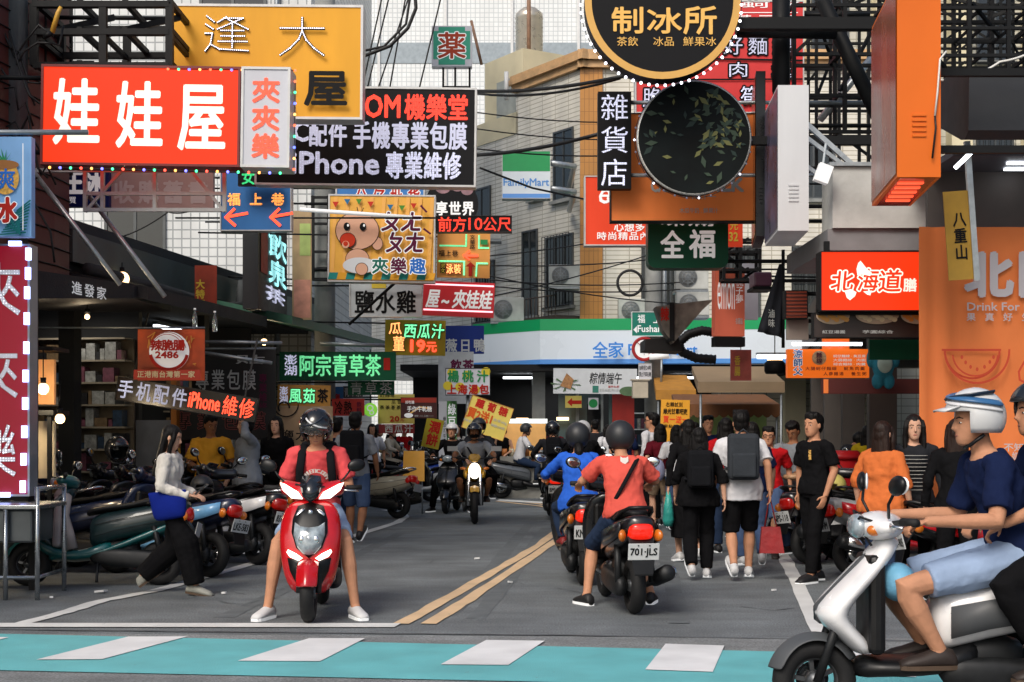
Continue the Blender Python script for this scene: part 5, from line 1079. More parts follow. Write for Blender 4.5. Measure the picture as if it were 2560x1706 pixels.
# right: stalls with awnings
def right_awning(label, Y, px0, px1, ptop, pbot, mat, depth=1.6, scallop=0, name='awning', drop=.3):
    k = Y / FPX; t = thing(name, label, 'awning', at((px0 + px1) / 2, pbot, Y)); W = (px1 - px0) * k / 2; H = (pbot - ptop) * k
    m = MB(); m.loft([[(-W, 0, 0), (-W, 0, H * .35), (-W + .1, depth, H), (-W + .1, depth, H * .8)], [(W, 0, 0), (W, 0, H * .35), (W, depth, H), (W, depth, H * .8)]], True, 0, False); m.build('cover', mat, t)
    if scallop:
        m = MB(); n = scallop; pts = [(-W, .0)]
        for i in range(n):
            for q in range(1, 7): pts.append((-W + 2 * W * (i + q / 6) / n, -drop * (.55 + .45 * math.sin(PI * q / 6))))
        pts.append((W, 0)); m.prism(pts[::-1], -.012, -.002); m.build('valance', mat, t)
    for x in (-W + .05, W - .05): m = MB(); m.tube([(x, .05, -.02), (x, .05, -t.location.z)], .022, 7); m.build('pole', greyst, t)
    return t
right_awning('tan canvas stall awning sagging over the right food stalls', 23.5, 1745, 1962, 905, 982, M('canvas_tan', '86735a', .8, noise=.15, scale=1.5))
right_awning('brown stall awning with a scalloped edge at the right food stalls', 25.5, 1690, 1950, 980, 1028, M('canvas_brown', '6b4426', .8, noise=.2), scallop=12, drop=.12)
right_awning('dusty orange stall awning next to the corner pole', 28.5, 1640, 1740, 930, 1000, M('canvas_ochre', 'a8762c', .8, noise=.15))
t = thing('food_stall', 'right food stall with a steel counter and green lit back under the brown awning', 'stall', gnd(1800, 1240)); t.location.y = 26.2; t.location.x = at(1800, 0, 26.2).x; t.location.z = 0
m = MB(); m.box(-1.0, 1.0, 0, .6, .02, .95); m.build('counter', M('stall_steel', '7f8587', .35, metal=.6), t, bevel=.01)
m = MB(); m.box(-1.0, 1.0, .8, .84, .95, 2.1); m.build('back_panel', M('stall_green', '7d8f58', .6, noise=.2, emit=.06), t)
m = MB(); m.lathe([(.2, .96), (.26, 1.2), (.24, 1.21), (.19, .98)], (.5, .25, 0)); m.build('pot', galv, t)
# black corrugated duct with its hood, over the right stalls
t = thing('air_duct', 'fat black ribbed duct drooping above the right stalls', 'duct', at(1700, 860, 20.5)); k = 20.5 / FPX; m = MB()
P = [Vector((x * k, .2, z * k)) for x, z in ((95, 30), (60, 36), (25, 26), (0, 4), (8, -18), (45, -34), (100, -38))]
pts = []
for i in range(len(P) - 1):
    for q in range(9): pts.append(P[i].lerp(P[i + 1], q / 9))
m.tube(pts, [.06 + .012 * (i % 2) for i in range(len(pts))], 12); m.build('hose', M('duct_black', '17181a', .6, noise=.2), t)
m = MB(); m.loft([[(-92 * k, -.3, -18 * k), (0, -.3, -22 * k), (0, .5, -22 * k), (-92 * k, .5, -18 * k)], [(-92 * k, -.3, 8 * k), (-10 * k, -.3, 14 * k), (-10 * k, .5, 14 * k), (-92 * k, .5, 8 * k)]], True, 0, False); m.build('hood', M('duct_black', '17181a'), t)
t = thing('shop_sign', 'torn dark poster box with a red character above the black duct', 'sign', at(1700, 800, 20.0)); k = 20 / FPX; m = MB()
m.prism([(-64 * k, 30 * k), (80 * k, 48 * k), (50 * k, 20 * k), (-20 * k, -60 * k), (-45 * k, -30 * k)], -.2, .2); m.build('panel', M('torn_print', '6a665e', .7, noise=.7, scale=4), t)
m = MB(); put_text(m, '辣', -52 * k, -32 * k, -5 * k, 28 * k, -.21, .05); m.build('lettering', L_red, t)
m = MB(); m.box(-30 * k, -18 * k, -.22, .21, -55 * k, 40 * k); m.build('strap', blackst, t)
# lamps and oddments on the right
t = thing('strip_light', 'bright white strip light under the duct at the right stalls', 'lamp', at(1930, 892, 22.0)); m = MB(); m.box(-.22, .22, -.05, .05, -.03, .03); m.build('tube', cool, t)
m = MB(); m.box(-.24, .24, -.07, .07, .031, .06); m.build('housing', greyst, t)
t = thing('shop_lamp', 'round black hanging lamp with a warm glow on top at the right stalls', 'lamp', at(1937, 935, 20.5)); m = MB(); m.lathe([(.13, 0), (.15, .04), (.15, .15), (.1, .2)]); m.build('shade', blackst, t); m = MB(); m.ell((0, 0, .2), (.11, .11, .05)); m.build('bulb', warm, t); m = MB(); m.tube([(0, 0, .24), (0, 0, .7)], .008, 5); m.build('cord', wire, t)
s = Sign('clear plastic bag with a red printed leaflet hanging under the duct', (1826, 875, 1878, 952), 20.2, M('leaflet', 'b0544a', .4, noise=.4, scale=5), None, th=.03, name='bag', cat='bag'); s.text('c', '香腸', (1836, 890, 1850, 940), (.02, L_yel)).done()
m = MB(); m.tube([(0, 0, s.h), (0, 0, s.h + .5)], .006, 5); m.build('cord', wire, s.root)
t = thing('wall_box', 'white junction box hanging by the shop lamp bracket', 'box', at(2058, 455, 14.2)); m = MB(); m.obox((0, 0, .08), (.07, .05, .09), rotm(0, R(20), 0)); m.build('case', L_white, t); m = MB(); m.bar((0, 0, .17), (.05, .1, .4), .02); m.build('arm', greyst, t)
t = thing('wall_box', 'pale square floodlight box beside the dark awning top right', 'box', at(2388, 248, 12.6)); m = MB(); m.box(-.08, .08, -.06, .06, 0, .11); m.build('case', L_white, t, bevel=.01); m = MB(); m.bar((.08, 0, .05), (.3, .1, .1), .02); m.build('arm', greyst, t)
t = thing('plush_toy', 'teal plush toy with a pale belly hanging in a clear bag at the right shop', 'toy', at(2208, 968, 14.6)); m = MB(); k = 14.6 / FPX
m.ell((0, 0, 55 * k), (28 * k, 20 * k, 40 * k)); m.ell((-14 * k, 0, 14 * k), (15 * k, 15 * k, 20 * k)); m.ell((14 * k, 0, 14 * k), (15 * k, 15 * k, 20 * k)); m.ell((-32 * k, 0, 70 * k), (10 * k, 10 * k, 22 * k)); m.ell((32 * k, 0, 70 * k), (10 * k, 10 * k, 22 * k)); m.build('body', M('plush_teal', '1d7286', .9, noise=.2, bump=.6, bscale=120), t, voxel=.012)
m = MB(); m.ell((0, -17 * k, 58 * k), (19 * k, 8 * k, 24 * k)); m.build('belly', M('plush_pale', 'a5b8ae', .9), t); m = MB(); m.tube([(0, 0, 95 * k), (0, 0, 200 * k)], .006, 5); m.build('cord', wire, t)
s = Sign('dark green board above the teal plush toy', (2172, 850, 2300, 900), 14.3, F_dgreen, None, th=.06); s.done(); m = MB(); m.tube([(0, 0, s.h), (0, 0, s.h + .3)], .01, 5); m.build('cord', wire, s.root)
s = Sign('dark red lintel board with an orange end under the orange noodle sign', (2055, 948, 2300, 985), 14.9, M('lintel_red', '4a1410', .6), None, th=.1, br='R'); s.rect_((2056, 949, 2068, 984), F_orange).done()
s = Sign('small red striped lamp box with slats left of the red lit sign', (1960, 728, 2016, 798), 16.0, M('slat_rust', 'a0482f', .5, noise=.1), blackst, 2, .15, br='R')
for i in range(7): s.rect_((1962, 734 + i * 9, 2014, 738 + i * 9), M('slat_dark', '4a1d14', .6))
s.done()
s = Sign('pale blank panel under the slatted lamp box', (1966, 798, 2020, 850), 16.1, M('panel_taupe', '8a8078', .6), None, th=.06, br='R'); s.done()
t = thing('box_sign', 'purple fronted small lamp box sign beside the black cloth banner', 'sign', at(1908, 716, 17.6)); k = 17.6 / FPX; m = MB(); m.box(-22 * k, 22 * k, 0, .4, 0, 36 * k); m.build('case', M('case_plum', '6b4258', .4), t, bevel=.02); m = MB(); m.box(-26 * k, 26 * k, -.03, .44, -8 * k, -1 * k); m.build('tray', blackst, t); m = MB(); m.bar((22 * k, .2, 18 * k), (xR(17.6) - t.location.x, .2, 18 * k), .04); m.build('bracket', blackst, t)
# big charcoal awning top right with lit ceiling under it
t = thing('awning', 'broad charcoal shop awning jutting out at the upper right', 'awning', at(2500, 350, 12.0)); k = 12 / FPX; m = MB()
m.loft([[(x, y, z) for y, z in ((0, 0), (-.1, .06), (-.12, .55), (.1, .62), (1.6, .75), (1.6, .6), (.1, .02))] for x in (-88 * k, 200 * k)], True, 0, False); m.build('cover', M('awning_charcoal', '25282d', .6, noise=.12, bump=.2, bscale=8), t)
m = MB(); m.bar((200 * k, 1.4, .4), (1.6, 1.4, .4), .08); m.build('bracket', blackst, t)
t = thing('shop_ceiling', 'dim grey shop ceiling with a row of white slot lights at the right edge', 'ceiling', at(2520, 500, 13.4)); m = MB(); m.box(-.7, 1.6, -.6, 2.6, .3, .36); m.build('panel', M('grey_ceiling', '5d5f66', .6), t)
for i in range(5): m = MB(); m.obox((.0 + i * .08, -.3 + i * .3, .288), (.11, .03, .008)); m.build('slot_light', cool, t)
m = MB(); m.box(-.7, 1.6, .2, .26, -1.1, .299); m.build('back_panel', M('taupe_wall', '4d4744', .7), t)
pole_bar('strip_light', 'slanting bright white tube light under the charcoal awning', 'lamp', at(2388, 420, 12.2), at(2432, 378, 12.2), .018, cool)

# air conditioners on the corner building and the far lanes
def aircon(label, c, rz=0, fan=True, s=1.0):
    t = thing('air_conditioner', label, 'air conditioner', c, rz, 'air conditioners on the walls'); w, h, d = .42 * s, .6 * s, .17 * s
    m = MB(); m.box(-w, w, -d, d, 0, h); m.build('case', M('aircon_white', 'b5b8b4', .5, noise=.25, scale=3), t, bevel=.015)
    m = MB(); m.lathe([(h * .40, -d - .012), (h * .40, -d - .002)], (0, 0, 0), rotm(R(0)), 22); m.v = [(p[0] - w * .25, p[2], p[1] + h * .5) for p in m.v]; m.build('fan_opening', M('fan_grey', '7d8080', .6), t)
    m = MB()
    for r_ in (.12, .25, .38): m.torus((-w * .25, -d - .02, h * .5), h * r_, .006, rotm(R(90)), 22, 5)
    for q in range(8): a = q * PI / 4; m.bar((-w * .25, -d - .02, h * .5), (-w * .25 + h * .4 * math.cos(a), -d - .02, h * .5 + h * .4 * math.sin(a)), .01)
    m.build('grille', greyst, t)
    m = MB(); m.box(-w, w, -d, d + .3, -.06, -.004); m.build('bracket', greyst, t)
    return t
for i, (px, py, Y, sc, lb) in enumerate(((1585, 806, 35.5, .95, 'pale air conditioner just left of the corner pole'), (1728, 725, 31.0, .85, 'upper grey air conditioner right of the corner pole below the dark green sign'), (1730, 790, 31.0, .85, 'lower grey air conditioner right of the corner pole'),
        (1410, 718, 35.3, .9, 'white air conditioner on the balcony of the corner building'), (1268, 805, 35.8, 1.0, 'white air conditioner above the store fascia left end'), (1215, 600, 38.5, 1.0, 'white air conditioner behind the running red lamp board'))):
    aircon(lb, at(px, py, Y), 0, True, sc)
t = thing('water_tank', 'shiny steel water tank on legs on the roof behind the corner building', 'tank', at(1323, 150, 42.0)); m = MB(); rr_ = .40
prof = [(.1, .0), (rr_, .12)]
for i in range(9): prof += [(rr_, .12 + i * .13), (rr_ + .015, .15 + i * .13)]
prof += [(rr_, 1.35), (rr_ * .6, 1.5), (.1, 1.55)]; m.lathe(prof, n=28); m.build('drum', M('tank_steel', 'd0c8b8', .3, metal=.6, noise=.08), t)
for a in range(3): m = MB(); m.tube([(.3 * math.cos(a * 2.1), .3 * math.sin(a * 2.1), .1), (.38 * math.cos(a * 2.1), .38 * math.sin(a * 2.1), -.9)], .03, 6); m.build('leg', greyst, t)
pole_bar('roof_pipe', 'rusty roof pipe standing in front of the steel water tank', 'pipe', at(1322, -40, 41), at(1322, 160, 41), .06, M('rust', '8a6a55', .7, noise=.3))
pole_bar('roof_pipe', 'thin rusty rod leaning beside the pharmacy sign', 'pipe', at(1178, 52, 39), at(1204, 162, 39), .04, M('rust', '8a6a55'))
pole_bar('roof_pipe', 'white pipe on the penthouse wall', 'pipe', at(1266, 180, 38.2), at(1266, 250, 38.2), .06, whitep)
# cables
def cable(label, pts, r=.014, mat=wire, sag=.0, group='overhead cables'):
    P = [at(*p) for p in pts]; Q = []
    for i in range(len(P) - 1):
        for q in range(8):
            u = q / 8; v = P[i].lerp(P[i + 1], u); v.z -= sag * 4 * u * (1 - u); Q.append(v)
    Q.append(P[-1]); o = Q[0].copy(); m = MB(); m.tube([q - o for q in Q], r, 5); ob = m.build('cable', mat); ob.location = o; return tag(ob, label, 'cable', group)
cable('thick black cable running from the black phone sign up to the gold rimmed sign', [(1190, 228, 20), (1560, 190, 17)], .025, sag=.06)
cable('second thick cable just under the one below the gold rimmed sign', [(1190, 234, 20.2), (1550, 196, 17.2)], .018, sag=.1)
cable('thick black cable crossing the ochre pillar behind the narrow black sign', [(1190, 388, 21), (1500, 334, 19)], .028, sag=.05)
cable('thin cable crossing the cream wall at window height', [(1190, 281, 24), (1700, 300, 26)], .012, sag=.1)
cable('thin sagging cable across the cream corner wall', [(1190, 322, 24), (1700, 345, 26)], .012, sag=.1)
cable('thin cable passing above the hanging store box sign', [(1190, 372, 24), (1700, 380, 26)], .014, sag=.1)
cable('twisted black cable running down past the hanging store box sign', [(1200, 420, 25), (1330, 470, 26), (1460, 498, 27)], .02)
for i, (y0, y1, lb) in enumerate(((640, 560, 'cable slanting up to the vermilion sign above the balcony'), (664, 640, 'cable crossing the balcony of the corner building'), (700, 706, 'level cable crossing the balcony railing'), (716, 724, 'lowest level cable crossing the balcony'), (742, 610, 'cable climbing steeply across the cream wall'), (690, 760, 'cable falling from the street map sign across the cream wall'))):
    cable(lb, [(1225, y0, 26), (1700, y1, 30)], .013, sag=.08)
for i, (x0, x1, lb) in enumerate(((960, 905, 'leftmost black wire hanging steeply over the white tower'), (978, 918, 'second steep black wire over the white tower'), (1030, 945, 'third steep black wire over the white tower'), (1108, 1048, 'steep black wire left of the pharmacy sign'), (1018, 974, 'thin kinked black wire over the white tower'))):
    cable(lb, [(x0, -30, 24), (x1, 222, 24)], .014)
cable('thick looped cable bundle swinging across the white tower', [(905, 142, 23), (975, 115, 23), (1020, 70, 23), (1040, 20, 23), (1035, -40, 23)], .03)
cable('second looped cable of the bundle over the white tower', [(905, 128, 23.2), (960, 116, 23.2), (1015, 60, 23.2), (1030, -40, 23.2)], .022)
cable('slack white cable drooping across the upper right lattice', [(2350, 200, 12.6), (2420, 190, 12.6), (2500, 155, 12.6), (2600, 120, 12.6)], .012, wirew, .02)
cable('black cable drooping over the tall tiled house above the dark awning', [(310, 590, 20), (420, 530, 20), (480, 525, 20)], .012, sag=.03)
t = thing('cable_coil', 'coil of black cable hanging from wires beside the corner pole', 'cable', at(1575, 740, 29.8)); m = MB(); m.torus((0, 0, .27), .26, .03, rotm(R(90)), 30, 7); m.build('coil', wire, t)
# utility column and tangled wires at the far left top
p = at(20, 1084, 14.6); t = thing('utility_pole', 'dark concrete utility pole wrapped in wires at the left edge', 'pole', (p.x, p.y, 0)); m = MB(); m.lathe([(.2, 0), (.19, 9)], n=18); m.build('shaft', dconc, t)
rr = random.Random(11)
for i in range(12):
    m = MB(); z0 = rr.uniform(3.6, 5.6); pts = [Vector((rr.uniform(-.1, .2), -.25, z0))]
    for q in range(5): pts.append(pts[-1] + Vector((rr.uniform(.02, .16), rr.uniform(-.05, .05), rr.uniform(-.35, .2))))
    m.tube(pts, .012, 5); m.build('wire', wire, t)
t = thing('insulator', 'yellow cable sleeve hanging in the upper left lattice', 'sleeve', at(130, 82, 14.3)); m = MB(); m.tube([(0, 0, 0), (.06, 0, .2), (.09, 0, .26)], [.028, .025, .02], 8); m.build('sleeve', M('sleeve_yellow', 'c99a3a', .5), t); m = MB(); m.tube([(-.08, 0, -.04), (0, 0, 0)], .03, 8); m.build('clamp', blackst, t)
# stainless cart under the red pillar sign
p = gnd(45, 1500); t = thing('steel_cart', 'stainless steel work table with a sink under the red upright sign', 'table', (p.x, p.y, 0)); st = M('stainless', 'a8aeb2', .25, metal=.85, noise=.1)
m = MB(); m.box(-.9, .2, -.05, .75, .80, .84); m.build('top', st, t, bevel=.008); m = MB(); m.box(-.7, .12, .02, .6, .5, .798); m.build('basin', M('stainless_dark', '5b6064', .35, metal=.7), t, bevel=.02)
for x, y in ((.18, -.03), (.18, .72), (-.1, -.03)): m = MB(); m.tube([(x, y, 0), (x, y, 1.0 if x > 0 else .8)], .022, 8); m.build('leg', st, t)
m = MB(); m.tube([(-.9, -.03, .2), (.18, -.03, .2), (.18, .72, .2)], .018, 8); m.tube([(.18, -.03, .98), (.18, .72, .98)], .02, 8); m.build('rail', st, t)
m = MB(); m.tube([(-.3, .1, .5), (-.32, .1, .35), (-.36, .05, .1)], .03, 8); m.build('drain', M('drain_grey', '8a8d8c', .5), t)
# A-frame board, red bin, festoon heaps
t = thing('placard', 'small yellow folded notice board standing among the far scooters', 'board', gnd(1035, 1240)); t.location = (at(1035, 0, 26).x, 26, 0); m = MB(); m.loft([[(-.2, -.15, .6), (.2, -.15, .6), (.2, -.12, .6), (-.2, -.12, .6)], [(-.19, 0, 1.15), (.19, 0, 1.15), (.19, .02, 1.15), (-.19, .02, 1.15)]], True, 0, False); m.build('panel', M('board_marigold', 'd89a2a'), t); m = MB(); m.tube([(-.15, 0, 0), (-.15, -.05, .6)], .015, 6); m.tube([(.15, 0, 0), (.15, -.05, .6)], .015, 6); m.build('leg', greyst, t)
t = thing('waste_bin', 'tall red plastic bin behind the right parked scooters', 'bin', gnd(2095, 1300)); t.location = (at(2095, 0, 17.5).x, 17.5, 0); m = MB(); m.lathe([(.22, 0), (.26, .3), (.28, 1.15)]); m.build('body', M('bin_red', 'a3161a', .4), t); m = MB(); m.lathe([(.3, 1.152), (.31, 1.2), (.24, 1.26)]); m.build('lid', M('bin_red', 'a3161a'), t)
t = thing('bucket', 'dark blue bucket on a stand in front of the red store poster', 'bucket', (at(1553, 0, 33).x, 33, 1.0)); m = MB(); m.lathe([(.11, 0), (.15, .36), (.16, .38)]); m.build('body', M('bucket_blue', '2b4660', .5), t); m = MB(); m.box(-.2, .2, -.2, .2, -1.0, -.004); m.build('stand', dconc, t)
t = thing('display_case', 'glass food case with a white lit top in front of the corner store', 'case', (at(1305, 0, 32.5).x, 32.5, 0)); m = MB(); m.box(-.5, .55, -.3, .3, 0, .95); m.build('base', M('case_steel', '9a9a94', .4, metal=.4), t); m = MB(); m.box(-.52, .57, -.32, .32, 1.7, 1.8); m.build('top', lamp_mat('case_light', 'e9eee9', .8), t)
m = MB(); m.box(-.5, .55, .2, .24, .952, 1.69); m.build('back', M('case_amber', 'c9975a', .5, emit=.5), t)
for i in range(6): m = MB(); m.lathe([(.06, .952), (.06, 1.12)], (-.4 + i * .17, 0, 0)); m.build('jar', M('jar_%d' % (i % 3), ('c97a3a', 'd0c8b0', '8a5a3a')[i % 3], .4), t)
# ------------------------------------------------------------------ scooters and the motorcycle (local +x forward, +y left)
chrome = M('chrome', 'd8dadc', .12, metal=.95, noise=.05); plasticb = M('black_plastic', '0d0e10', .42, spec=.35, noise=.15, scale=14); seatm = M('seat_vinyl', '0f0f11', .55, spec=.3, noise=.1, bump=.15, bscale=90)
engm = M('engine_grey', '1e2022', .5, metal=.4, noise=.25, scale=14); rimm = M('wheel_rim', '55585b', .35, metal=.6, noise=.1)
lens = M('clear_lens', '8b979e', .06, noise=.5, scale=16, spec=.9, coat=.6); lensd = M('smoked_lens', '1b1f24', .08, noise=.1, coat=.6)
tailr = M('tail_red', '8f1210', .15, noise=.1, coat=.5, emit=.12, ecol='c01a10'); taillit = M('tail_red_lit', '9a140c', .15, noise=.5, scale=22, emit=.55, ecol='ff2a16', coat=.5); sigm = M('signal_amber', 'c26a1c', .2, noise=.1, coat=.5, emit=.06)
lampw = M('head_lamp_lit', 'fff6e6', .3, noise=0, emit=2.4); platem = M('plate_white', 'c9cccc', .4, noise=.05); mirg = M('mirror_glass', 'cfd8dc', .05, metal=.95, noise=0)
def mirror_y(f):
    for s_ in (1, -1): f(s_)
def ringyz(x, w, z0, z1, n=12, pw=.7):
    c, h = (z0 + z1) / 2, (z1 - z0) / 2; o = []
    for i in range(n):
        a = 2 * PI * i / n; ca, sa = math.cos(a), math.sin(a)
        o.append((x, w * math.copysign(abs(ca) ** pw, ca), c + h * math.copysign(abs(sa) ** pw, sa)))
    return o
def wheel(root, x, r, tw=.055, steer=None, n=28, disc=True, rim=None):
    m = MB(); m.torus((0, 0, 0), r - tw, tw, rotm(R(90)), n, 10, flat=1.0); w = m.build('wheel', rubber, root); w.location = (x, 0, r)
    m = MB(); ri = r - tw * 1.75; m.lathe([(ri + .012, -.035), (ri - .012, -.03), (ri - .016, .0), (ri - .012, .03), (ri + .012, .035)], n=24, rot=rotm(R(90)), caps=False)
    m.lathe([(.045, -.055), (.05, 0), (.045, .055)], n=14, rot=rotm(R(90)))
    for k in range(5): a = 2 * PI * k / 5; m.bar((.03 * math.cos(a), 0, .03 * math.sin(a)), (ri * math.cos(a + .15), 0, ri * math.sin(a + .15)), .028, .022)
    m.build('rim', rim or rimm, w)
    if disc: m = MB(); m.lathe([(.085, .05), (.085, .054)], n=20, rot=rotm(R(90))); m.build('brake_disc', chrome, w)
    return w
def plate(root, x, z, text, tilt=.25, w=.25, h=.135, name='license_plate'):
    m = MB(); m.box(-w / 2, w / 2, 0, .006, -h / 2, h / 2); 
    T = Matrix.Translation((x, 0, z)) @ Matrix.Rotation(-PI / 2, 4, 'Z') @ Matrix.Rotation(tilt, 4, 'X')
    m.xf(T); p = m.build(name, platem, root, bevel=.002)
    if text:
        m = MB(); put_text(m, text, -w * .43, w * .43, -h * .33, h * .22, -.003, .03); m.xf(T); m.build('lettering', L_black, p)
        m = MB(); m.box(-w * .2, -w * .16, -.006, -.001, h * .36, h * .42); m.box(w * .16, w * .2, -.006, -.001, h * .36, h * .42); m.xf(T); m.build('screw', engm, p)
    return p
def scooter(label, loc, head, body, trim=None, plate_text=None, lit=False, tail_lit=False, lean=0.0, steer=0.0, style='sport', group=None, name='scooter', windshield=False, mir=mirg, floorc=None, detail=2, box=None, mirrors=True, fender=None):
    trim = trim or plasticb
    t = thing(name, label, 'scooter', loc, head, group); t.rotation_euler = (lean, 0, head)
    retro = style == 'retro'; hx_ = .30
    r = .235 if style != 'small' else .215
    wheel(t, .63, r); wheel(t, -.62, r, .06)
    # front fender
    m = MB(); rings = []
    for k in range(9):
        a = R(15 + k * 17); cx, cz = .63, r
        rings.append([(cx + (r + .035 - .03 * abs(j) ** 2 / 9 - .012 * abs(j)) * math.cos(a) * (1.0), .028 * j, cz + (r + .035 - .012 * abs(j)) * math.sin(a)) for j in range(-3, 4)])
    m.loft(rings, False, 0, True, False); m.build('front_fender', fender or body, t, sub=1, thick=.008)
    m = MB()
    mirror_y(lambda s_: m.tube([(.63, .075 * s_, r), (.50, .075 * s_, .60)], .024, 8)); m.build('fork', engm, t)
    # leg shield
    P = [(.20, .47, .13, .08), (.30, .48, .19, .12), (.42, .47, .225, .14), (.56, .455, .245, .15), (.70, .43, .25, .145), (.82, .39, .235, .12), (.91, .35, .19, .10), (.95, .33, .10, .07)]
    if style == 'small': P = [(.34, .36, .12, .06), (.44, .44, .16, .08), (.53, .535, .19, .10), (.59, .53, .2, .10), (.70, .43, .2, .09), (.80, .34, .19, .08), (.90, .27, .15, .06), (.95, .25, .10, .05)]
    if retro: P = [(.30, .40, .12, .10), (.36, .44, .17, .12), (.46, .45, .21, .12), (.60, .43, .225, .11), (.74, .405, .22, .10), (.86, .375, .18, .09), (.93, .35, .12, .07)]
    def rg(z, x, w, d):
        o = [(x + d * math.cos(R(-90 + 15 * k)) ** .75 if 0 < k < 12 else x, w * math.sin(R(-90 + 15 * k)), z) for k in range(13)]
        return o + [(x - .05, w * .7, z), (x - .06, 0, z), (x - .05, -w * .7, z)]
    m = MB(); m.loft([rg(*p) for p in P]); m.build('leg_shield', body, t, sub=1)
    def front_x(y, z):
        for i in range(len(P) - 1):
            a, b = P[i], P[i + 1]
            if a[0] <= z <= b[0]:
                u = (z - a[0]) / (b[0] - a[0]); x, w, d = [a[q] + (b[q] - a[q]) * u for q in (1, 2, 3)]; s_ = max(-1, min(1, y / w)); return x + d * max(0, 1 - s_ * s_) ** .375
        return P[-1][1]
    def patch(poly, off=.008, bulge=.0):
        c = (sum(p[0] for p in poly) / len(poly), sum(p[1] for p in poly) / len(poly)); m = MB(); V = [(front_x(*c) + off + bulge, *c)]; n = len(poly); F = []
        for ring in (.5, 1.0):
            for p in poly:
                y, z = c[0] + (p[0] - c[0]) * ring, c[1] + (p[1] - c[1]) * ring; V.append((front_x(y, z) + off + bulge * (1 - ring * ring), y, z))
        for i in range(n): k = (i + 1) % n; F += [(0, 1 + i, 1 + k), (1 + i, 1 + n + i, 1 + n + k, 1 + k)]
        # skirt back to the body so the lens is a solid
        o = len(V)
        for p in poly: V.append((front_x(*p) - .02, *p))
        for i in range(n): k = (i + 1) % n; F.append((1 + n + i, o + i, o + k, 1 + n + k))
        m.add(V, F, 0, True); return m
    m = MB(); m.box(.30, .385, -.16, .16, .36, .86); m.build('inner_shield', plasticb, t, bevel=.03)
    # floor and lower side covers
    m = MB(); m.loft([ringyz(.45, .10, .22, .34), ringyz(.32, .17, .24, .34), ringyz(.1, .18, .24, .335), ringyz(-.05, .17, .26, .40), ringyz(-.2, .15, .28, .45)]); m.build('floorboard', floorc or trim, t, sub=1)
    # rear body
    if retro: B = [(.06, .12, .36, .62), (-.02, .15, .34, .68), (-.2, .185, .36, .72), (-.42, .20, .38, .745), (-.66, .18, .46, .75), (-.84, .12, .55, .75), (-.92, .06, .60, .72)]
    else: B = [(.06, .11, .36, .64), (-.02, .15, .36, .70), (-.2, .185, .42, .73), (-.42, .20, .46, .765), (-.64, .185, .52, .80), (-.82, .15, .60, .825), (-.92, .09, .68, .82)]
    m = MB(); m.loft([ringyz(*b) for b in B]); bo = m.build('side_cover', body, t, sub=1)
    S = [(.10, .08, .66, .715), (.02, .11, .69, .765), (-.2, .145, .715, .785), (-.4, .15, .745, .80), (-.46, .145, .755, .845), (-.62, .13, .775, .865), (-.74, .09, .79, .86), (-.78, .04, .80, .84)]
    m = MB(); m.loft([ringyz(*b) for b in S]); m.build('seat', seatm, t, sub=1)
    if not retro and trim is not plasticb:
        m = MB()
        for s_ in (1, -1): m.loft([[(x, s_ * (w + .008), z0_ + (z1_ - z0_) * u) for u in (.25, .5, .72)] for x, w, z0_, z1_ in B[1:6]], False, 0, True, False)
        m.build('side_stripe', trim, bo, thick=.008)
    m = MB()
    for s_ in (1, -1):
        for u in (.3, .62): m.tube([(x, s_ * (w * (1.0 if .25 < u < .7 else .9) + .004), z0_ + (z1_ - z0_) * u) for x, w, z0_, z1_ in B[1:6]], .0035, 4)
    m.build('panel_gap', rubber, bo)
    m = MB(); m.tube([(hx_ - .02, .16, 1.0), (hx_ + .12, .10, 1.05), (hx_ + .13, -.02, 1.0), (hx_ + .06, -.05, .9)], .007, 5); m.tube([(hx_ - .02, -.16, 1.0), (hx_ + .1, -.12, 1.07), (hx_ + .12, .03, 1.02), (hx_ + .05, .05, .9)], .007, 5); m.build('cable', rubber, t)
    m = MB(); m.tube([(-.5, .14, .77), (-.72, .125, .84), (-.86, .09, .875), (-.90, 0, .88), (-.86, -.09, .875), (-.72, -.125, .84), (-.5, -.14, .77)], .016, 8); m.build('grab_rail', chrome if retro else plasticb, t)
    # engine, transmission, exhaust, shocks, stand
    m = MB(); m.loft([ringyz(.05, .05, .20, .34), ringyz(-.2, .07, .17, .36), ringyz(-.62, .065, .13, .33), ringyz(-.72, .04, .16, .30)]); m.v = [(p[0], p[1] + .12, p[2]) for p in m.v]; m.loft([ringyz(.0, .1, .22, .42), ringyz(-.25, .12, .22, .46), ringyz(-.45, .1, .24, .44)]); m.build('engine', engm, t, sub=1)
    m = MB(); m.tube([(-.05, -.12, .24), (-.3, -.17, .2), (-.42, -.19, .24), (-.5, -.2, .27), (-.9, -.21, .36), (-.93, -.21, .367)], [.02, .02, .03, .062, .068, .05], 14); ex = m.build('exhaust', engm, t)
    m = MB(); m.tube([(-.52, -.262, .28), (-.86, -.272, .36)], .025, 8, flat=2.0); m.build('heat_shield', chrome, ex)
    m = MB()
    for s_ in (1, -1): m.tube([(-.66, .14 * s_, .26), (-.56, .13 * s_, .62)], .03, 9)
    m.build('shock_absorber', engm, t)
    m = MB(); m.loft([[(-.70, y, z) for y, z in ((-.09, .66), (.09, .66), (.09, .62), (-.09, .62))], [(-.86, y, z) for y, z in ((-.1, .66), (.1, .66), (.1, .62), (-.1, .62))], [(-.955, y, z) for y, z in ((-.1, .52), (.1, .52), (.095, .5), (-.095, .5))], [(-.99, y, z) for y, z in ((-.075, .36), (.075, .36), (.075, .345), (-.075, .345))]], True, 0, False); m.build('rear_fender', plasticb, t, bevel=.01)
    if not lean == 0: m = MB(); m.tube([(-.05, .12, .25), (-.08, .26, .02)], .014, 7); m.build('side_stand', engm, t)
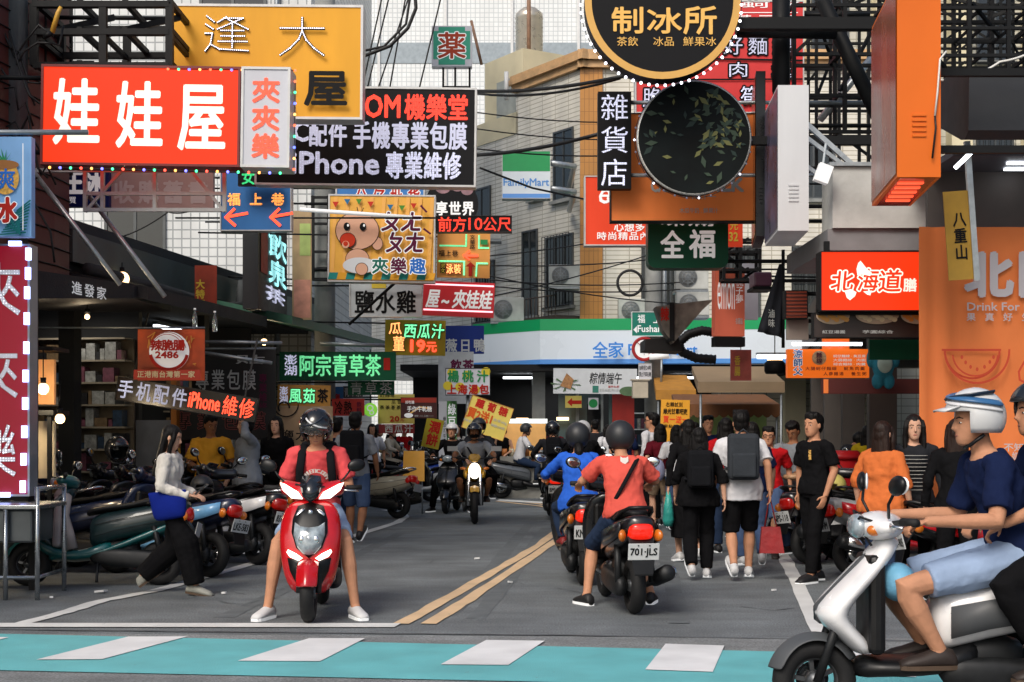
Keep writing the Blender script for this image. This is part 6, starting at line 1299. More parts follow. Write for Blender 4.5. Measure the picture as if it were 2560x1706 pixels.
    # tail light and signals
    m = MB(); m.loft([ringyz(-.78, .125, .61, .755, pw=.5), ringyz(-.90, .105, .62, .76, pw=.5), ringyz(-.94, .065, .64, .75, pw=.5)]); m.build('tail_light', taillit if tail_lit else tailr, t, sub=1)
    for s_ in (1, -1): m = MB(); m.ell((-.85, .145 * s_, .655), (.06, .03, .05), 12, 8, rotm(0, 0, -.4 * s_)); m.build('turn_signal', sigm if not retro else tailr, t)
    plate(t, -.985, .535, plate_text, .22)
    # handlebar, cowl, mirrors
    hx, hz = .30, 1.0
    HB = bpy.data.objects.new('handlebar', None); HB['_'] = 1
    bpy.data.objects.remove(HB)
    m = MB()
    if style == 'sport': m.loft([[(x, y, z) for x, y, z in q] for q in [[(hx + .16 - .9 * abs(y) ** 1.4 - dx, y, hz + dz + .16 * abs(y)) for dx, dz in ((.02, -.075), (-.015, -.02), (-.0, .03), (.06, .075), (.14, .06), (.15, -.05))] for y in (-.26, -.2, -.12, -.05, 0, .05, .12, .2, .26)]])
    else: m.loft([[(hx + c * sx, y, hz + s_ * sz) for c, s_ in [(math.cos(k * PI / 5), math.sin(k * PI / 5)) for k in range(10)]] for y, sx, sz in ((-.24, .03, .025), (-.15, .07, .05), (-.08, .12, .075), (0, .14, .085), (.08, .12, .075), (.15, .07, .05), (.24, .03, .025))])
    cw = m.build('handlebar_cowl', body, t, sub=1)
    m = MB(); m.tube([(hx - .02, .18, hz + .02), (hx - .05, .30, hz + .035), (hx - .08, .36, hz + .035)], .015, 8); m.tube([(hx - .02, -.18, hz + .02), (hx - .05, -.30, hz + .035), (hx - .08, -.36, hz + .035)], .015, 8); hb = m.build('handlebar', engm, t)
    for s_ in (1, -1):
        m = MB(); m.tube([(hx - .045, .27 * s_, hz + .034), (hx - .085, .385 * s_, hz + .036)], .021, 9); m.build('grip', rubber, hb)
        m = MB(); m.tube([(hx + .0, .22 * s_, hz + .02), (hx + .015, .28 * s_, hz + .015), (hx - .02, .37 * s_, hz + .01)], .008, 6); m.build('brake_lever', chrome, hb)
        if mirrors:
            m = MB(); m.tube([(hx, .19 * s_, hz + .05), (hx + .02, .26 * s_, hz + .12), (hx, .31 * s_, hz + .19)], .008, 6)
            m.ell((hx - .0, .35 * s_, hz + .215), (.028, .075, .05), 14, 9, rotm(.22 * s_, 0, .25 * s_)); mo = m.build('mirror', plasticb if not retro else chrome, hb)
            m = MB(); m.ell((hx - .024, .35 * s_ - .004 * s_, hz + .215), (.008, .066, .043), 14, 7, rotm(.22 * s_, 0, .25 * s_)); m.build('glass', mir, mo)
    if style == 'sport':
        def cowl_x(y): return hx + .175 - .9 * abs(y) ** 1.4
        for s_ in (1, -1):
            m = MB(); pts = [(.065, -.052), (.15, -.055), (.225, .0), (.252, .058), (.21, .05), (.10, .0)]; f = lambda y, z, o: (cowl_x(y) + o - .25 * max(0, z - .16 * y), y * s_, hz + z + .08 * y)
            m.add([f(y, z, .012) for y, z in pts] + [f(y, z, -.03) for y, z in pts], [tuple(range(6)), (11, 10, 9, 8, 7, 6)] + [(i, i + 6, (i + 1) % 6 + 6, (i + 1) % 6) for i in range(6)]); m.build('position_lamp', lampw if lit else lens, t)
        m = MB(); m.add([(cowl_x(0) + .03, 0, hz - .075), (cowl_x(.06) + .02, .06, hz - .03), (cowl_x(.09) - .01, .085, hz + .06), (cowl_x(.1) - .08, .07, hz + .13), (cowl_x(0) - .07, 0, hz + .14), (cowl_x(.1) - .08, -.07, hz + .13), (cowl_x(.09) - .01, -.085, hz + .06), (cowl_x(.06) + .02, -.06, hz - .03), (cowl_x(0) + .02, 0, hz + .03)], [(0, 1, 8), (1, 2, 8), (2, 3, 8), (3, 4, 8), (4, 5, 8), (5, 6, 8), (6, 7, 8), (7, 0, 8)], 0, True); m.build('visor', lensd, t, thick=.01)
        pb = patch([(.0, .93), (.10, .90), (.135, .80), (.14, .70), (.10, .58), (0, .50), (-.10, .58), (-.14, .70), (-.135, .80), (-.10, .90)], .006); pb.build('nose_panel', plasticb, t)
        m = patch([(.0, .735), (.07, .745), (.115, .775), (.122, .68), (.09, .585), (.045, .535), (0, .525), (-.045, .535), (-.09, .585), (-.122, .68), (-.115, .775), (-.07, .745)], .016, .02); hl = m.build('headlight', lens, t)
        m = MB()
        for y in (-.055, 0, .055): m.ell((front_x(y, .64) + .022, y, .64), (.012, .026, .035), 10, 8)
        m.build('reflector', chrome, hl)
        for s_ in (1, -1): patch([(.05 * s_, .50), (.10 * s_, .535), (.165 * s_, .565), (.175 * s_, .545), (.15 * s_, .51), (.08 * s_, .48)][::s_], .012).build('running_light', lampw if lit else lens, t)
        for s_ in (1, -1): patch([(.05 * s_, .885), (.085 * s_, .865), (.115 * s_, .84), (.11 * s_, .82), (.07 * s_, .85), (.045 * s_, .872)][::s_], .014).build('nose_trim', chrome, t)
        m = MB(); m.lathe([(.022, 0), (.022, .006)], (front_x(0, .85) + .008, 0, .85), rotm(0, R(90)), 14); m.build('badge', chrome, t)
        m = patch([(.0, .455), (.11, .49), (.17, .50), (.15, .40), (.10, .30), (0, .26), (-.10, .30), (-.15, .40), (-.17, .50), (-.11, .49)], .004); m.build('lower_grille', plasticb, t)
    else:
        m = MB(); m.ell((hx + .11, 0, hz + .0), (.05, .075 if style == 'retro' else .105, .062), 18, 10); m.build('headlight', lampw if lit else lens, t)
        for s_ in (1, -1): m = MB(); m.ell((hx + .055, (.13 if style == 'small' else .15) * s_, hz - .015), (.04, .035, .03), 12, 8); m.build('turn_signal', sigm, t)
        if style == 'retro': m = MB(); m.torus((hx + .13, 0, hz), .075, .008, rotm(0, R(90)), 24, 6); m.build('headlight_ring', chrome, t)
        m = patch([(0, .86), (.03, .84), (.03, .52), (0, .50), (-.03, .52), (-.03, .84)], .005); m.build('nose_trim', trim, t)
    if box: m = MB(); m.box(-.98, -.62, -.19, .19, .89, 1.16); m.build('top_box', box, t, bevel=.05)
    return t
def motorcycle(label, loc, head, body, lean=0.0):
    t = thing('motorcycle', label, 'motorcycle', loc, head); t.rotation_euler = (lean, 0, head)
    wheel(t, .68, .30, .058, n=32); wheel(t, -.66, .30, .07, n=32)
    m = MB(); rings = []
    for k in range(7): a = R(45 + k * 16); rings.append([(.68 + (.335 - .01 * abs(j)) * math.cos(a), .026 * j, .30 + (.335 - .01 * abs(j)) * math.sin(a)) for j in range(-3, 4)])
    m.loft(rings, False, 0, True, False); m.build('front_fender', body, t, sub=1, thick=.008)
    for s_ in (1, -1): m = MB(); m.tube([(.68, .095 * s_, .30), (.48, .10 * s_, .95)], [.028, .022], 9); m.build('fork', chrome, t)
    m = MB(); m.ell((.56, 0, .86), (.10, .10, .13), 18, 12); m.build('headlight', lampw, t)
    m = MB(); m.loft([[(.50, y, z) for y, z in ((-.14, .78), (-.16, .9), (-.11, 1.0), (.11, 1.0), (.16, .9), (.14, .78), (.1, .72), (-.1, .72))], [(.56, y, z) for y, z in ((-.12, .8), (-.14, .9), (-.1, .985), (.1, .985), (.14, .9), (.12, .8), (.09, .74), (-.09, .74))]]); m.build('headlight_cowl', body, t, sub=1)
    m = MB(); m.loft([[(.60, y, z) for y, z in ((-.02, 1.03), (.02, 1.03), (.02, 1.0), (-.02, 1.0))], [(.52, y, z) for y, z in ((-.12, 1.07), (.12, 1.07), (.1, .99), (-.1, .99))], [(.45, y, z) for y, z in ((-.14, 1.17), (.14, 1.17), (.12, 1.12), (-.12, 1.12))]]); m.build('nose_fairing', body, t, sub=1)
    m = MB()
    for s_ in (1, -1): m.loft([[(.42, s_ * y, z) for y, z in ((.1, .9), (.21, .86), (.2, .72), (.1, .66))], [(.15, s_ * y, z) for y, z in ((.1, .94), (.19, .9), (.18, .74), (.1, .7))]])
    m.build('tank_wing', body, t, sub=1)
    m = MB(); m.loft([ringyz(.42, .08, .76, .92), ringyz(.25, .15, .74, 1.0), ringyz(.02, .14, .72, .97), ringyz(-.1, .09, .72, .84)]); m.build('tank', body, t, sub=1)
    m = MB(); m.loft([ringyz(-.04, .1, .74, .82), ringyz(-.3, .14, .76, .83), ringyz(-.6, .12, .82, .9), ringyz(-.85, .06, .86, .92)]); m.build('seat', seatm, t, sub=1)
    m = MB(); m.loft([ringyz(-.1, .1, .62, .75), ringyz(-.5, .11, .7, .82), ringyz(-.92, .05, .82, .9)]); m.build('tail_cover', body, t, sub=1)
    m = MB(); m.box(-.2, .28, -.15, .15, .28, .66); m.tube([(.3, -.1, .3), (.1, -.16, .2), (-.6, -.18, .3)], .035, 8); m.build('engine', engm, t, bevel=.04)
    m = MB(); m.tube([(.42, -.36, 1.06), (.46, -.2, 1.07), (.47, 0, 1.05), (.46, .2, 1.07), (.42, .36, 1.06)], .014, 8); hb = m.build('handlebar', engm, t)
    for s_ in (1, -1):
        m = MB(); m.tube([(.44, .25 * s_, 1.068), (.41, .38 * s_, 1.058)], .02, 8); m.build('grip', rubber, hb)
        m = MB(); m.tube([(.45, .2 * s_, 1.08), (.46, .28 * s_, 1.2)], .008, 6); m.box(.45, .475, (.36 if s_ > 0 else -.36) - .085, (.36 if s_ > 0 else -.36) + .085, 1.18, 1.26); m.build('mirror', L_grey, hb, bevel=.015)
        m = MB(); m.ell((.5, .19 * s_, .9), (.03, .05, .025), 12, 8); m.build('turn_signal', sigm, t)
        m = MB(); m.bar((-.1, .12 * s_, .34), (-.12, .24 * s_, .34), .03); m.build('footrest', engm, t)
    plate(t, -.98, .62, 'MBD-627', .3)
    return t
# ------------------------------------------------------------------ people (local +x forward, +y left; 1.70 m before scaling)
SKIN = [M('skin_light', 'b98668', .68, noise=.13, scale=12, bump=.12, bscale=50, spec=.3), M('skin_tan', '936548', .68, noise=.13, scale=12, bump=.12, bscale=50, spec=.3), M('skin_pale', 'c79a80', .62, noise=.1, scale=12, spec=.3)]
hairm = M('hair_black', '0b0909', .55, noise=.3, scale=40, stretch=(1, 1, .12), bump=.6, bscale=60, spec=.22); hairb = M('hair_dark_brown', '23150f', .5, noise=.35, scale=40, stretch=(1, 1, .12), bump=.6, bscale=60, spec=.25)
eyem = M('eye_dark', '16100e', .2, noise=0); lipm = M('lip_red', '9a4640', .45, noise=0); eyew = M('eye_white', 'c9c4bd', .3, noise=0)
def V(*a): return Vector(a)
def pose_stand(arms=None, lean=0.0, spread=.10):
    p = dict(pelvis=V(0, 0, .93), neck=V(lean, 0, 1.43), head=V(.02 + lean * 1.2, 0, 1.575), hy=0, hp=0,
             kn=[V(.02, spread + .005, .50), V(.02, -spread - .005, .50)], an=[V(-.02, spread, .085), V(-.02, -spread, .085)], ft=[V(1, .15, 0), V(1, -.15, 0)],
             el=[V(-.03 + lean, .255, 1.13), V(-.03 + lean, -.255, 1.13)], wr=[V(.05 + lean, .27, .88), V(.05 + lean, -.27, .88)], grip=[.35, .35], tw=0)
    if arms: p.update(arms)
    return p
def pose_walk(s_=1, stride=.24, arms=None):
    p = pose_stand()
    a, b = (0, 1) if s_ > 0 else (1, 0)
    p['kn'][a] = V(.20, .1 * s_, .51); p['an'][a] = V(stride + .02, .09 * s_, .10); p['kn'][b] = V(.03, -.1 * s_, .48); p['an'][b] = V(-stride - .06, -.09 * s_, .17)
    p['el'][a] = V(-.13, .25 * s_, 1.15); p['wr'][a] = V(-.12, .27 * s_, .9); p['el'][b] = V(.05, -.25 * s_, 1.13); p['wr'][b] = V(.18, -.26 * s_, .93)
    p['pitch'] = [0, 0]; p['pitch'][b] = -.6; p['pitch'][a] = .15
    if arms: p.update(arms)
    return p
def pose_ride(feet='floor', lean=.0, wx=.215, wz=1.05, wy=.325, hp=0.0, px=-.22, pz=.86):
    nk = V(px + .12 + lean, 0, pz + .50); sh = nk
    p = dict(pelvis=V(px, 0, pz), neck=nk, head=nk + V(.045, 0, .145), hy=0, hp=hp, tw=0, grip=[1, 1],
             el=[V((wx + nk.x) / 2 - .06, .33, (wz + nk.z) / 2 - .09), V((wx + nk.x) / 2 - .06, -.33, (wz + nk.z) / 2 - .09)], wr=[V(wx - .045, wy, wz + .02), V(wx - .045, -wy, wz + .02)])
    if feet == 'floor': p.update(kn=[V(.19, .19, .74), V(.19, -.19, .74)], an=[V(.16, .13, .415), V(.16, -.13, .415)], ft=[V(1, .1, 0), V(1, -.1, 0)])
    elif feet == 'ground': p.update(kn=[V(.13, .28, .53), V(.13, -.28, .53)], an=[V(.02, .36, .09), V(.02, -.36, .09)], ft=[V(1, .35, 0), V(1, -.35, 0)])
    elif feet == 'pegs': p.update(kn=[V(.22, .24, .70), V(.22, -.24, .70)], an=[V(-.06, .2, .42), V(-.06, -.2, .42)], ft=[V(1, .1, 0), V(1, -.1, 0)])
    return p
def bent(a, b, c, ra, rb, rc, m, n=10, mid=1.04, mid2=1.06):
    """One tapered limb through a bend."""
    u = a.lerp(b, .5); v = b.lerp(c, .35); pts = [a, u, a.lerp(b, .88), b + ((a - b).normalized() + (c - b).normalized()) * -.0, b.lerp(c, .12), v, b.lerp(c, .7), c]
    m.tube(pts, [ra, (ra + rb) / 2 * mid, rb * 1.04, rb, rb * 1.0, (rb * .62 + rc * .38) * mid2 * 1.06, (rb * .3 + rc * .7), rc], n)
def hand(m, w, d, palm, curl, sgn, sc=1.0):
    """Palm with four unequal bent fingers and a thumb; d = along the hand, palm = palm normal."""
    d = d.normalized(); palm = (palm - d * palm.dot(d)).normalized(); side = d.cross(palm) * sgn
    rt = Matrix((side, palm, d)).transposed(); L = .085 * sc
    m.ell(w + d * L * .5, (.038 * sc, .016 * sc, L * .62), 10, 8, rt)
    for k, (o, ln) in enumerate(((.028, .066), (.010, .076), (-.009, .071), (-.027, .056))):
        p = w + d * L * .95 + side * o * sc; pts = [w + d * L * .55 + side * o * sc * .8, p]; a = curl * .5
        for q in range(3):
            dd = d * math.cos(a) + palm * math.sin(a); p = p + dd * ln * sc * (.45, .32, .27)[q]; pts.append(p); a += curl * .95
        m.tube(pts, [.0095 * sc, .0095 * sc, .009 * sc, .008 * sc, .006 * sc], 6)
    p = w + d * L * .25 + side * .032 * sc; dd = (d * .7 + side * .75 + palm * (.2 + .4 * curl)).normalized(); q = p + dd * .035 * sc; e = q + (d * .9 + side * .1 + palm * (.25 + curl * .5)).normalized() * .032 * sc
    m.tube([w + d * L * .15 + side * .015 * sc, p, q, e], [.013 * sc, .012 * sc, .0105 * sc, .008 * sc], 7)
def person(label, loc, rz, pose, top=None, bottom=None, shoe=None, skin=0, hair='short', hcol=None, sleeve='short', legs='long', near=1, scale=1.0, sex='m', helmet=None, pack=None, packcol=None, strap=None, lean=0.0, loose=1.0, hem=-.10, group=None, glasses=False, extra=None, collar=True, mask=None, build=1.0, nohands=False, cat='person', legw=1.0):
    t = thing('person', label, cat, loc, rz, group); t.rotation_euler = (lean, 0, rz); t.scale = (scale,) * 3
    P = pose; pel, nk, hd = P['pelvis'], P['neck'], P['head']; fem = sex == 'f'
    up = (nk - pel).normalized(); lat = Matrix.Rotation(P.get('tw', 0), 3, up) @ V(0, 1, 0); lat = (lat - up * lat.dot(up)).normalized(); fwd = lat.cross(up)
    lat0 = V(0, 1, 0); L = (nk - pel).length
    shw = (.165 if fem else .185) * build
    shl = [nk + lat * shw * s_ - up * .065 for s_ in (1, -1)]; hip = [pel + lat0 * .09 * s_ - up * .03 for s_ in (1, -1)]
    def torso(m, e, t0, t1, k=1.0, n=16, flare=0.0, neckr=None):
        T = [(-.16, .135, .10), (-.05, .165, .118), (.08, .163, .115), (.25, .143, .10), (.42, .14, .10), (.60, .158, .108), (.78, .172, .105), (.88, .165, .092), (.95, .12, .075), (1.0, .062, .058)]
        if fem: T = [(-.16, .14, .105), (-.05, .17, .12), (.08, .16, .112), (.25, .13, .09), (.42, .125, .09), (.60, .142, .112), (.78, .152, .10), (.88, .145, .085), (.95, .10, .07), (1.0, .055, .052)]
        def AB(u):
            for i in range(len(T) - 1):
                if T[i][0] <= u <= T[i + 1][0]: q = (u - T[i][0]) / (T[i + 1][0] - T[i][0]); return [T[i][j] + (T[i + 1][j] - T[i][j]) * q for j in (1, 2)]
            return T[0][1:] if u < T[0][0] else T[-1][1:]
        us = [t0 + (t1 - t0) * i / 11 for i in range(12)]; rings = []
        for u in us:
            a, b = AB(u); a, b = (a * build + e), (b * build + e); fl = flare * max(0, (.35 - u)); a += fl; b += fl * .7
            l = lat0.lerp(lat, max(0, min(1, u))); l = (l - up * l.dot(up)).normalized(); f = l.cross(up); c = pel + up * (L * u) - f * .012 * math.sin(max(0, u) * PI)
            rings.append([c + l * (a * math.cos(2 * PI * i / n)) + f * (b * math.sin(2 * PI * i / n)) for i in range(n)])
        m.loft(rings)
    m = MB(); torso(m, 0, -.16, 1.0)
    Rh = (Matrix.Rotation(P.get('hy', 0), 3, 'Z') @ Matrix.Rotation(P.get('hp', 0), 3, 'Y')); H = lambda x, y, z: hd + Rh @ V(x, y, z); hs = .94 if fem else 1.0
    m.tube([nk - up * .06, nk.lerp(hd, .35), hd + V(-.015, 0, -.04)], [.066 * (.85 if fem else 1), .054 * (.85 if fem else 1), .055], 12)
    rings = []
    for z, xf_, xb, w_ in ((-.119, .066, .02, .02), (-.110, .083, -.008, .037), (-.088, .091, -.034, .051), (-.064, .0925, -.05, .060), (-.036, .092, -.07, .066), (-.006, .089, -.088, .0715), (.02, .095, -.097, .0745), (.05, .092, -.10, .0755), (.08, .08, -.094, .070), (.105, .055, -.072, .054), (.121, .02, -.036, .028)):
        c_ = (xf_ + xb) / 2; a_ = (xf_ - xb) / 2; w_ *= (.93 if fem and z < -.04 else 1); rings.append([H((c_ + a_ * math.copysign(abs(math.cos(q * PI / 11)) ** .85, math.cos(q * PI / 11))) * hs, w_ * hs * math.copysign(abs(math.sin(q * PI / 11)) ** .9, math.sin(q * PI / 11)), z * (.97 if fem else 1)) for q in range(22)])
    m.loft(rings)
    m.tube([H(.088 * hs, 0, .022), H(.099 * hs, 0, -.006), H(.107 * hs, 0, -.03), H(.094 * hs, 0, -.038)], [.007, .0085, .0125, .009], 8)
    for s_ in (1, -1): m.ell(H(-.005, .077 * hs * s_, -.008), (.018, .009, .03), 8, 8, Rh)
    k_ = .9 if fem else 1.0
    for i in (0, 1):
        sg = 1 if i == 0 else -1
        a, e, w = shl[i], P['el'][i], P['wr'][i]; bent(a, e, w, .050 * build * k_, .039 * build * k_, .026 * k_, m, 12)
        fd = (w - e).normalized(); g = P['grip'][i]
        if g >= .9: pn = V(0, 0, -1); hd_ = (fd + V(.3, 0, -.35)).normalized(); cu = 1.05
        else: pn = V(0, -sg, 0) if abs(fd.z) > .5 else V(0, 0, -1); hd_ = fd; cu = .35 + g * .3
        if not nohands: hand(m, w, hd_, pn, cu, -sg if True else sg, .95 if fem else 1.0)
        hp_, kn, an = hip[i], P['kn'][i], P['an'][i]
        bent(hp_, kn, an, .083 * build, .056 * build * k_, .037, m, 12, 1.05, 1.16)
        fdir = P['ft'][i].copy() if 'ft' in P else V(1, 0, 0); fdir.normalize()
        pt = P.get('pitch', [0, 0])[i]; fz = Matrix.Rotation(-pt, 3, V(0, 0, 1).cross(fdir).normalized() * -1) if pt else Matrix.Identity(3)
        f = fz @ fdir; dn = fz @ V(0, 0, -1)
        m.tube([an + V(0, 0, .02), an + dn * .045 + f * .03, an + dn * .06 + f * .12, an + dn * .065 + f * .18], [.036, .042, .036, .024], 10)
        if shoe:
            q = MB(); n = 14; rings = []; lf = V(0, 0, 1).cross(f).normalized(); u2 = -dn
            for x, wd, hh in ((-.08, .03, .06), (-.062, .042, .095), (-.01, .046, .11), (.05, .048, .092), (.11, .052, .07), (.165, .05, .056), (.205, .034, .036)):
                c = an + dn * .083 + f * x; rings.append([c + lf * (wd * math.cos(2 * PI * j / n)) + u2 * (max(.0, hh * (.5 + .5 * math.sin(2 * PI * j / n)))) for j in range(n)])
            q.loft(rings); so = q.build('shoe', shoe, t)
            q = MB(); q.loft([[an + dn * .085 + f * x + lf * (wd * sg_) + u2 * z for sg_, z in ((-1, -.004), (1, -.004), (1, .018), (-1, .018))] for x, wd in ((-.078, .03), (-.04, .04), (.05, .047), (.12, .052), (.18, .046), (.206, .03))], True, 0, False); q.build('sole', L_white if shoe.name in ('shoe_white', 'shoe_black') else M('sole_gum', '4a3a2c', .7), so)
    m.build('body', SKIN[skin], t, voxel=(.0062 if near == 2 else .0085 if near == 1 else 0))
    # face
    if near:
        q = MB(); [q.ell(H(.0785 * hs, .033 * s_ * hs, .0), (.007, .0125, .0046), 10, 6, Rh) for s_ in (1, -1)]; ew = q.build('eye', eyew, t)
        q = MB(); [q.ell(H(.0835 * hs, .033 * s_ * hs, .0), (.0035, .0066, .0052), 8, 6, Rh) for s_ in (1, -1)]; q.build('iris', eyem, ew)
        q = MB(); [q.tube([H(.0935 * hs, .014 * s_, .022), H(.0855 * hs, .034 * s_, .027), H(.071 * hs, .052 * s_, .02)], [.0035, .0042, .002], 6) for s_ in (1, -1)]; q.build('eyebrow', hairm, t)
        q = MB(); q.ell(H(.088 * hs, 0, -.066), (.007, .021, .0065), 12, 8, Rh); q.build('lips', lipm if fem else M('lip_brown', '8f5a4c', .5, noise=0), t)
    if glasses: 
        q = MB(); [q.torus(H(.098, .034 * s_, .006), .022, .003, Rh @ rotm(0, R(90)), 16, 5) for s_ in (1, -1)]; q.tube([H(.1, -.012, .01), H(.1, .012, .01)], .003, 5); [q.tube([H(.095, .056 * s_, .01), H(.0, .08 * s_, .012)], .003, 5) for s_ in (1, -1)]; q.build('glasses', plasticb, t)
    if mask: q = MB(); q.ell(H(.035, 0, -.055), (.075, .068, .055), 14, 10, Rh); q.build('mask', mask, t)
    # hair
    hc = hcol or hairm
    if hair and not helmet:
        q = MB(); q.ell(H(-.024 if hair == 'short' else -.013, 0, .044), (.104 * hs, .087 * hs, .092 * hs), 22, 12, Rh); q.ell(H(-.045, 0, -.01), (.07 * hs, .080 * hs, .085 * hs), 18, 10, Rh)
        if hair == 'short':
            rr = random.Random(label)
            for i in range(9): a = -1.3 + 2.6 * i / 8 + rr.uniform(-.1, .1); q.tube([H(.03 * math.cos(a), .05 * math.sin(a), .125), H(.075 * math.cos(a), .068 * math.sin(a), .105 + rr.uniform(-.01, .01)), H(.092 * math.cos(a), .079 * math.sin(a), .066 + rr.uniform(-.022, .012))], [.02, .02, .006], 7)
            for i in range(10): a = rr.uniform(-3, 3); q.ell(H(.05 * math.cos(a) + .005, .06 * math.sin(a), .085 + rr.uniform(-.02, .03)), (.03, .026, .03), 8, 6, Rh)
        else:
            ln = dict(bob=.15, long=.40, pony=.06)[hair]
            rings = []
            for i in range(7):
                u = i / 6; z = .03 - u * (ln + .05); w = .085 + .012 * math.sin(u * PI) - .025 * max(0, u - .7); d = .052 - .012 * u
                rings.append([H(-.045 - .02 * u + d * math.sin(2 * PI * j / 14), w * math.cos(2 * PI * j / 14), z) for j in range(14)])
            q.loft(rings)
            if hair != 'pony':
                for s_ in (1, -1): q.tube([H(.03, .066 * s_, .07), H(.045, .078 * s_, .01), H(.03, .085 * s_, -.08), H(.02 + .02 * (ln > .3), .085 * s_, -.08 - ln * .45), H(.01, .075 * s_, -.06 - ln * .8)], [.022, .026, .026, .022, .012], 9)
            if hair == 'pony': q.tube([H(-.10, 0, .03), H(-.14, 0, -.02), H(-.13, 0, -.14), H(-.10, 0, -.24)], [.03, .035, .03, .012], 9)
        q.build('hair', hc, t, voxel=.009 if near else 0)
    if hair in ('long', 'pony') and helmet:
        q = MB(); q.tube([H(-.08, 0, -.07), H(-.11, 0, -.16), H(-.10, 0, -.30)], [.05, .045, .012], 10, flat=1.4); q.build('hair', hc, t)
    # clothes
    vx = (.011 if near else 0)
    if top:
        m = MB(); e = .018 * loose; torso(m, e, hem, .965 if collar else .93, flare=.05 * (loose - .6))
        for i in (0, 1):
            a, el, w = shl[i], P['el'][i], P['wr'][i]; a0 = a + lat * (-.06 if i == 0 else .06) + up * .015
            if sleeve == 'long': m.tube([a0, a, a.lerp(el, .5), a.lerp(el, .9), el, el.lerp(w, .1), el.lerp(w, .6), el.lerp(w, .93)], [.06 * build, .067 * build, .058 * build, .053 * build, .054, .052, .045, .040], 12)
            elif sleeve == 'short': m.tube([a0, a, a.lerp(el, .45), a.lerp(el, .82)], [.06 * build, .07 * build, .070 * build * (.9 + .1 * loose), .072 * build * (.85 + .15 * loose)], 12)
            elif sleeve == 'elbow': m.tube([a0, a, a.lerp(el, .5), el, el.lerp(w, .25)], [.06, .068, .066, .062, .060], 12)
        to = m.build('top', top, t, voxel=vx, wrinkle=.03 if near else 0)
    if bottom:
        m = MB(); 
        if legs in ('skirt', 'dress'):
            z1 = .30 if legs == 'skirt' else .42; rings = []
            for i in range(8):
                u = i / 7; c = (pel + up * .06).lerp(V((P['an'][0].x + P['an'][1].x) / 2 * .7, 0, z1), u); dx = abs(P['an'][0].x - P['an'][1].x) * .30 * u
                rings.append([c + V((.13 + dx + .03 * u) * math.cos(2 * PI * j / 20) * (1 + .05 * math.sin(j * 5)), (.175 + .03 * u) * math.sin(2 * PI * j / 20) * (1 + .06 * math.sin(j * 3.3 * (u + .2))), 0) for j in range(20)])
            m.loft(rings)
        else:
            torso(m, .012, -.17, .10); fr = dict(long=1.0, knee=.0, shorts=-.12)[legs]
            for i in (0, 1):
                h_, kn, an = hip[i], P['kn'][i], P['an'][i]; cr = pel - up * .07 + lat0 * .05 * (1 if i == 0 else -1)
                if fr == 1.0: m.tube([cr + up * .05, h_, h_.lerp(kn, .5), h_.lerp(kn, .92), kn, kn.lerp(an, .1), kn.lerp(an, .5), kn.lerp(an, .96)], [.09, .10 * build, .088 * build, .072 * build * legw, .074 * legw, .070 * legw, .068 * legw, .060 * legw], 12)
                else: m.tube([cr + up * .05, h_, h_.lerp(kn, .5), h_.lerp(kn, 1.0 if fr == 0 else .80)], [.09, .105 * build, .098 * build, .086 * build], 12)
        m.build('trousers' if legs == 'long' else 'shorts' if legs in ('knee', 'shorts') else 'skirt', bottom, t, voxel=vx, wrinkle=.014 if near else 0)
    if helmet: make_helmet(t, H, Rh, helmet)
    if pack:
        c = pel + up * (L * .62) - fwd * .235; m = MB(); rt = Matrix((lat, fwd, up)).transposed(); W, D, Hh = pack
        m.obox(c, (W / 2, D / 2, Hh / 2), rt); bo = m.build('backpack', packcol, t, bevel=.045)
        m = MB(); m.obox(c - fwd * (D / 2 + .02) - up * Hh * .18, (W * .38, .022, Hh * .26), rt); m.build('pocket', packcol, bo, bevel=.02)
        m = MB()
        for s_ in (1, -1): m.tube([c + up * Hh * .42 + lat * .085 * s_ + fwd * D * .5, nk + lat * .10 * s_ - up * .015 - fwd * .05, nk + lat * .105 * s_ - up * .055 + fwd * .08, pel + up * L * .66 + lat * .13 * s_ + fwd * .135, pel + up * L * .45 + lat * .155 * s_ + fwd * .09, pel + up * L * .38 + lat * .15 * s_ - fwd * .1], .026, 8, flat=.45)
        m.build('strap', packcol, bo)
        m = MB(); m.tube([c + up * Hh * .49 + lat * .05, c + up * (Hh * .5 + .04), c + up * Hh * .49 - lat * .05], .010, 7); m.build('carry_loop', packcol, bo)
    if strap:
        m = MB(); pts = []
        for i in range(25):
            a = 2 * PI * i / 24; ca, sa = math.cos(a), math.sin(a)
            pts.append(pel + up * (L * (.50 + .44 * ca)) + lat * (.14 * ca * -1) - fwd * .008 + fwd * ((.142 + .018 * loose) * sa))
        m.tube(pts, .018, 6, flat=.3); m.build('strap', strap, t)
    if extra: extra(t, P, dict(pel=pel, nk=nk, up=up, lat=lat, fwd=fwd, L=L, H=H, shl=shl, Rh=Rh))
    return t
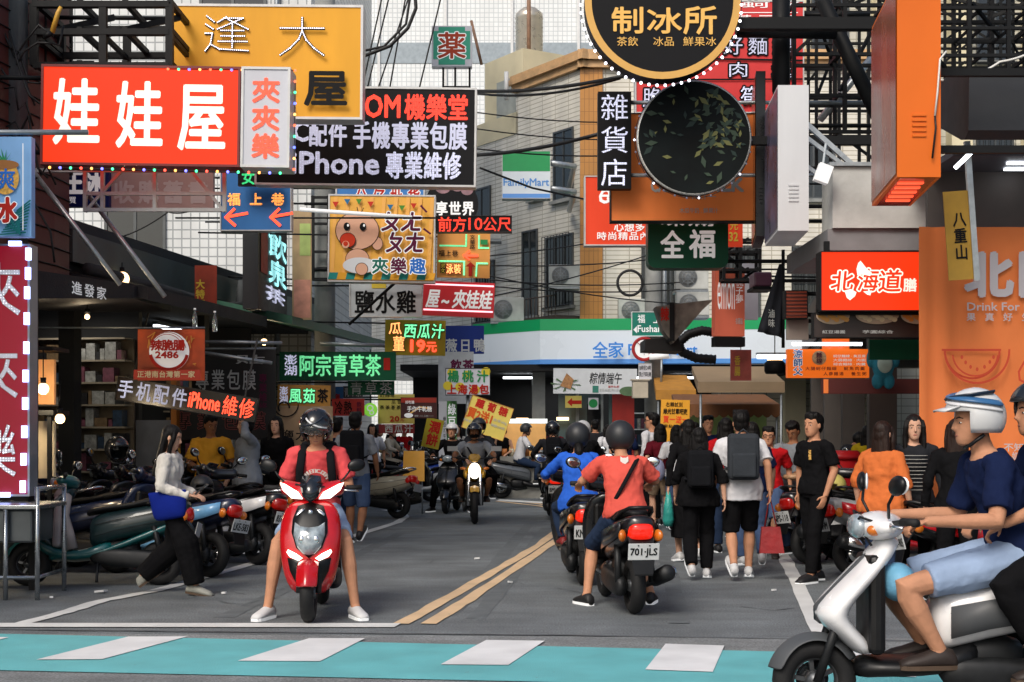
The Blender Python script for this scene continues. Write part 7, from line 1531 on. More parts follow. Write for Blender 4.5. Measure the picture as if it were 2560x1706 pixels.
def make_helmet(t, H, Rh, kind):
    col, style = kind
    m = MB(); nu, nv = 28, 16; c0_ = (-.005, 0, .03); r = (.148, .134, .142) if style in ('stripe', 'halfpeakstripe') else (.134, .122, .132); keep = []
    Vv = []; F = []
    for i in range(nv + 1):
        th = PI * i / nv
        for j in range(nu): a = 2 * PI * j / nu; Vv.append(H(c0_[0] + r[0] * math.sin(th) * math.cos(a), c0_[1] + r[1] * math.sin(th) * math.sin(a), c0_[2] + r[2] * math.cos(th)))
    low = .66 if 'half' in style else .80
    for i in range(nv):
        for j in range(nu):
            a = 2 * PI * (j + .5) / nu; a = a if a < PI else a - 2 * PI; v = (i + .5) / nv
            if v > low: continue
            if abs(a) < (.95 if 'half' not in style else 1.1) and v > (.42 if 'half' not in style else .44): continue
            k = (j + 1) % nu; F.append((i * nu + j, (i + 1) * nu + j, (i + 1) * nu + k, i * nu + k))
    m.add(Vv, F, 0, True); ho = m.build('helmet', col, t, thick=.016)
    if style in ('visor', 'stripe'):
        m = MB(); Vv = []; F = []; n1 = 15
        for i, v in enumerate((.33, .39, .45, .50)):
            for j in range(n1): a = -1.15 + 2.3 * j / (n1 - 1); th = PI * v; kx = 1.05 if i else 1.03; Vv.append(H(c0_[0] + r[0] * kx * math.sin(th) * math.cos(a) + .008, r[1] * kx * math.sin(th) * math.sin(a), c0_[2] + r[2] * math.cos(th) * 1.02))
        for i in range(3):
            for j in range(n1 - 1): F.append((i * n1 + j, (i + 1) * n1 + j, (i + 1) * n1 + j + 1, i * n1 + j + 1))
        m.add(Vv, F, 0, True); m.build('visor', M('visor_clear', '9aa4a8', .05, noise=0, trans=.9, alpha=.35), ho, thick=.003)
    if 'peak' in style:
        m = MB(); m.loft([[H(.10, y, .085 - .2 * y * y) for y in (-.1, -.05, 0, .05, .1)], [H(.20 - 2.2 * y * y, y, .06 - .6 * y * y) for y in (-.095, -.05, 0, .05, .095)]], False, 0, True, False); m.build('peak', col, ho, thick=.008)
    if 'stripe' in style:
        for col_, a0, dz in ((M('stripe_pale', 'cfd0d2', .3, noise=0), .5, .0), ((M('stripe_red', 'b8301f', .3, noise=0) if style == 'stripe' else M('stripe_blue', '35628f', .3, noise=0)), .5, -.032 if style == 'stripe' else .045), (M('stripe_dark', '1d2a3a', .2, noise=0), -.5, .02)):
            m = MB(); pts = []
            n_ = 12 if style == 'stripe' else 25; sp_ = .9 if style == 'stripe' else 2.5
            for k in range(n_): a = (-sp_ + 2 * sp_ * k / (n_ - 1)); th = PI * (.22 + .2 * (k / (n_ - 1) if a0 > 0 else 1 - k / (n_ - 1))); pts.append(H(c0_[0] + r[0] * 1.012 * math.sin(th) * math.cos(a), r[1] * 1.012 * math.sin(th) * math.sin(a), c0_[2] + r[2] * 1.01 * math.cos(th) + dz * .6))
            m.tube(pts, [.004] + [.017 if style == 'stripe' else .024] * (n_ - 2) + [.004], 8, flat=.35); m.build('stripe', col_, ho)
    m = MB(); m.tube([H(-.02, .10, -.06), H(.04, .06, -.115), H(.05, 0, -.128), H(.04, -.06, -.115), H(-.02, -.10, -.06)], .007, 6, flat=1.5); m.build('chin_strap', plasticb, ho)
# ------------------------------------------------------------------ vehicles and people in their places
def X(px, Y): return (px - CX) / FPX * Y
p_red = paint('paint_red', 'b3121a', .22); p_black = paint('paint_black', '121316', .3); p_white = paint('paint_white', 'e4e5e6', .25); p_teal = paint('paint_teal', '0e5a5c', .35)
p_blue = paint('paint_blue', '1d3f9a', .3); p_ltblue = paint('paint_light_blue', '6fa8d4', .35); p_grey = paint('paint_grey', '5c6166', .3); p_silver = paint('paint_silver', 'a7abad', .3); p_yel = paint('paint_yellow', 'c9981c', .28); p_orange = paint('paint_orange', 'a8481c', .3); p_cream = paint('paint_cream', 'c3bda8', .3); p_dblue = paint('paint_navy', '17223f', .3); greyp = M('grey_plastic', '45484b', .5, noise=.1); beigep = M('pale_inner_plastic', '9a918f', .5, noise=.15)
GL, GR, GT = 'scooters parked along the left side', 'scooters parked along the right side', 'scooters ridden in the street'
GP = 'people in the street'
shoe_w = M('shoe_white', 'c9cacb', .6, noise=.06); shoe_b = M('shoe_black', '18181a', .6, noise=.1); shoe_g = M('shoe_pale_grey', '8f9088', .6, noise=.1)
c_coral = cloth('tee_coral', 'd14f52'); c_coral2 = cloth('tee_salmon', 'd2584c'); c_black = cloth('cotton_black', '121214'); c_white = cloth('cotton_white', 'cdced2'); c_ivory = cloth('knit_ivory', 'd2cec6'); c_yel = cloth('tee_mustard', 'e0a236'); c_grey = cloth('tee_grey', '7d8288'); c_lgrey = cloth('sweat_grey', '868c93'); c_denim = cloth('denim_blue', '46597a'); c_ldenim = cloth('denim_light', '8fa3c0'); c_ddenim = cloth('denim_dark', '26344c'); c_blue = cloth('jacket_blue', '2c5fc4'); c_maroon = cloth('top_maroon', '5c1622'); c_red = cloth('tee_red', 'a8161c'); c_orange = cloth('tee_orange', 'c56a38'); c_navy = cloth('tee_navy', '16203f'); c_cream = cloth('linen_cream', 'c0b5a0'); c_char = cloth('jacket_charcoal', '26272b'); c_tan = cloth('jacket_tan', 'b39468'); c_pack = cloth('pack_black', '17181b'); c_packg = cloth('pack_grey', '34383d'); c_bluebag = cloth('bag_blue', '14257a')
h_black = M('helmet_black', '17191c', .18, noise=.1, coat=.5); h_matt = M('helmet_matt', '23262a', .5, noise=.1); h_white = M('helmet_white', 'c9cbcc', .25, noise=.05, coat=.5)

# ---- red scooter facing the camera with its rider
HR = R(-87)
sc = scooter('red scooter facing the camera with white lamps lit and its rider stopped at the line', (-1.61, 11.66, 0), HR, p_red, p_red, 'MKQ-238', lit=True, group=GT, floorc=p_red)
def arc_text(t, txt, c, fwd, lat, up, r, a0, a1, h, mat, name='print'):
    m = MB(); n = len(txt)
    for i, ch in enumerate(txt):
        if ch == ' ': continue
        a = R(a0 + (a1 - a0) * i / max(1, n - 1)); rad = lat * math.cos(a) + up * math.sin(a); tn = lat * math.sin(a) - up * math.cos(a); tn = tn if True else tn
        v, f = glyph(ch, 0); xs = [p[0] for p in v]; mid = (min(xs) + max(xs)) / 2; s_ = h / .7
        for ex in (0, .004, -.004):
            P_ = [c + rad * (r + p[1] * s_) + tn * ((p[0] - mid) * s_ * .9 + ex) for p in v]
            m.add([q + fwd * (.02 - ((q - c).dot(lat) / .17) ** 2 * .055) for q in P_], f)
    m.build(name, mat, t)
def hero_extra(t, P, K):
    c = K['pel'] + K['up'] * (K['L'] * .50) + K['fwd'] * .135
    arc_text(t, 'ATHLETIC DEPT', c, K['fwd'], -K['lat'] * -1, K['up'], .085, 160, 20, .034, M('print_pale', 'd5cfc8', .6, noise=0))
    m = MB()
    for s_ in (1, -1): m.tube([K['nk'] + K['lat'] * .105 * s_ - K['up'] * .0 - K['fwd'] * .05, K['nk'] + K['lat'] * .115 * s_ - K['up'] * .035 + K['fwd'] * .075, K['pel'] + K['up'] * K['L'] * .7 + K['lat'] * .13 * s_ + K['fwd'] * .145, K['pel'] + K['up'] * K['L'] * .35 + K['lat'] * .14 * s_ + K['fwd'] * .14, K['pel'] + K['up'] * K['L'] * .15 + K['lat'] * .17 * s_], .034, 8, flat=.35)
    m.build('strap', c_pack, t)
    m = MB(); m.obox(K['pel'] + K['up'] * .3 - K['fwd'] * .2, (.1, .15, .2)); m.build('backpack', c_pack, t, bevel=.04)
po = pose_ride('ground', lean=.03, hp=.5, px=-.25); po.update(kn=[V(.33, .27, .60), V(.33, -.27, .60)], an=[V(.36, .345, .09), V(.36, -.345, .09)], ft=[V(1, .45, 0), V(1, -.45, 0)], wr=[V(.06, .07, .98), V(.06, -.07, .98)], el=[V(-.1, .27, 1.05), V(-.1, -.27, 1.05)], grip=[.6, .6])
person('person in pink printed tee and helmet looking down astride the red scooter', (-1.61, 11.66, 0), HR, po, c_coral, c_ldenim, shoe_w, 0, 'short', sleeve='short', legs='shorts', near=2, helmet=(h_black, 'stripe'), extra=hero_extra, group=GP, glasses=True, loose=1.2)
# ---- coral rider on the black scooter in front, blue rider beyond
HC = R(97)
scooter('black scooter with plate 701 JLS seen from behind under the salmon shirted rider', (.92, 12.2, 0), HC, p_black, p_black, '701·JLS', tail_lit=True, group=GT)
po = pose_ride('ground', lean=.06, px=-.26, pz=.82); po.update(kn=[V(.20, .20, .52), V(.20, -.2, .52)], an=[V(.0, .29, .09), V(.03, -.29, .09)])
def coral_extra(t, P, K):
    m = MB(); c = K['pel'] + K['up'] * K['L'] * .84 - K['fwd'] * .125; m.prism([(-.035, .035), (-.035, -.01), (0, -.04), (.035, -.01), (.035, .035), (.015, .022), (-.015, .022)], -.002, .002); rt = Matrix((K['lat'] * -1, K['fwd'], K['up'])).transposed().to_4x4(); m.xf(Matrix.Translation(c) @ rt); m.build('print', M('print_pale', 'd5cfc8'), t)
person('person in a salmon tee with cross-body strap riding the black 701 JLS scooter', (.92, 12.2, 0), HC, po, c_coral2, c_ddenim, shoe_b, 0, 'short', sleeve='short', legs='knee', near=2, helmet=(h_matt, 'open'), strap=c_pack, extra=coral_extra, group=GP, scale=.97, loose=1.3)
HB_ = R(93)
scooter('black scooter with lit red tail lamp and a KM plate under the rider in blue', (.66, 14.4, 0), HB_, p_black, p_black, 'KM5-830', tail_lit=True, group=GT)
person('person in a bright blue jacket and dark helmet riding away beside the salmon shirt', (.66, 14.4, 0), HB_, pose_ride('floor', px=-.22, pz=.82), c_blue, c_ddenim, M('shoe_red', '7e1a1c', .6), 0, 'long', sleeve='long', near=2, helmet=(h_matt, 'open'), sex='f', group=GP, scale=.97, loose=1.9, hem=-.2)
scooter('small black scooter with plate BML 301 and glowing tail lamp further up the street', (.70, 24.7, 0), R(92), p_black, p_black, 'BML·301', tail_lit=True, style='small', group=GT, detail=1)
person('person in a charcoal jacket with red collar and round black helmet on the BML scooter', (.70, 24.7, 0), R(92), pose_ride('floor', pz=.88), c_char, c_black, shoe_b, 0, sleeve='long', near=1, helmet=(h_black, 'open'), group=GP, pack=(.26, .1, .34), packcol=c_pack)
scooter('dark scooter almost hidden behind the rider in blue', (X(1457, 21.8), 22.0, 0), R(94), p_dblue, None, '618-HGT', group=GT, detail=1)
person('person in a black shirt and striped white helmet half hidden behind the blue rider', (X(1457, 21.8), 22.0, 0), R(94), pose_ride('floor', pz=.86), c_black, c_ddenim, shoe_b, 0, sleeve='long', near=1, helmet=(h_white, 'open'), group=GP)
# ---- yellow motorcycle coming
motorcycle('yellow naked motorcycle coming towards the camera with its headlamp on', (-.63, 23.75, 0), R(-88), p_yel)
po = pose_ride('pegs', wx=.42, wz=1.06, wy=.33, px=-.15, pz=.84)
person('person in a grey tee, black mask and helmet riding the yellow motorcycle', (-.63, 23.75, 0), R(-88), po, c_grey, c_black, M('sandal_black', '1b1a1a', .6), 1, sleeve='short', legs='knee', near=1, helmet=(h_black, 'peak'), mask=c_black, strap=c_pack, group=GP, build=1.08)
po = pose_ride('pegs', wx=.1, wz=1.0, wy=.2, px=-.62, pz=.93); po['kn'] = [V(-.2, .26, .76), V(-.2, -.26, .76)]; po['an'] = [V(-.45, .22, .45), V(-.45, -.22, .45)]
person('person in a dark helmet peeping from behind the yellow motorcycle rider', (-.55, 23.75, 0), R(-88), po, c_char, c_black, shoe_b, 2, 'long', sleeve='long', near=1, helmet=(h_matt, 'half'), sex='f', group=GP)
scooter('black scooter with a white lamp following just behind the yellow motorcycle', (X(1128, 26.5), 26.6, 0), R(-97), p_black, None, None, style='small', lit=False, group=GT, detail=1)
po = pose_ride('ground'); person('person all in black on the scooter just behind the yellow motorcycle', (X(1128, 26.5), 26.6, 0), R(-97), po, c_black, c_black, shoe_b, 0, sleeve='long', near=0, helmet=(h_white, 'half'), group=GP)
# ---- cream rider, white shirt rider crossing
scooter('red and white retro scooter crossing to the right under the cream dressed rider', (X(985, 33), 33.2, 0), R(-14), p_cream, p_red, None, style='retro', group=GT, detail=1)
m = MB()
person('person in cream linen with a dark helmet and ponytail riding the retro scooter', (X(985, 33), 33.2, 0), R(-14), pose_ride('floor'), c_cream, c_cream, shoe_w, 2, 'pony', sleeve='long', near=0, helmet=(h_matt, 'half'), sex='f', group=GP)
po = pose_ride('floor', px=-.55, pz=.88, wx=-.1, wz=1.0, wy=.2); person('person in a tan jacket and helmet sitting behind the cream dressed rider', (X(985, 33), 33.2, 0), R(-14), po, c_tan, c_black, shoe_b, 0, sleeve='long', near=0, helmet=(h_matt, 'half'), group=GP)
scooter('grey scooter facing right in front of the corner store', (X(1322, 32), 32.2, 0), R(6), p_grey, None, None, style='sport', group=GT, detail=1)
person('person in a white shirt and dark helmet sitting sideways-on before the corner store', (X(1322, 32), 32.2, 0), R(6), pose_ride('floor', pz=.9), c_white, c_ddenim, shoe_b, 0, sleeve='short', near=0, helmet=(h_matt, 'half'), group=GP)
def bag_white(t, P, K):
    w = P['wr'][0]; m = MB(); m.lathe([(.02, .0), (.09, -.06), (.13, -.16), (.12, -.24), (.06, -.27)], (w.x + .03, w.y, w.z - .1), n=14); m.tube([w + V(.03, .03, -.05), w + V(.03, 0, -.13)], .012, 6); m.build('plastic_bag', M('bag_white', 'c9ccca', .4, noise=.15, bump=.6, bscale=14), t)
person('person in a sleeveless black dress holding a white plastic bag by the yellow board', (X(1258, 32.5), 32.6, 0), R(-115), pose_walk(1, .14, dict(el=[V(-.02, .24, 1.12), V(.0, -.24, 1.12)], wr=[V(.22, .2, 1.04), V(.05, -.26, .88)], hy=-.3)), c_black, c_black, shoe_w, 2, 'short', sleeve='none', legs='dress', near=1, sex='f', group=GP, scale=.97, extra=bag_white)

# ---- the rider passing close at the right edge
HN = R(180)
scooter('white scooter passing close at the right edge of the crossing', (2.17, 7.25, 0), HN, p_white, greyp, None, style='small', group=GT, fender=greyp, floorc=plasticb, mir=L_white)
def shopping_blue(t, P, K):
    m = MB(); m.ell((.22, .06, .72), (.09, .12, .1), 14, 10); m.build('cloth_bag', M('bag_sky', '6aa7c8', .6, noise=.15, bump=.4, bscale=14), t, voxel=.012)
po = pose_ride('floor', lean=.05, px=-.40, pz=.88, wx=.2, wz=1.02); po.update(el=[V(-.20, .30, 1.04), V(-.20, -.30, 1.04)], kn=[V(.22, .17, .70), V(.22, -.17, .70)], an=[V(.03, .14, .38), V(.03, -.14, .38)], ft=[V(1, .05, 0), V(1, -.05, 0)])
person('person in navy tee, denim shorts and white peaked helmet riding the near scooter', (2.17, 7.25, 0), HN, po, c_navy, c_ldenim, M('sandal_brown', '2a211d', .6), 0, sleeve='short', legs='shorts', near=2, helmet=(h_white, 'halfpeakstripe'), group=GP, extra=shopping_blue, build=1.05)
po = pose_ride('floor', px=-.67, pz=.93, wx=-.22, wz=1.0, wy=.2); po.update(kn=[V(-.24, .28, .72), V(-.24, -.28, .72)], an=[V(-.5, .24, .33), V(-.5, -.24, .33)])
person('person in dark clothes and helmet seated behind the navy shirted rider', (2.17, 7.25, 0), HN, po, c_navy, c_black, M('sandal_brown', '2a211d'), 0, sleeve='elbow', legs='long', near=1, helmet=(h_black, 'open'), group=GP)

# ---- scooters parked on the left
def parked(label, x, Y, head, body, trim, pl, style='sport', lean=R(9), group=GL, **k): return scooter(label, (x, Y, 0), R(head), body, trim, pl, style=style, lean=lean, group=group, detail=1, **k)
t1 = parked('old teal scooter with a worn grey leg shield beside the steel work table', X(236, 13.75), 13.75, 183, p_teal, None, None, 'small', floorc=p_teal)
bodyt = paint('paint_dark_teal', '12292c', .4)
for o in t1.children:
    if o.name.startswith('inner_shield'): o.data.materials[0] = beigep
    if o.name.startswith(('side_cover', 'leg_shield')): o.data.materials[0] = bodyt
m = MB()
m.loft([[(x, y, z) for y, z in ((-w, z0), (w, z0), (w, z1), (-w, z1))] for x, w, z0, z1 in ((.62, .06, .42, .56), (.5, .16, .30, .46), (.36, .19, .22, .36), (.05, .195, .215, .30), (-.3, .2, .34, .43), (-.7, .19, .50, .62), (-.9, .1, .58, .68))], True, 0, True); m.build('side_skirt', p_teal, t1, sub=1)
m = MB(); m.tube([(.36, .1, .9), (.28, .11, .84), (.30, .11, .66), (.24, .12, .48), (.20, .12, .34)], .045, 10, flat=1.4); m.build('shield_lining', beigep, t1)
def tail_at(label, px, Y, hd, body, trim, pl, style='sport', lean=R(9), group=GL, **k):
    return parked(label, X(px, Y) + .62 * math.cos(R(hd)), Y + .62 * math.sin(R(hd)), hd, body, trim, pl, style, lean, group, **k)
tail_at('scooter with a light blue tail beside the old teal one', 520, 14.5, 150, p_dblue, p_ltblue, 'LKE-583')
tail_at('black and white striped scooter with plate tilted towards the road', 642, 15.9, 140, p_black, p_white, '837-CNB')
tail_at('black scooter with plate MHD just behind the black and white one', 700, 17.2, 140, p_black, p_red, 'MHD-806')
tail_at('dark blue scooter standing behind the old teal one', 290, 15.0, 172, p_dblue, None, 'GWN-221')
tail_at('dark scooter with a pale striped cowl deep in the left row', 405, 16.1, 155, p_black, p_white, None)
tail_at('black scooter wedged behind the walker in ivory', 455, 15.5, 148, p_black, p_grey, None)
tail_at('black scooter under the yellow shirted youth', 585, 17.0, 140, p_black, p_blue, 'NBR-612')
tail_at('grey scooter behind the red scooter rider in the left row', 728, 18.7, 135, p_grey, None, 'EPT-140')
tail_at('matt black scooter squeezed between the striped one and the shop', 560, 18.4, 138, p_black, None, None)
tail_at('black retro scooter against the lit stall behind the teal one', 190, 15.7, 178, p_black, None, None, 'retro')
tail_at('dark scooter parked in front of the tan chicken banner', 782, 20.3, 138, p_dblue, p_white, None)
tail_at('black scooter beyond the tan chicken banner', 806, 22.3, 140, p_black, p_red, None)
scooter('white retro scooter with red tail lamps parked at the far left kerb', (X(915, 24.6), 24.8, 0), R(153), p_cream, None, None, style='retro', group=GL, lean=R(8), detail=1)
parked('black scooter with a red front beside the far yellow notice board', X(1000, 30), 30.5, 20, p_black, p_red, None)
parked('blue scooter half hidden behind the yellow notice board', X(1045, 32), 32.8, 200, p_blue, None, None, 'small')
parked('black scooter with a silver tail left of the yellow motorcycle', X(1080, 29.5), 30.0, 165, p_black, p_silver, 'KGT-309')
parked('dark scooter at the far kerb below the pancake banner', X(1078, 33.4), 34.6, 175, p_dblue, None, None)
for o, lb, px, py, Y, mt in ((0, 'black helmet resting on a parked scooter left of the woman in ivory', 293, 1130, 15.2, h_black), (1, 'dark round helmet resting on the striped scooter seat', 505, 1225, 15.6, h_matt)):
    t = thing('helmet', lb, 'helmet', at(px, py, Y)); make_helmet(t, lambda x, y, z: V(x, y, z + .0), Matrix.Identity(3), (mt, 'open')); t.rotation_euler = (0, 0, R(-60))
# ---- scooters parked on the right
rk = dict(group=GR, lean=R(-7))
tail_at('black scooter with a grey spoked rear wheel behind the youth in black', 2022, 16.0, 34, p_black, p_orange, 'NPS-118', **rk)
tail_at('dark scooter with plate next to the one with the grey wheel', 1958, 17.5, 36, p_dblue, p_red, 'AKC-751', **rk)
tail_at('silver and red scooter right of the youth in black', 2135, 14.6, 24, p_silver, p_red, '352-KHM', **rk)
tail_at('white scooter deep in the right row with pale mirrors', 2060, 18.3, 36, p_white, p_black, None, mir=L_white, **rk)
tail_at('black scooter farthest back in the right row', 2000, 20.3, 38, p_black, None, 'LGA-207', mir=L_white, **rk)
tail_at('black scooter with white trim between the silver one and the bin', 2090, 16.6, 34, p_black, p_white, None, **rk)
tail_at('dark blue scooter between the orange shirt and the red bin', 2160, 15.8, 30, p_dblue, None, None, mir=L_white, **rk)
parked('dark scooter with an amber lamp in front of the orange banner', X(2345, 12.4) + .6, 12.35, 8, p_black, p_red, 'MKT-905', group=GR, lean=R(-7))
t = thing('helmet', 'pale yellow helmet resting on a scooter seat right of the youth in black', 'helmet', at(2085, 1222, 16.2)); make_helmet(t, lambda x, y, z: V(x, y, z), Matrix.Identity(3), (M('helmet_lemon', 'c9bd6a', .3, noise=.05, coat=.4), 'half')); t.rotation_euler = (0, 0, R(-150))
# ---- people on foot, left
def tote(t, P, K):
    c = V(.06, -.19, .95); m = MB(); m.loft([[(c.x + ox + wx_ * math.cos(q * PI / 8), c.y + ty * math.sin(q * PI / 8), c.z + z + .02 * math.cos(q * PI / 8)) for q in range(16)] for ox, wx_, ty, z in ((0, .12, .02, -.19), (0, .165, .055, -.17), (-.01, .18, .07, -.08), (-.02, .19, .05, .02), (-.03, .2, .018, .09), (-.03, .195, .008, .095))]); m.build('tote_bag', c_bluebag, t, sub=1)
    m = MB(); m.tube([(c.x - .05, c.y, c.z + .08), (c.x - .06, c.y + .0, c.z + .3), (.0, -.15, 1.41), (-.06, -.10, 1.3)], .012, 6); m.build('handle', M('leather_tan', '5c3a2c', .5), t)
    m = MB(); m.obox(P['wr'][1] + V(.10, .03, .06), (.008, .04, .075), rotm(0, R(50), 0)); m.build('phone', lensd, t)
person('person in an ivory cardigan and wide black trousers walking with a blue tote bag', (X(425, 13.0), 13.0, 0), R(-4), pose_walk(-1, .26, dict(wr=[V(.22, .14, 1.0), V(.26, -.16, 1.0)], el=[V(.0, .23, 1.08), V(-.02, -.235, 1.08)], hp=.25)), c_ivory, c_black, shoe_g, 2, 'long', sleeve='long', near=2, sex='f', scale=.91, loose=1.4, group=GP, extra=tote, hem=.0, legw=1.7)
def hold_helmet(t, P, K):
    m = MB(); m.ell((.26, 0, .97), (.14, .15, .12), 16, 10); m.build('held_helmet', h_matt, t)
po = pose_stand(dict(wr=[V(.20, .10, 1.02), V(.20, -.10, 1.02)], el=[V(.0, .27, 1.10), V(.0, -.27, 1.10)], hy=.5, hp=.25))
person('person in a mustard yellow tee holding a dark helmet behind the parked scooters', (X(527, 17.8), 17.8, 0), R(-85), po, c_yel, c_ddenim, shoe_b, 1, 'short', sleeve='short', near=1, group=GP, extra=hold_helmet, scale=1.0, loose=1.5)
po = pose_stand(dict(el=[V(.16, .24, 1.45), V(-.02, -.25, 1.12)], wr=[V(.05, .02, 1.60), V(.12, -.24, .92)], hy=-.3))
person('person in a grey sweatshirt raising one arm across the face beside the yellow tee', (X(618, 17.6), 17.6, 0), R(-140), po, c_lgrey, c_black, shoe_w, 2, 'short', sleeve='long', near=1, sex='f', group=GP, loose=2.0, hem=-.2)
person('person in black with long hair standing before the tan chicken banner', (X(692, 18.8), 18.8, 0), R(-100), pose_stand(), c_black, c_black, shoe_b, 2, 'long', sleeve='long', near=1, sex='f', group=GP)
person('person with a grey polo, denim shorts and a black backpack seen from behind', (X(888, 18.9), 18.9, 0), R(86), pose_walk(1, .12), c_grey, c_denim, shoe_b, 1, 'short', sleeve='short', legs='knee', near=1, group=GP, pack=(.30, .16, .46), packcol=c_pack, scale=1.03)
person('person with short dark hair in navy behind the backpacker in grey', (X(842, 21), 21.0, 0), R(70), pose_stand(), c_navy, c_ddenim, shoe_b, 0, 'short', sleeve='short', near=1, group=GP)
person('person in a black jacket sitting back among the far parked scooters', (X(982, 35.5), 35.5, 0), R(-120), pose_stand(), c_black, c_black, shoe_b, 2, 'bob', sleeve='long', near=0, sex='f', group=GP, scale=.9)
person('person with dark hair standing at the corner store door', (X(1488, 33.4), 33.4, 0), R(90), pose_stand(), c_char, c_black, shoe_b, 0, 'short', sleeve='long', near=0, group=GP, scale=1.05)
# ---- people on foot, right
def pins(t, P, K):
    c = K['pel'] + K['up'] * K['L'] * .45 - K['fwd'] * .325; m = MB()
    for y, z, r in ((.02, .0, .022), (-.02, .03, .016), (-.03, -.02, .014), (-.08, .01, .01)): m.lathe([(r, 0), (r, .005)], c + K['lat'] * y + K['up'] * z - K['fwd'] * .02, rotm(0, R(90)), 14)
    m.build('pin', L_white, t)
person('person in a loose black tee with a pinned black backpack walking away', (X(1748, 14.3), 14.3, 0), R(86), pose_walk(-1, .10), c_black, c_black, shoe_w, 2, 'bob', sleeve='elbow', near=2, sex='f', scale=.90, legw=1.2, group=GP, pack=(.29, .14, .42), packcol=c_pack, loose=2.2, hem=-.22, extra=pins)
def redbag(t, P, K):
    w = P['wr'][1]; m = MB(); m.loft([[(w.x + a, w.y + b, w.z - .36) for a, b in ((-.04, -.10), (.04, -.10), (.04, .08), (-.04, .08))], [(w.x + a, w.y + b, w.z - .62) for a, b in ((-.05, -.14), (.05, -.14), (.05, .10), (-.05, .10))]], True, 0, False); m.build('paper_bag', M('bag_red', '8e1f22', .6, noise=.2, bump=.5, bscale=12), t)
    m = MB(); [m.tube([(w.x + .02, w.y + y, w.z - .36), (w.x, w.y, w.z - .05), (w.x - .02, w.y + y, w.z - .36)], .006, 5) for y in (-.07, .05)]; m.build('handle', M('bag_red', '8e1f22'), t)
person('person in white tee and black shorts with dark grey backpack and red bag', (X(1853, 14.3), 14.3, 0), R(86), pose_walk(-1, .16), c_white, c_black, shoe_w, 0, 'short', sleeve='short', legs='knee', near=2, scale=1.0, group=GP, pack=(.31, .17, .46), packcol=c_packg, loose=1.9, hem=-.26, extra=redbag)
person('person in dark top and blue jeans just ahead of the white tee walker', (X(1880, 15.6), 15.6, 0), R(88), pose_walk(1, .14), c_navy, c_denim, shoe_w, 2, 'bob', sleeve='short', near=1, sex='f', scale=.94, group=GP)
def tealbag(t, P, K):
    w = P['wr'][0]; m = MB(); m.lathe([(.02, -.05), (.05, -.2), (.07, -.38), (.05, -.46)], w, n=12); m.build('plastic_bag', M('bag_teal', '2b8f86', .4, noise=.2, bump=.6, bscale=16), t)
person('person in a long black robe and black headscarf with a teal bag', (X(1722, 16.2), 16.2, 0), R(95), pose_walk(1, .1), c_black, c_black, shoe_w, 2, 'long', sleeve='long', legs='skirt', near=1, sex='f', scale=.96, group=GP, extra=tealbag)
person('person with bobbed hair in a maroon top seen from behind', (X(1652, 21.6), 21.6, 0), R(95), pose_walk(1, .1), c_maroon, cloth('skirt_beige', '8d7a66'), shoe_b, 2, 'bob', sleeve='short', legs='shorts', near=1, sex='f', scale=.95, group=GP, loose=1.6)
def lavbag(t, P, K):
    m = MB(); m.ell((-.05, .27, .98), (.11, .08, .17), 14, 10); m.build('cloth_bag', M('bag_lavender', '8a8fae', .7, noise=.1, bump=.3, bscale=14), t)
person('person with bobbed hair and a lavender bag beside the maroon top', (X(1692, 21.2), 21.2, 0), R(85), pose_walk(-1, .1), c_white, c_denim, shoe_b, 2, 'bob', sleeve='short', legs='long', near=1, sex='f', scale=.94, group=GP, extra=lavbag)
person('person with glasses in a white shirt turning left near the corner pole', (X(1632, 22.8), 22.8, 0), R(140), pose_stand(dict(hy=.4)), c_white, c_black, shoe_b, 0, 'short', sleeve='long', near=1, scale=1.06, group=GP, glasses=True)
person('person in a black hood and navy red vest amid the right crowd', (X(1815, 17.6), 17.6, 0), R(88), pose_stand(), c_red, c_ddenim, shoe_b, 2, 'long', sleeve='long', near=1, sex='f', scale=.98, group=GP)
person('person facing the camera in the middle of the right crowd', (X(1769, 21.5), 21.5, 0), R(-80), pose_stand(), c_navy, c_ddenim, shoe_b, 0, 'short', sleeve='short', near=1, scale=1.02, group=GP)
def redprint(t, P, K):
    m = MB(); [put_text(m, tx, -.075, .075, z, z + .045, 0, .02) for tx, z in (('BOSTON', .0), ('EST', -.12))]; c = K['pel'] + K['up'] * K['L'] * .66 + K['fwd'] * .142; rt = Matrix((K['lat'], -K['fwd'], K['up'])).transposed().to_4x4(); m.xf(Matrix.Translation(c) @ rt); m.build('print', M('print_pale', 'd5cfc8'), t)
person('person in a red printed tee and glasses walking towards the camera', (X(1922, 16.9), 16.9, 0), R(-105), pose_walk(1, .12), c_red, c_denim, M('sandal_brown', '2a211d'), 0, 'short', sleeve='short', legs='knee', near=1, scale=.91, group=GP, glasses=True, extra=redprint)
def snack(t, P, K):
    m = MB(); m.ell((.32, .12, 1.0), (.1, .13, .05), 12, 8); m.build('snack_bag', M('snack_tan', 'a3805f', .5, noise=.4, scale=30), t, bevel=0)
person('person in a plain grey tee looking down at a snack by the parked scooters', (X(1984, 17.3), 17.3, 0), R(-125), pose_stand(dict(wr=[V(.24, .12, 1.04), V(.22, -.14, 1.02)], el=[V(.02, .27, 1.10), V(.02, -.27, 1.10)], hp=.5)), c_grey, c_ddenim, shoe_b, 1, 'short', sleeve='short', near=1, scale=.95, group=GP, build=1.12, extra=snack, loose=1.5)
def goldprint(t, P, K):
    m = MB(); put_col(m, '福', -.02, .02, -.05, .05, 0, .03); c = K['pel'] + K['up'] * K['L'] * .70 + K['fwd'] * .138 + K['lat'] * .08; rt = Matrix((K['lat'], -K['fwd'], K['up'])).transposed().to_4x4(); m.xf(Matrix.Translation(c) @ rt); m.build('print', L_gold, t)
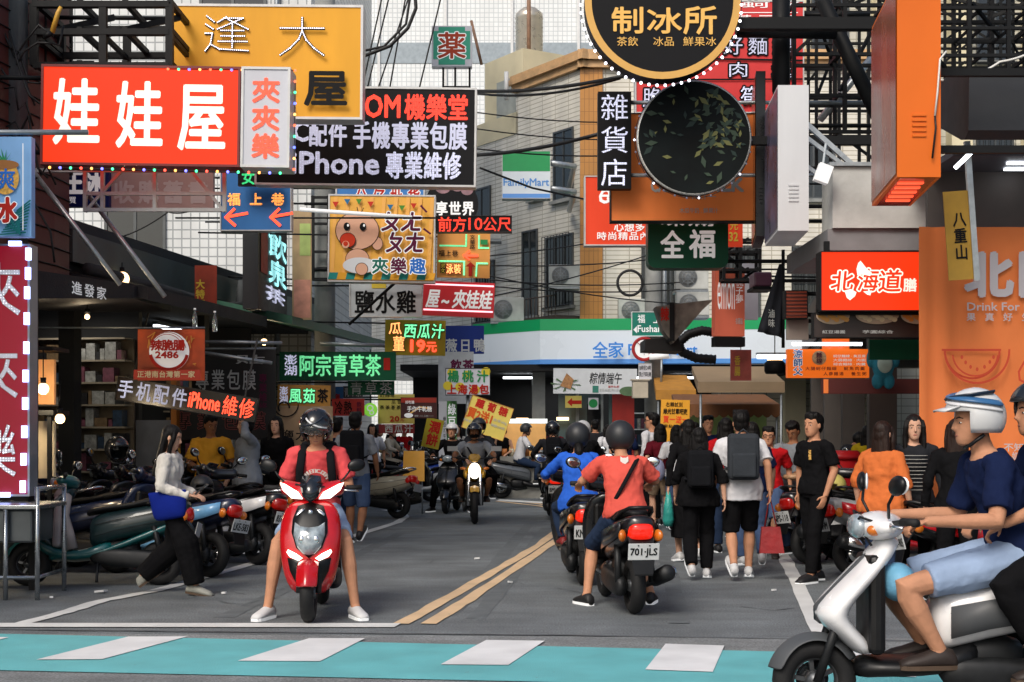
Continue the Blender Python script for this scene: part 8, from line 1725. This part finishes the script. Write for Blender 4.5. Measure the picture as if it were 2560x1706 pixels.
person('tall person all in black with hands down glancing left beside the right scooters', (X(2037, 14.1), 14.1, 0), R(-150), pose_stand(dict(hy=.15, kn=[V(.10, .1, .50), V(-.02, -.1, .50)], an=[V(.14, .10, .085), V(-.12, -.1, .085)], wr=[V(.08, .24, .87), V(-.02, -.26, .87)])), c_black, c_black, shoe_b, 0, 'short', sleeve='short', near=2, scale=.985, group=GP, extra=goldprint, loose=1.3)
person('person in an orange tee with long brown hair seen from behind', (X(2205, 12.6), 12.6, 0), R(48), pose_stand(), c_orange, c_ddenim, shoe_w, 2, 'long', hairb, sleeve='elbow', near=2, sex='f', scale=.93, group=GP, loose=2.4, hem=-.2)
def stripes(t, P, K):
    m = MB()
    for i in range(10): u = .15 + i * .07; m.tube([K['pel'] + K['up'] * K['L'] * u + K['fwd'] * (.150 * math.cos(a)) + K['lat'] * (.165 * math.sin(a)) for a in [(-.7 + 1.4 * q / 8) for q in range(9)]], .008, 5, flat=.4)
    m.build('stripe', M('stripe_offwhite', 'a9a8a2', .8, noise=0), t)
person('person with long black hair and striped top facing the camera by the orange banner', (X(2284, 12.72), 12.72, 0), R(-97), pose_stand(), c_char, c_black, shoe_b, 2, 'long', sleeve='long', near=2, sex='f', scale=.965, group=GP, extra=stripes)
person('person in black with long brown hair standing before the orange banner', (X(2392, 12.1), 12.1, 0), R(75), pose_stand(), c_black, c_black, shoe_b, 2, 'long', hairb, sleeve='long', near=1, sex='f', scale=.94, group=GP)
person('person in a grey hooded top bending at the dim right shop', (X(2098, 20.5), 20.5, 0), R(20), pose_stand(dict(neck=V(.25, 0, 1.28), head=V(.36, 0, 1.36), el=[V(.3, .22, 1.05), V(.3, -.22, 1.05)], wr=[V(.45, .2, .95), V(.45, -.2, .95)])), c_char, c_black, shoe_b, 1, 'short', sleeve='long', near=1, group=GP)
person('person in a yellow top behind the right parked scooters', (X(2168, 19.8), 19.8, 0), R(60), pose_stand(), cloth('top_lemon', 'a8901c'), c_black, shoe_b, 2, 'long', sleeve='short', near=1, sex='f', scale=.93, group=GP)
# a few more walkers in the far street
for px, Y, rz, tc, bc, hr, sx, lb in ((1520, 31.5, 100, c_white, c_ddenim, 'bob', 'f', 'person in a white top walking far off beside the store windows'), (1560, 28.5, 80, c_navy, c_black, 'short', 'm', 'person in navy walking away just left of the corner pole'), (1700, 26.5, 95, c_grey, c_denim, 'short', 'm', 'person in grey at the yellow buy one board'), (1738, 24.5, 85, c_black, c_black, 'bob', 'f', 'person in black in front of the scalloped food stall'), (1850, 20.0, 92, c_tan, c_black, 'short', 'm', 'person in a tan shirt beyond the white tee walker'), (930, 29.0, -80, c_white, c_black, 'bob', 'f', 'person in a white top standing by the far left stalls'), (1010, 36.5, -60, c_red, c_black, 'short', 'm', 'person in red far back below the tilted pancake banner'), (1145, 33.8, -95, c_ivory, c_ddenim, 'long', 'f', 'person in ivory far back behind the yellow motorcycle'), (1385, 34.6, 100, c_maroon, c_black, 'short', 'm', 'person in maroon at the lit food case')):
    person(lb, (X(px, Y), Y, 0), R(rz), pose_walk(1, .12), tc, bc, shoe_b, 0, hr, sleeve='short', near=0, sex=sx, group=GP, scale=.98)
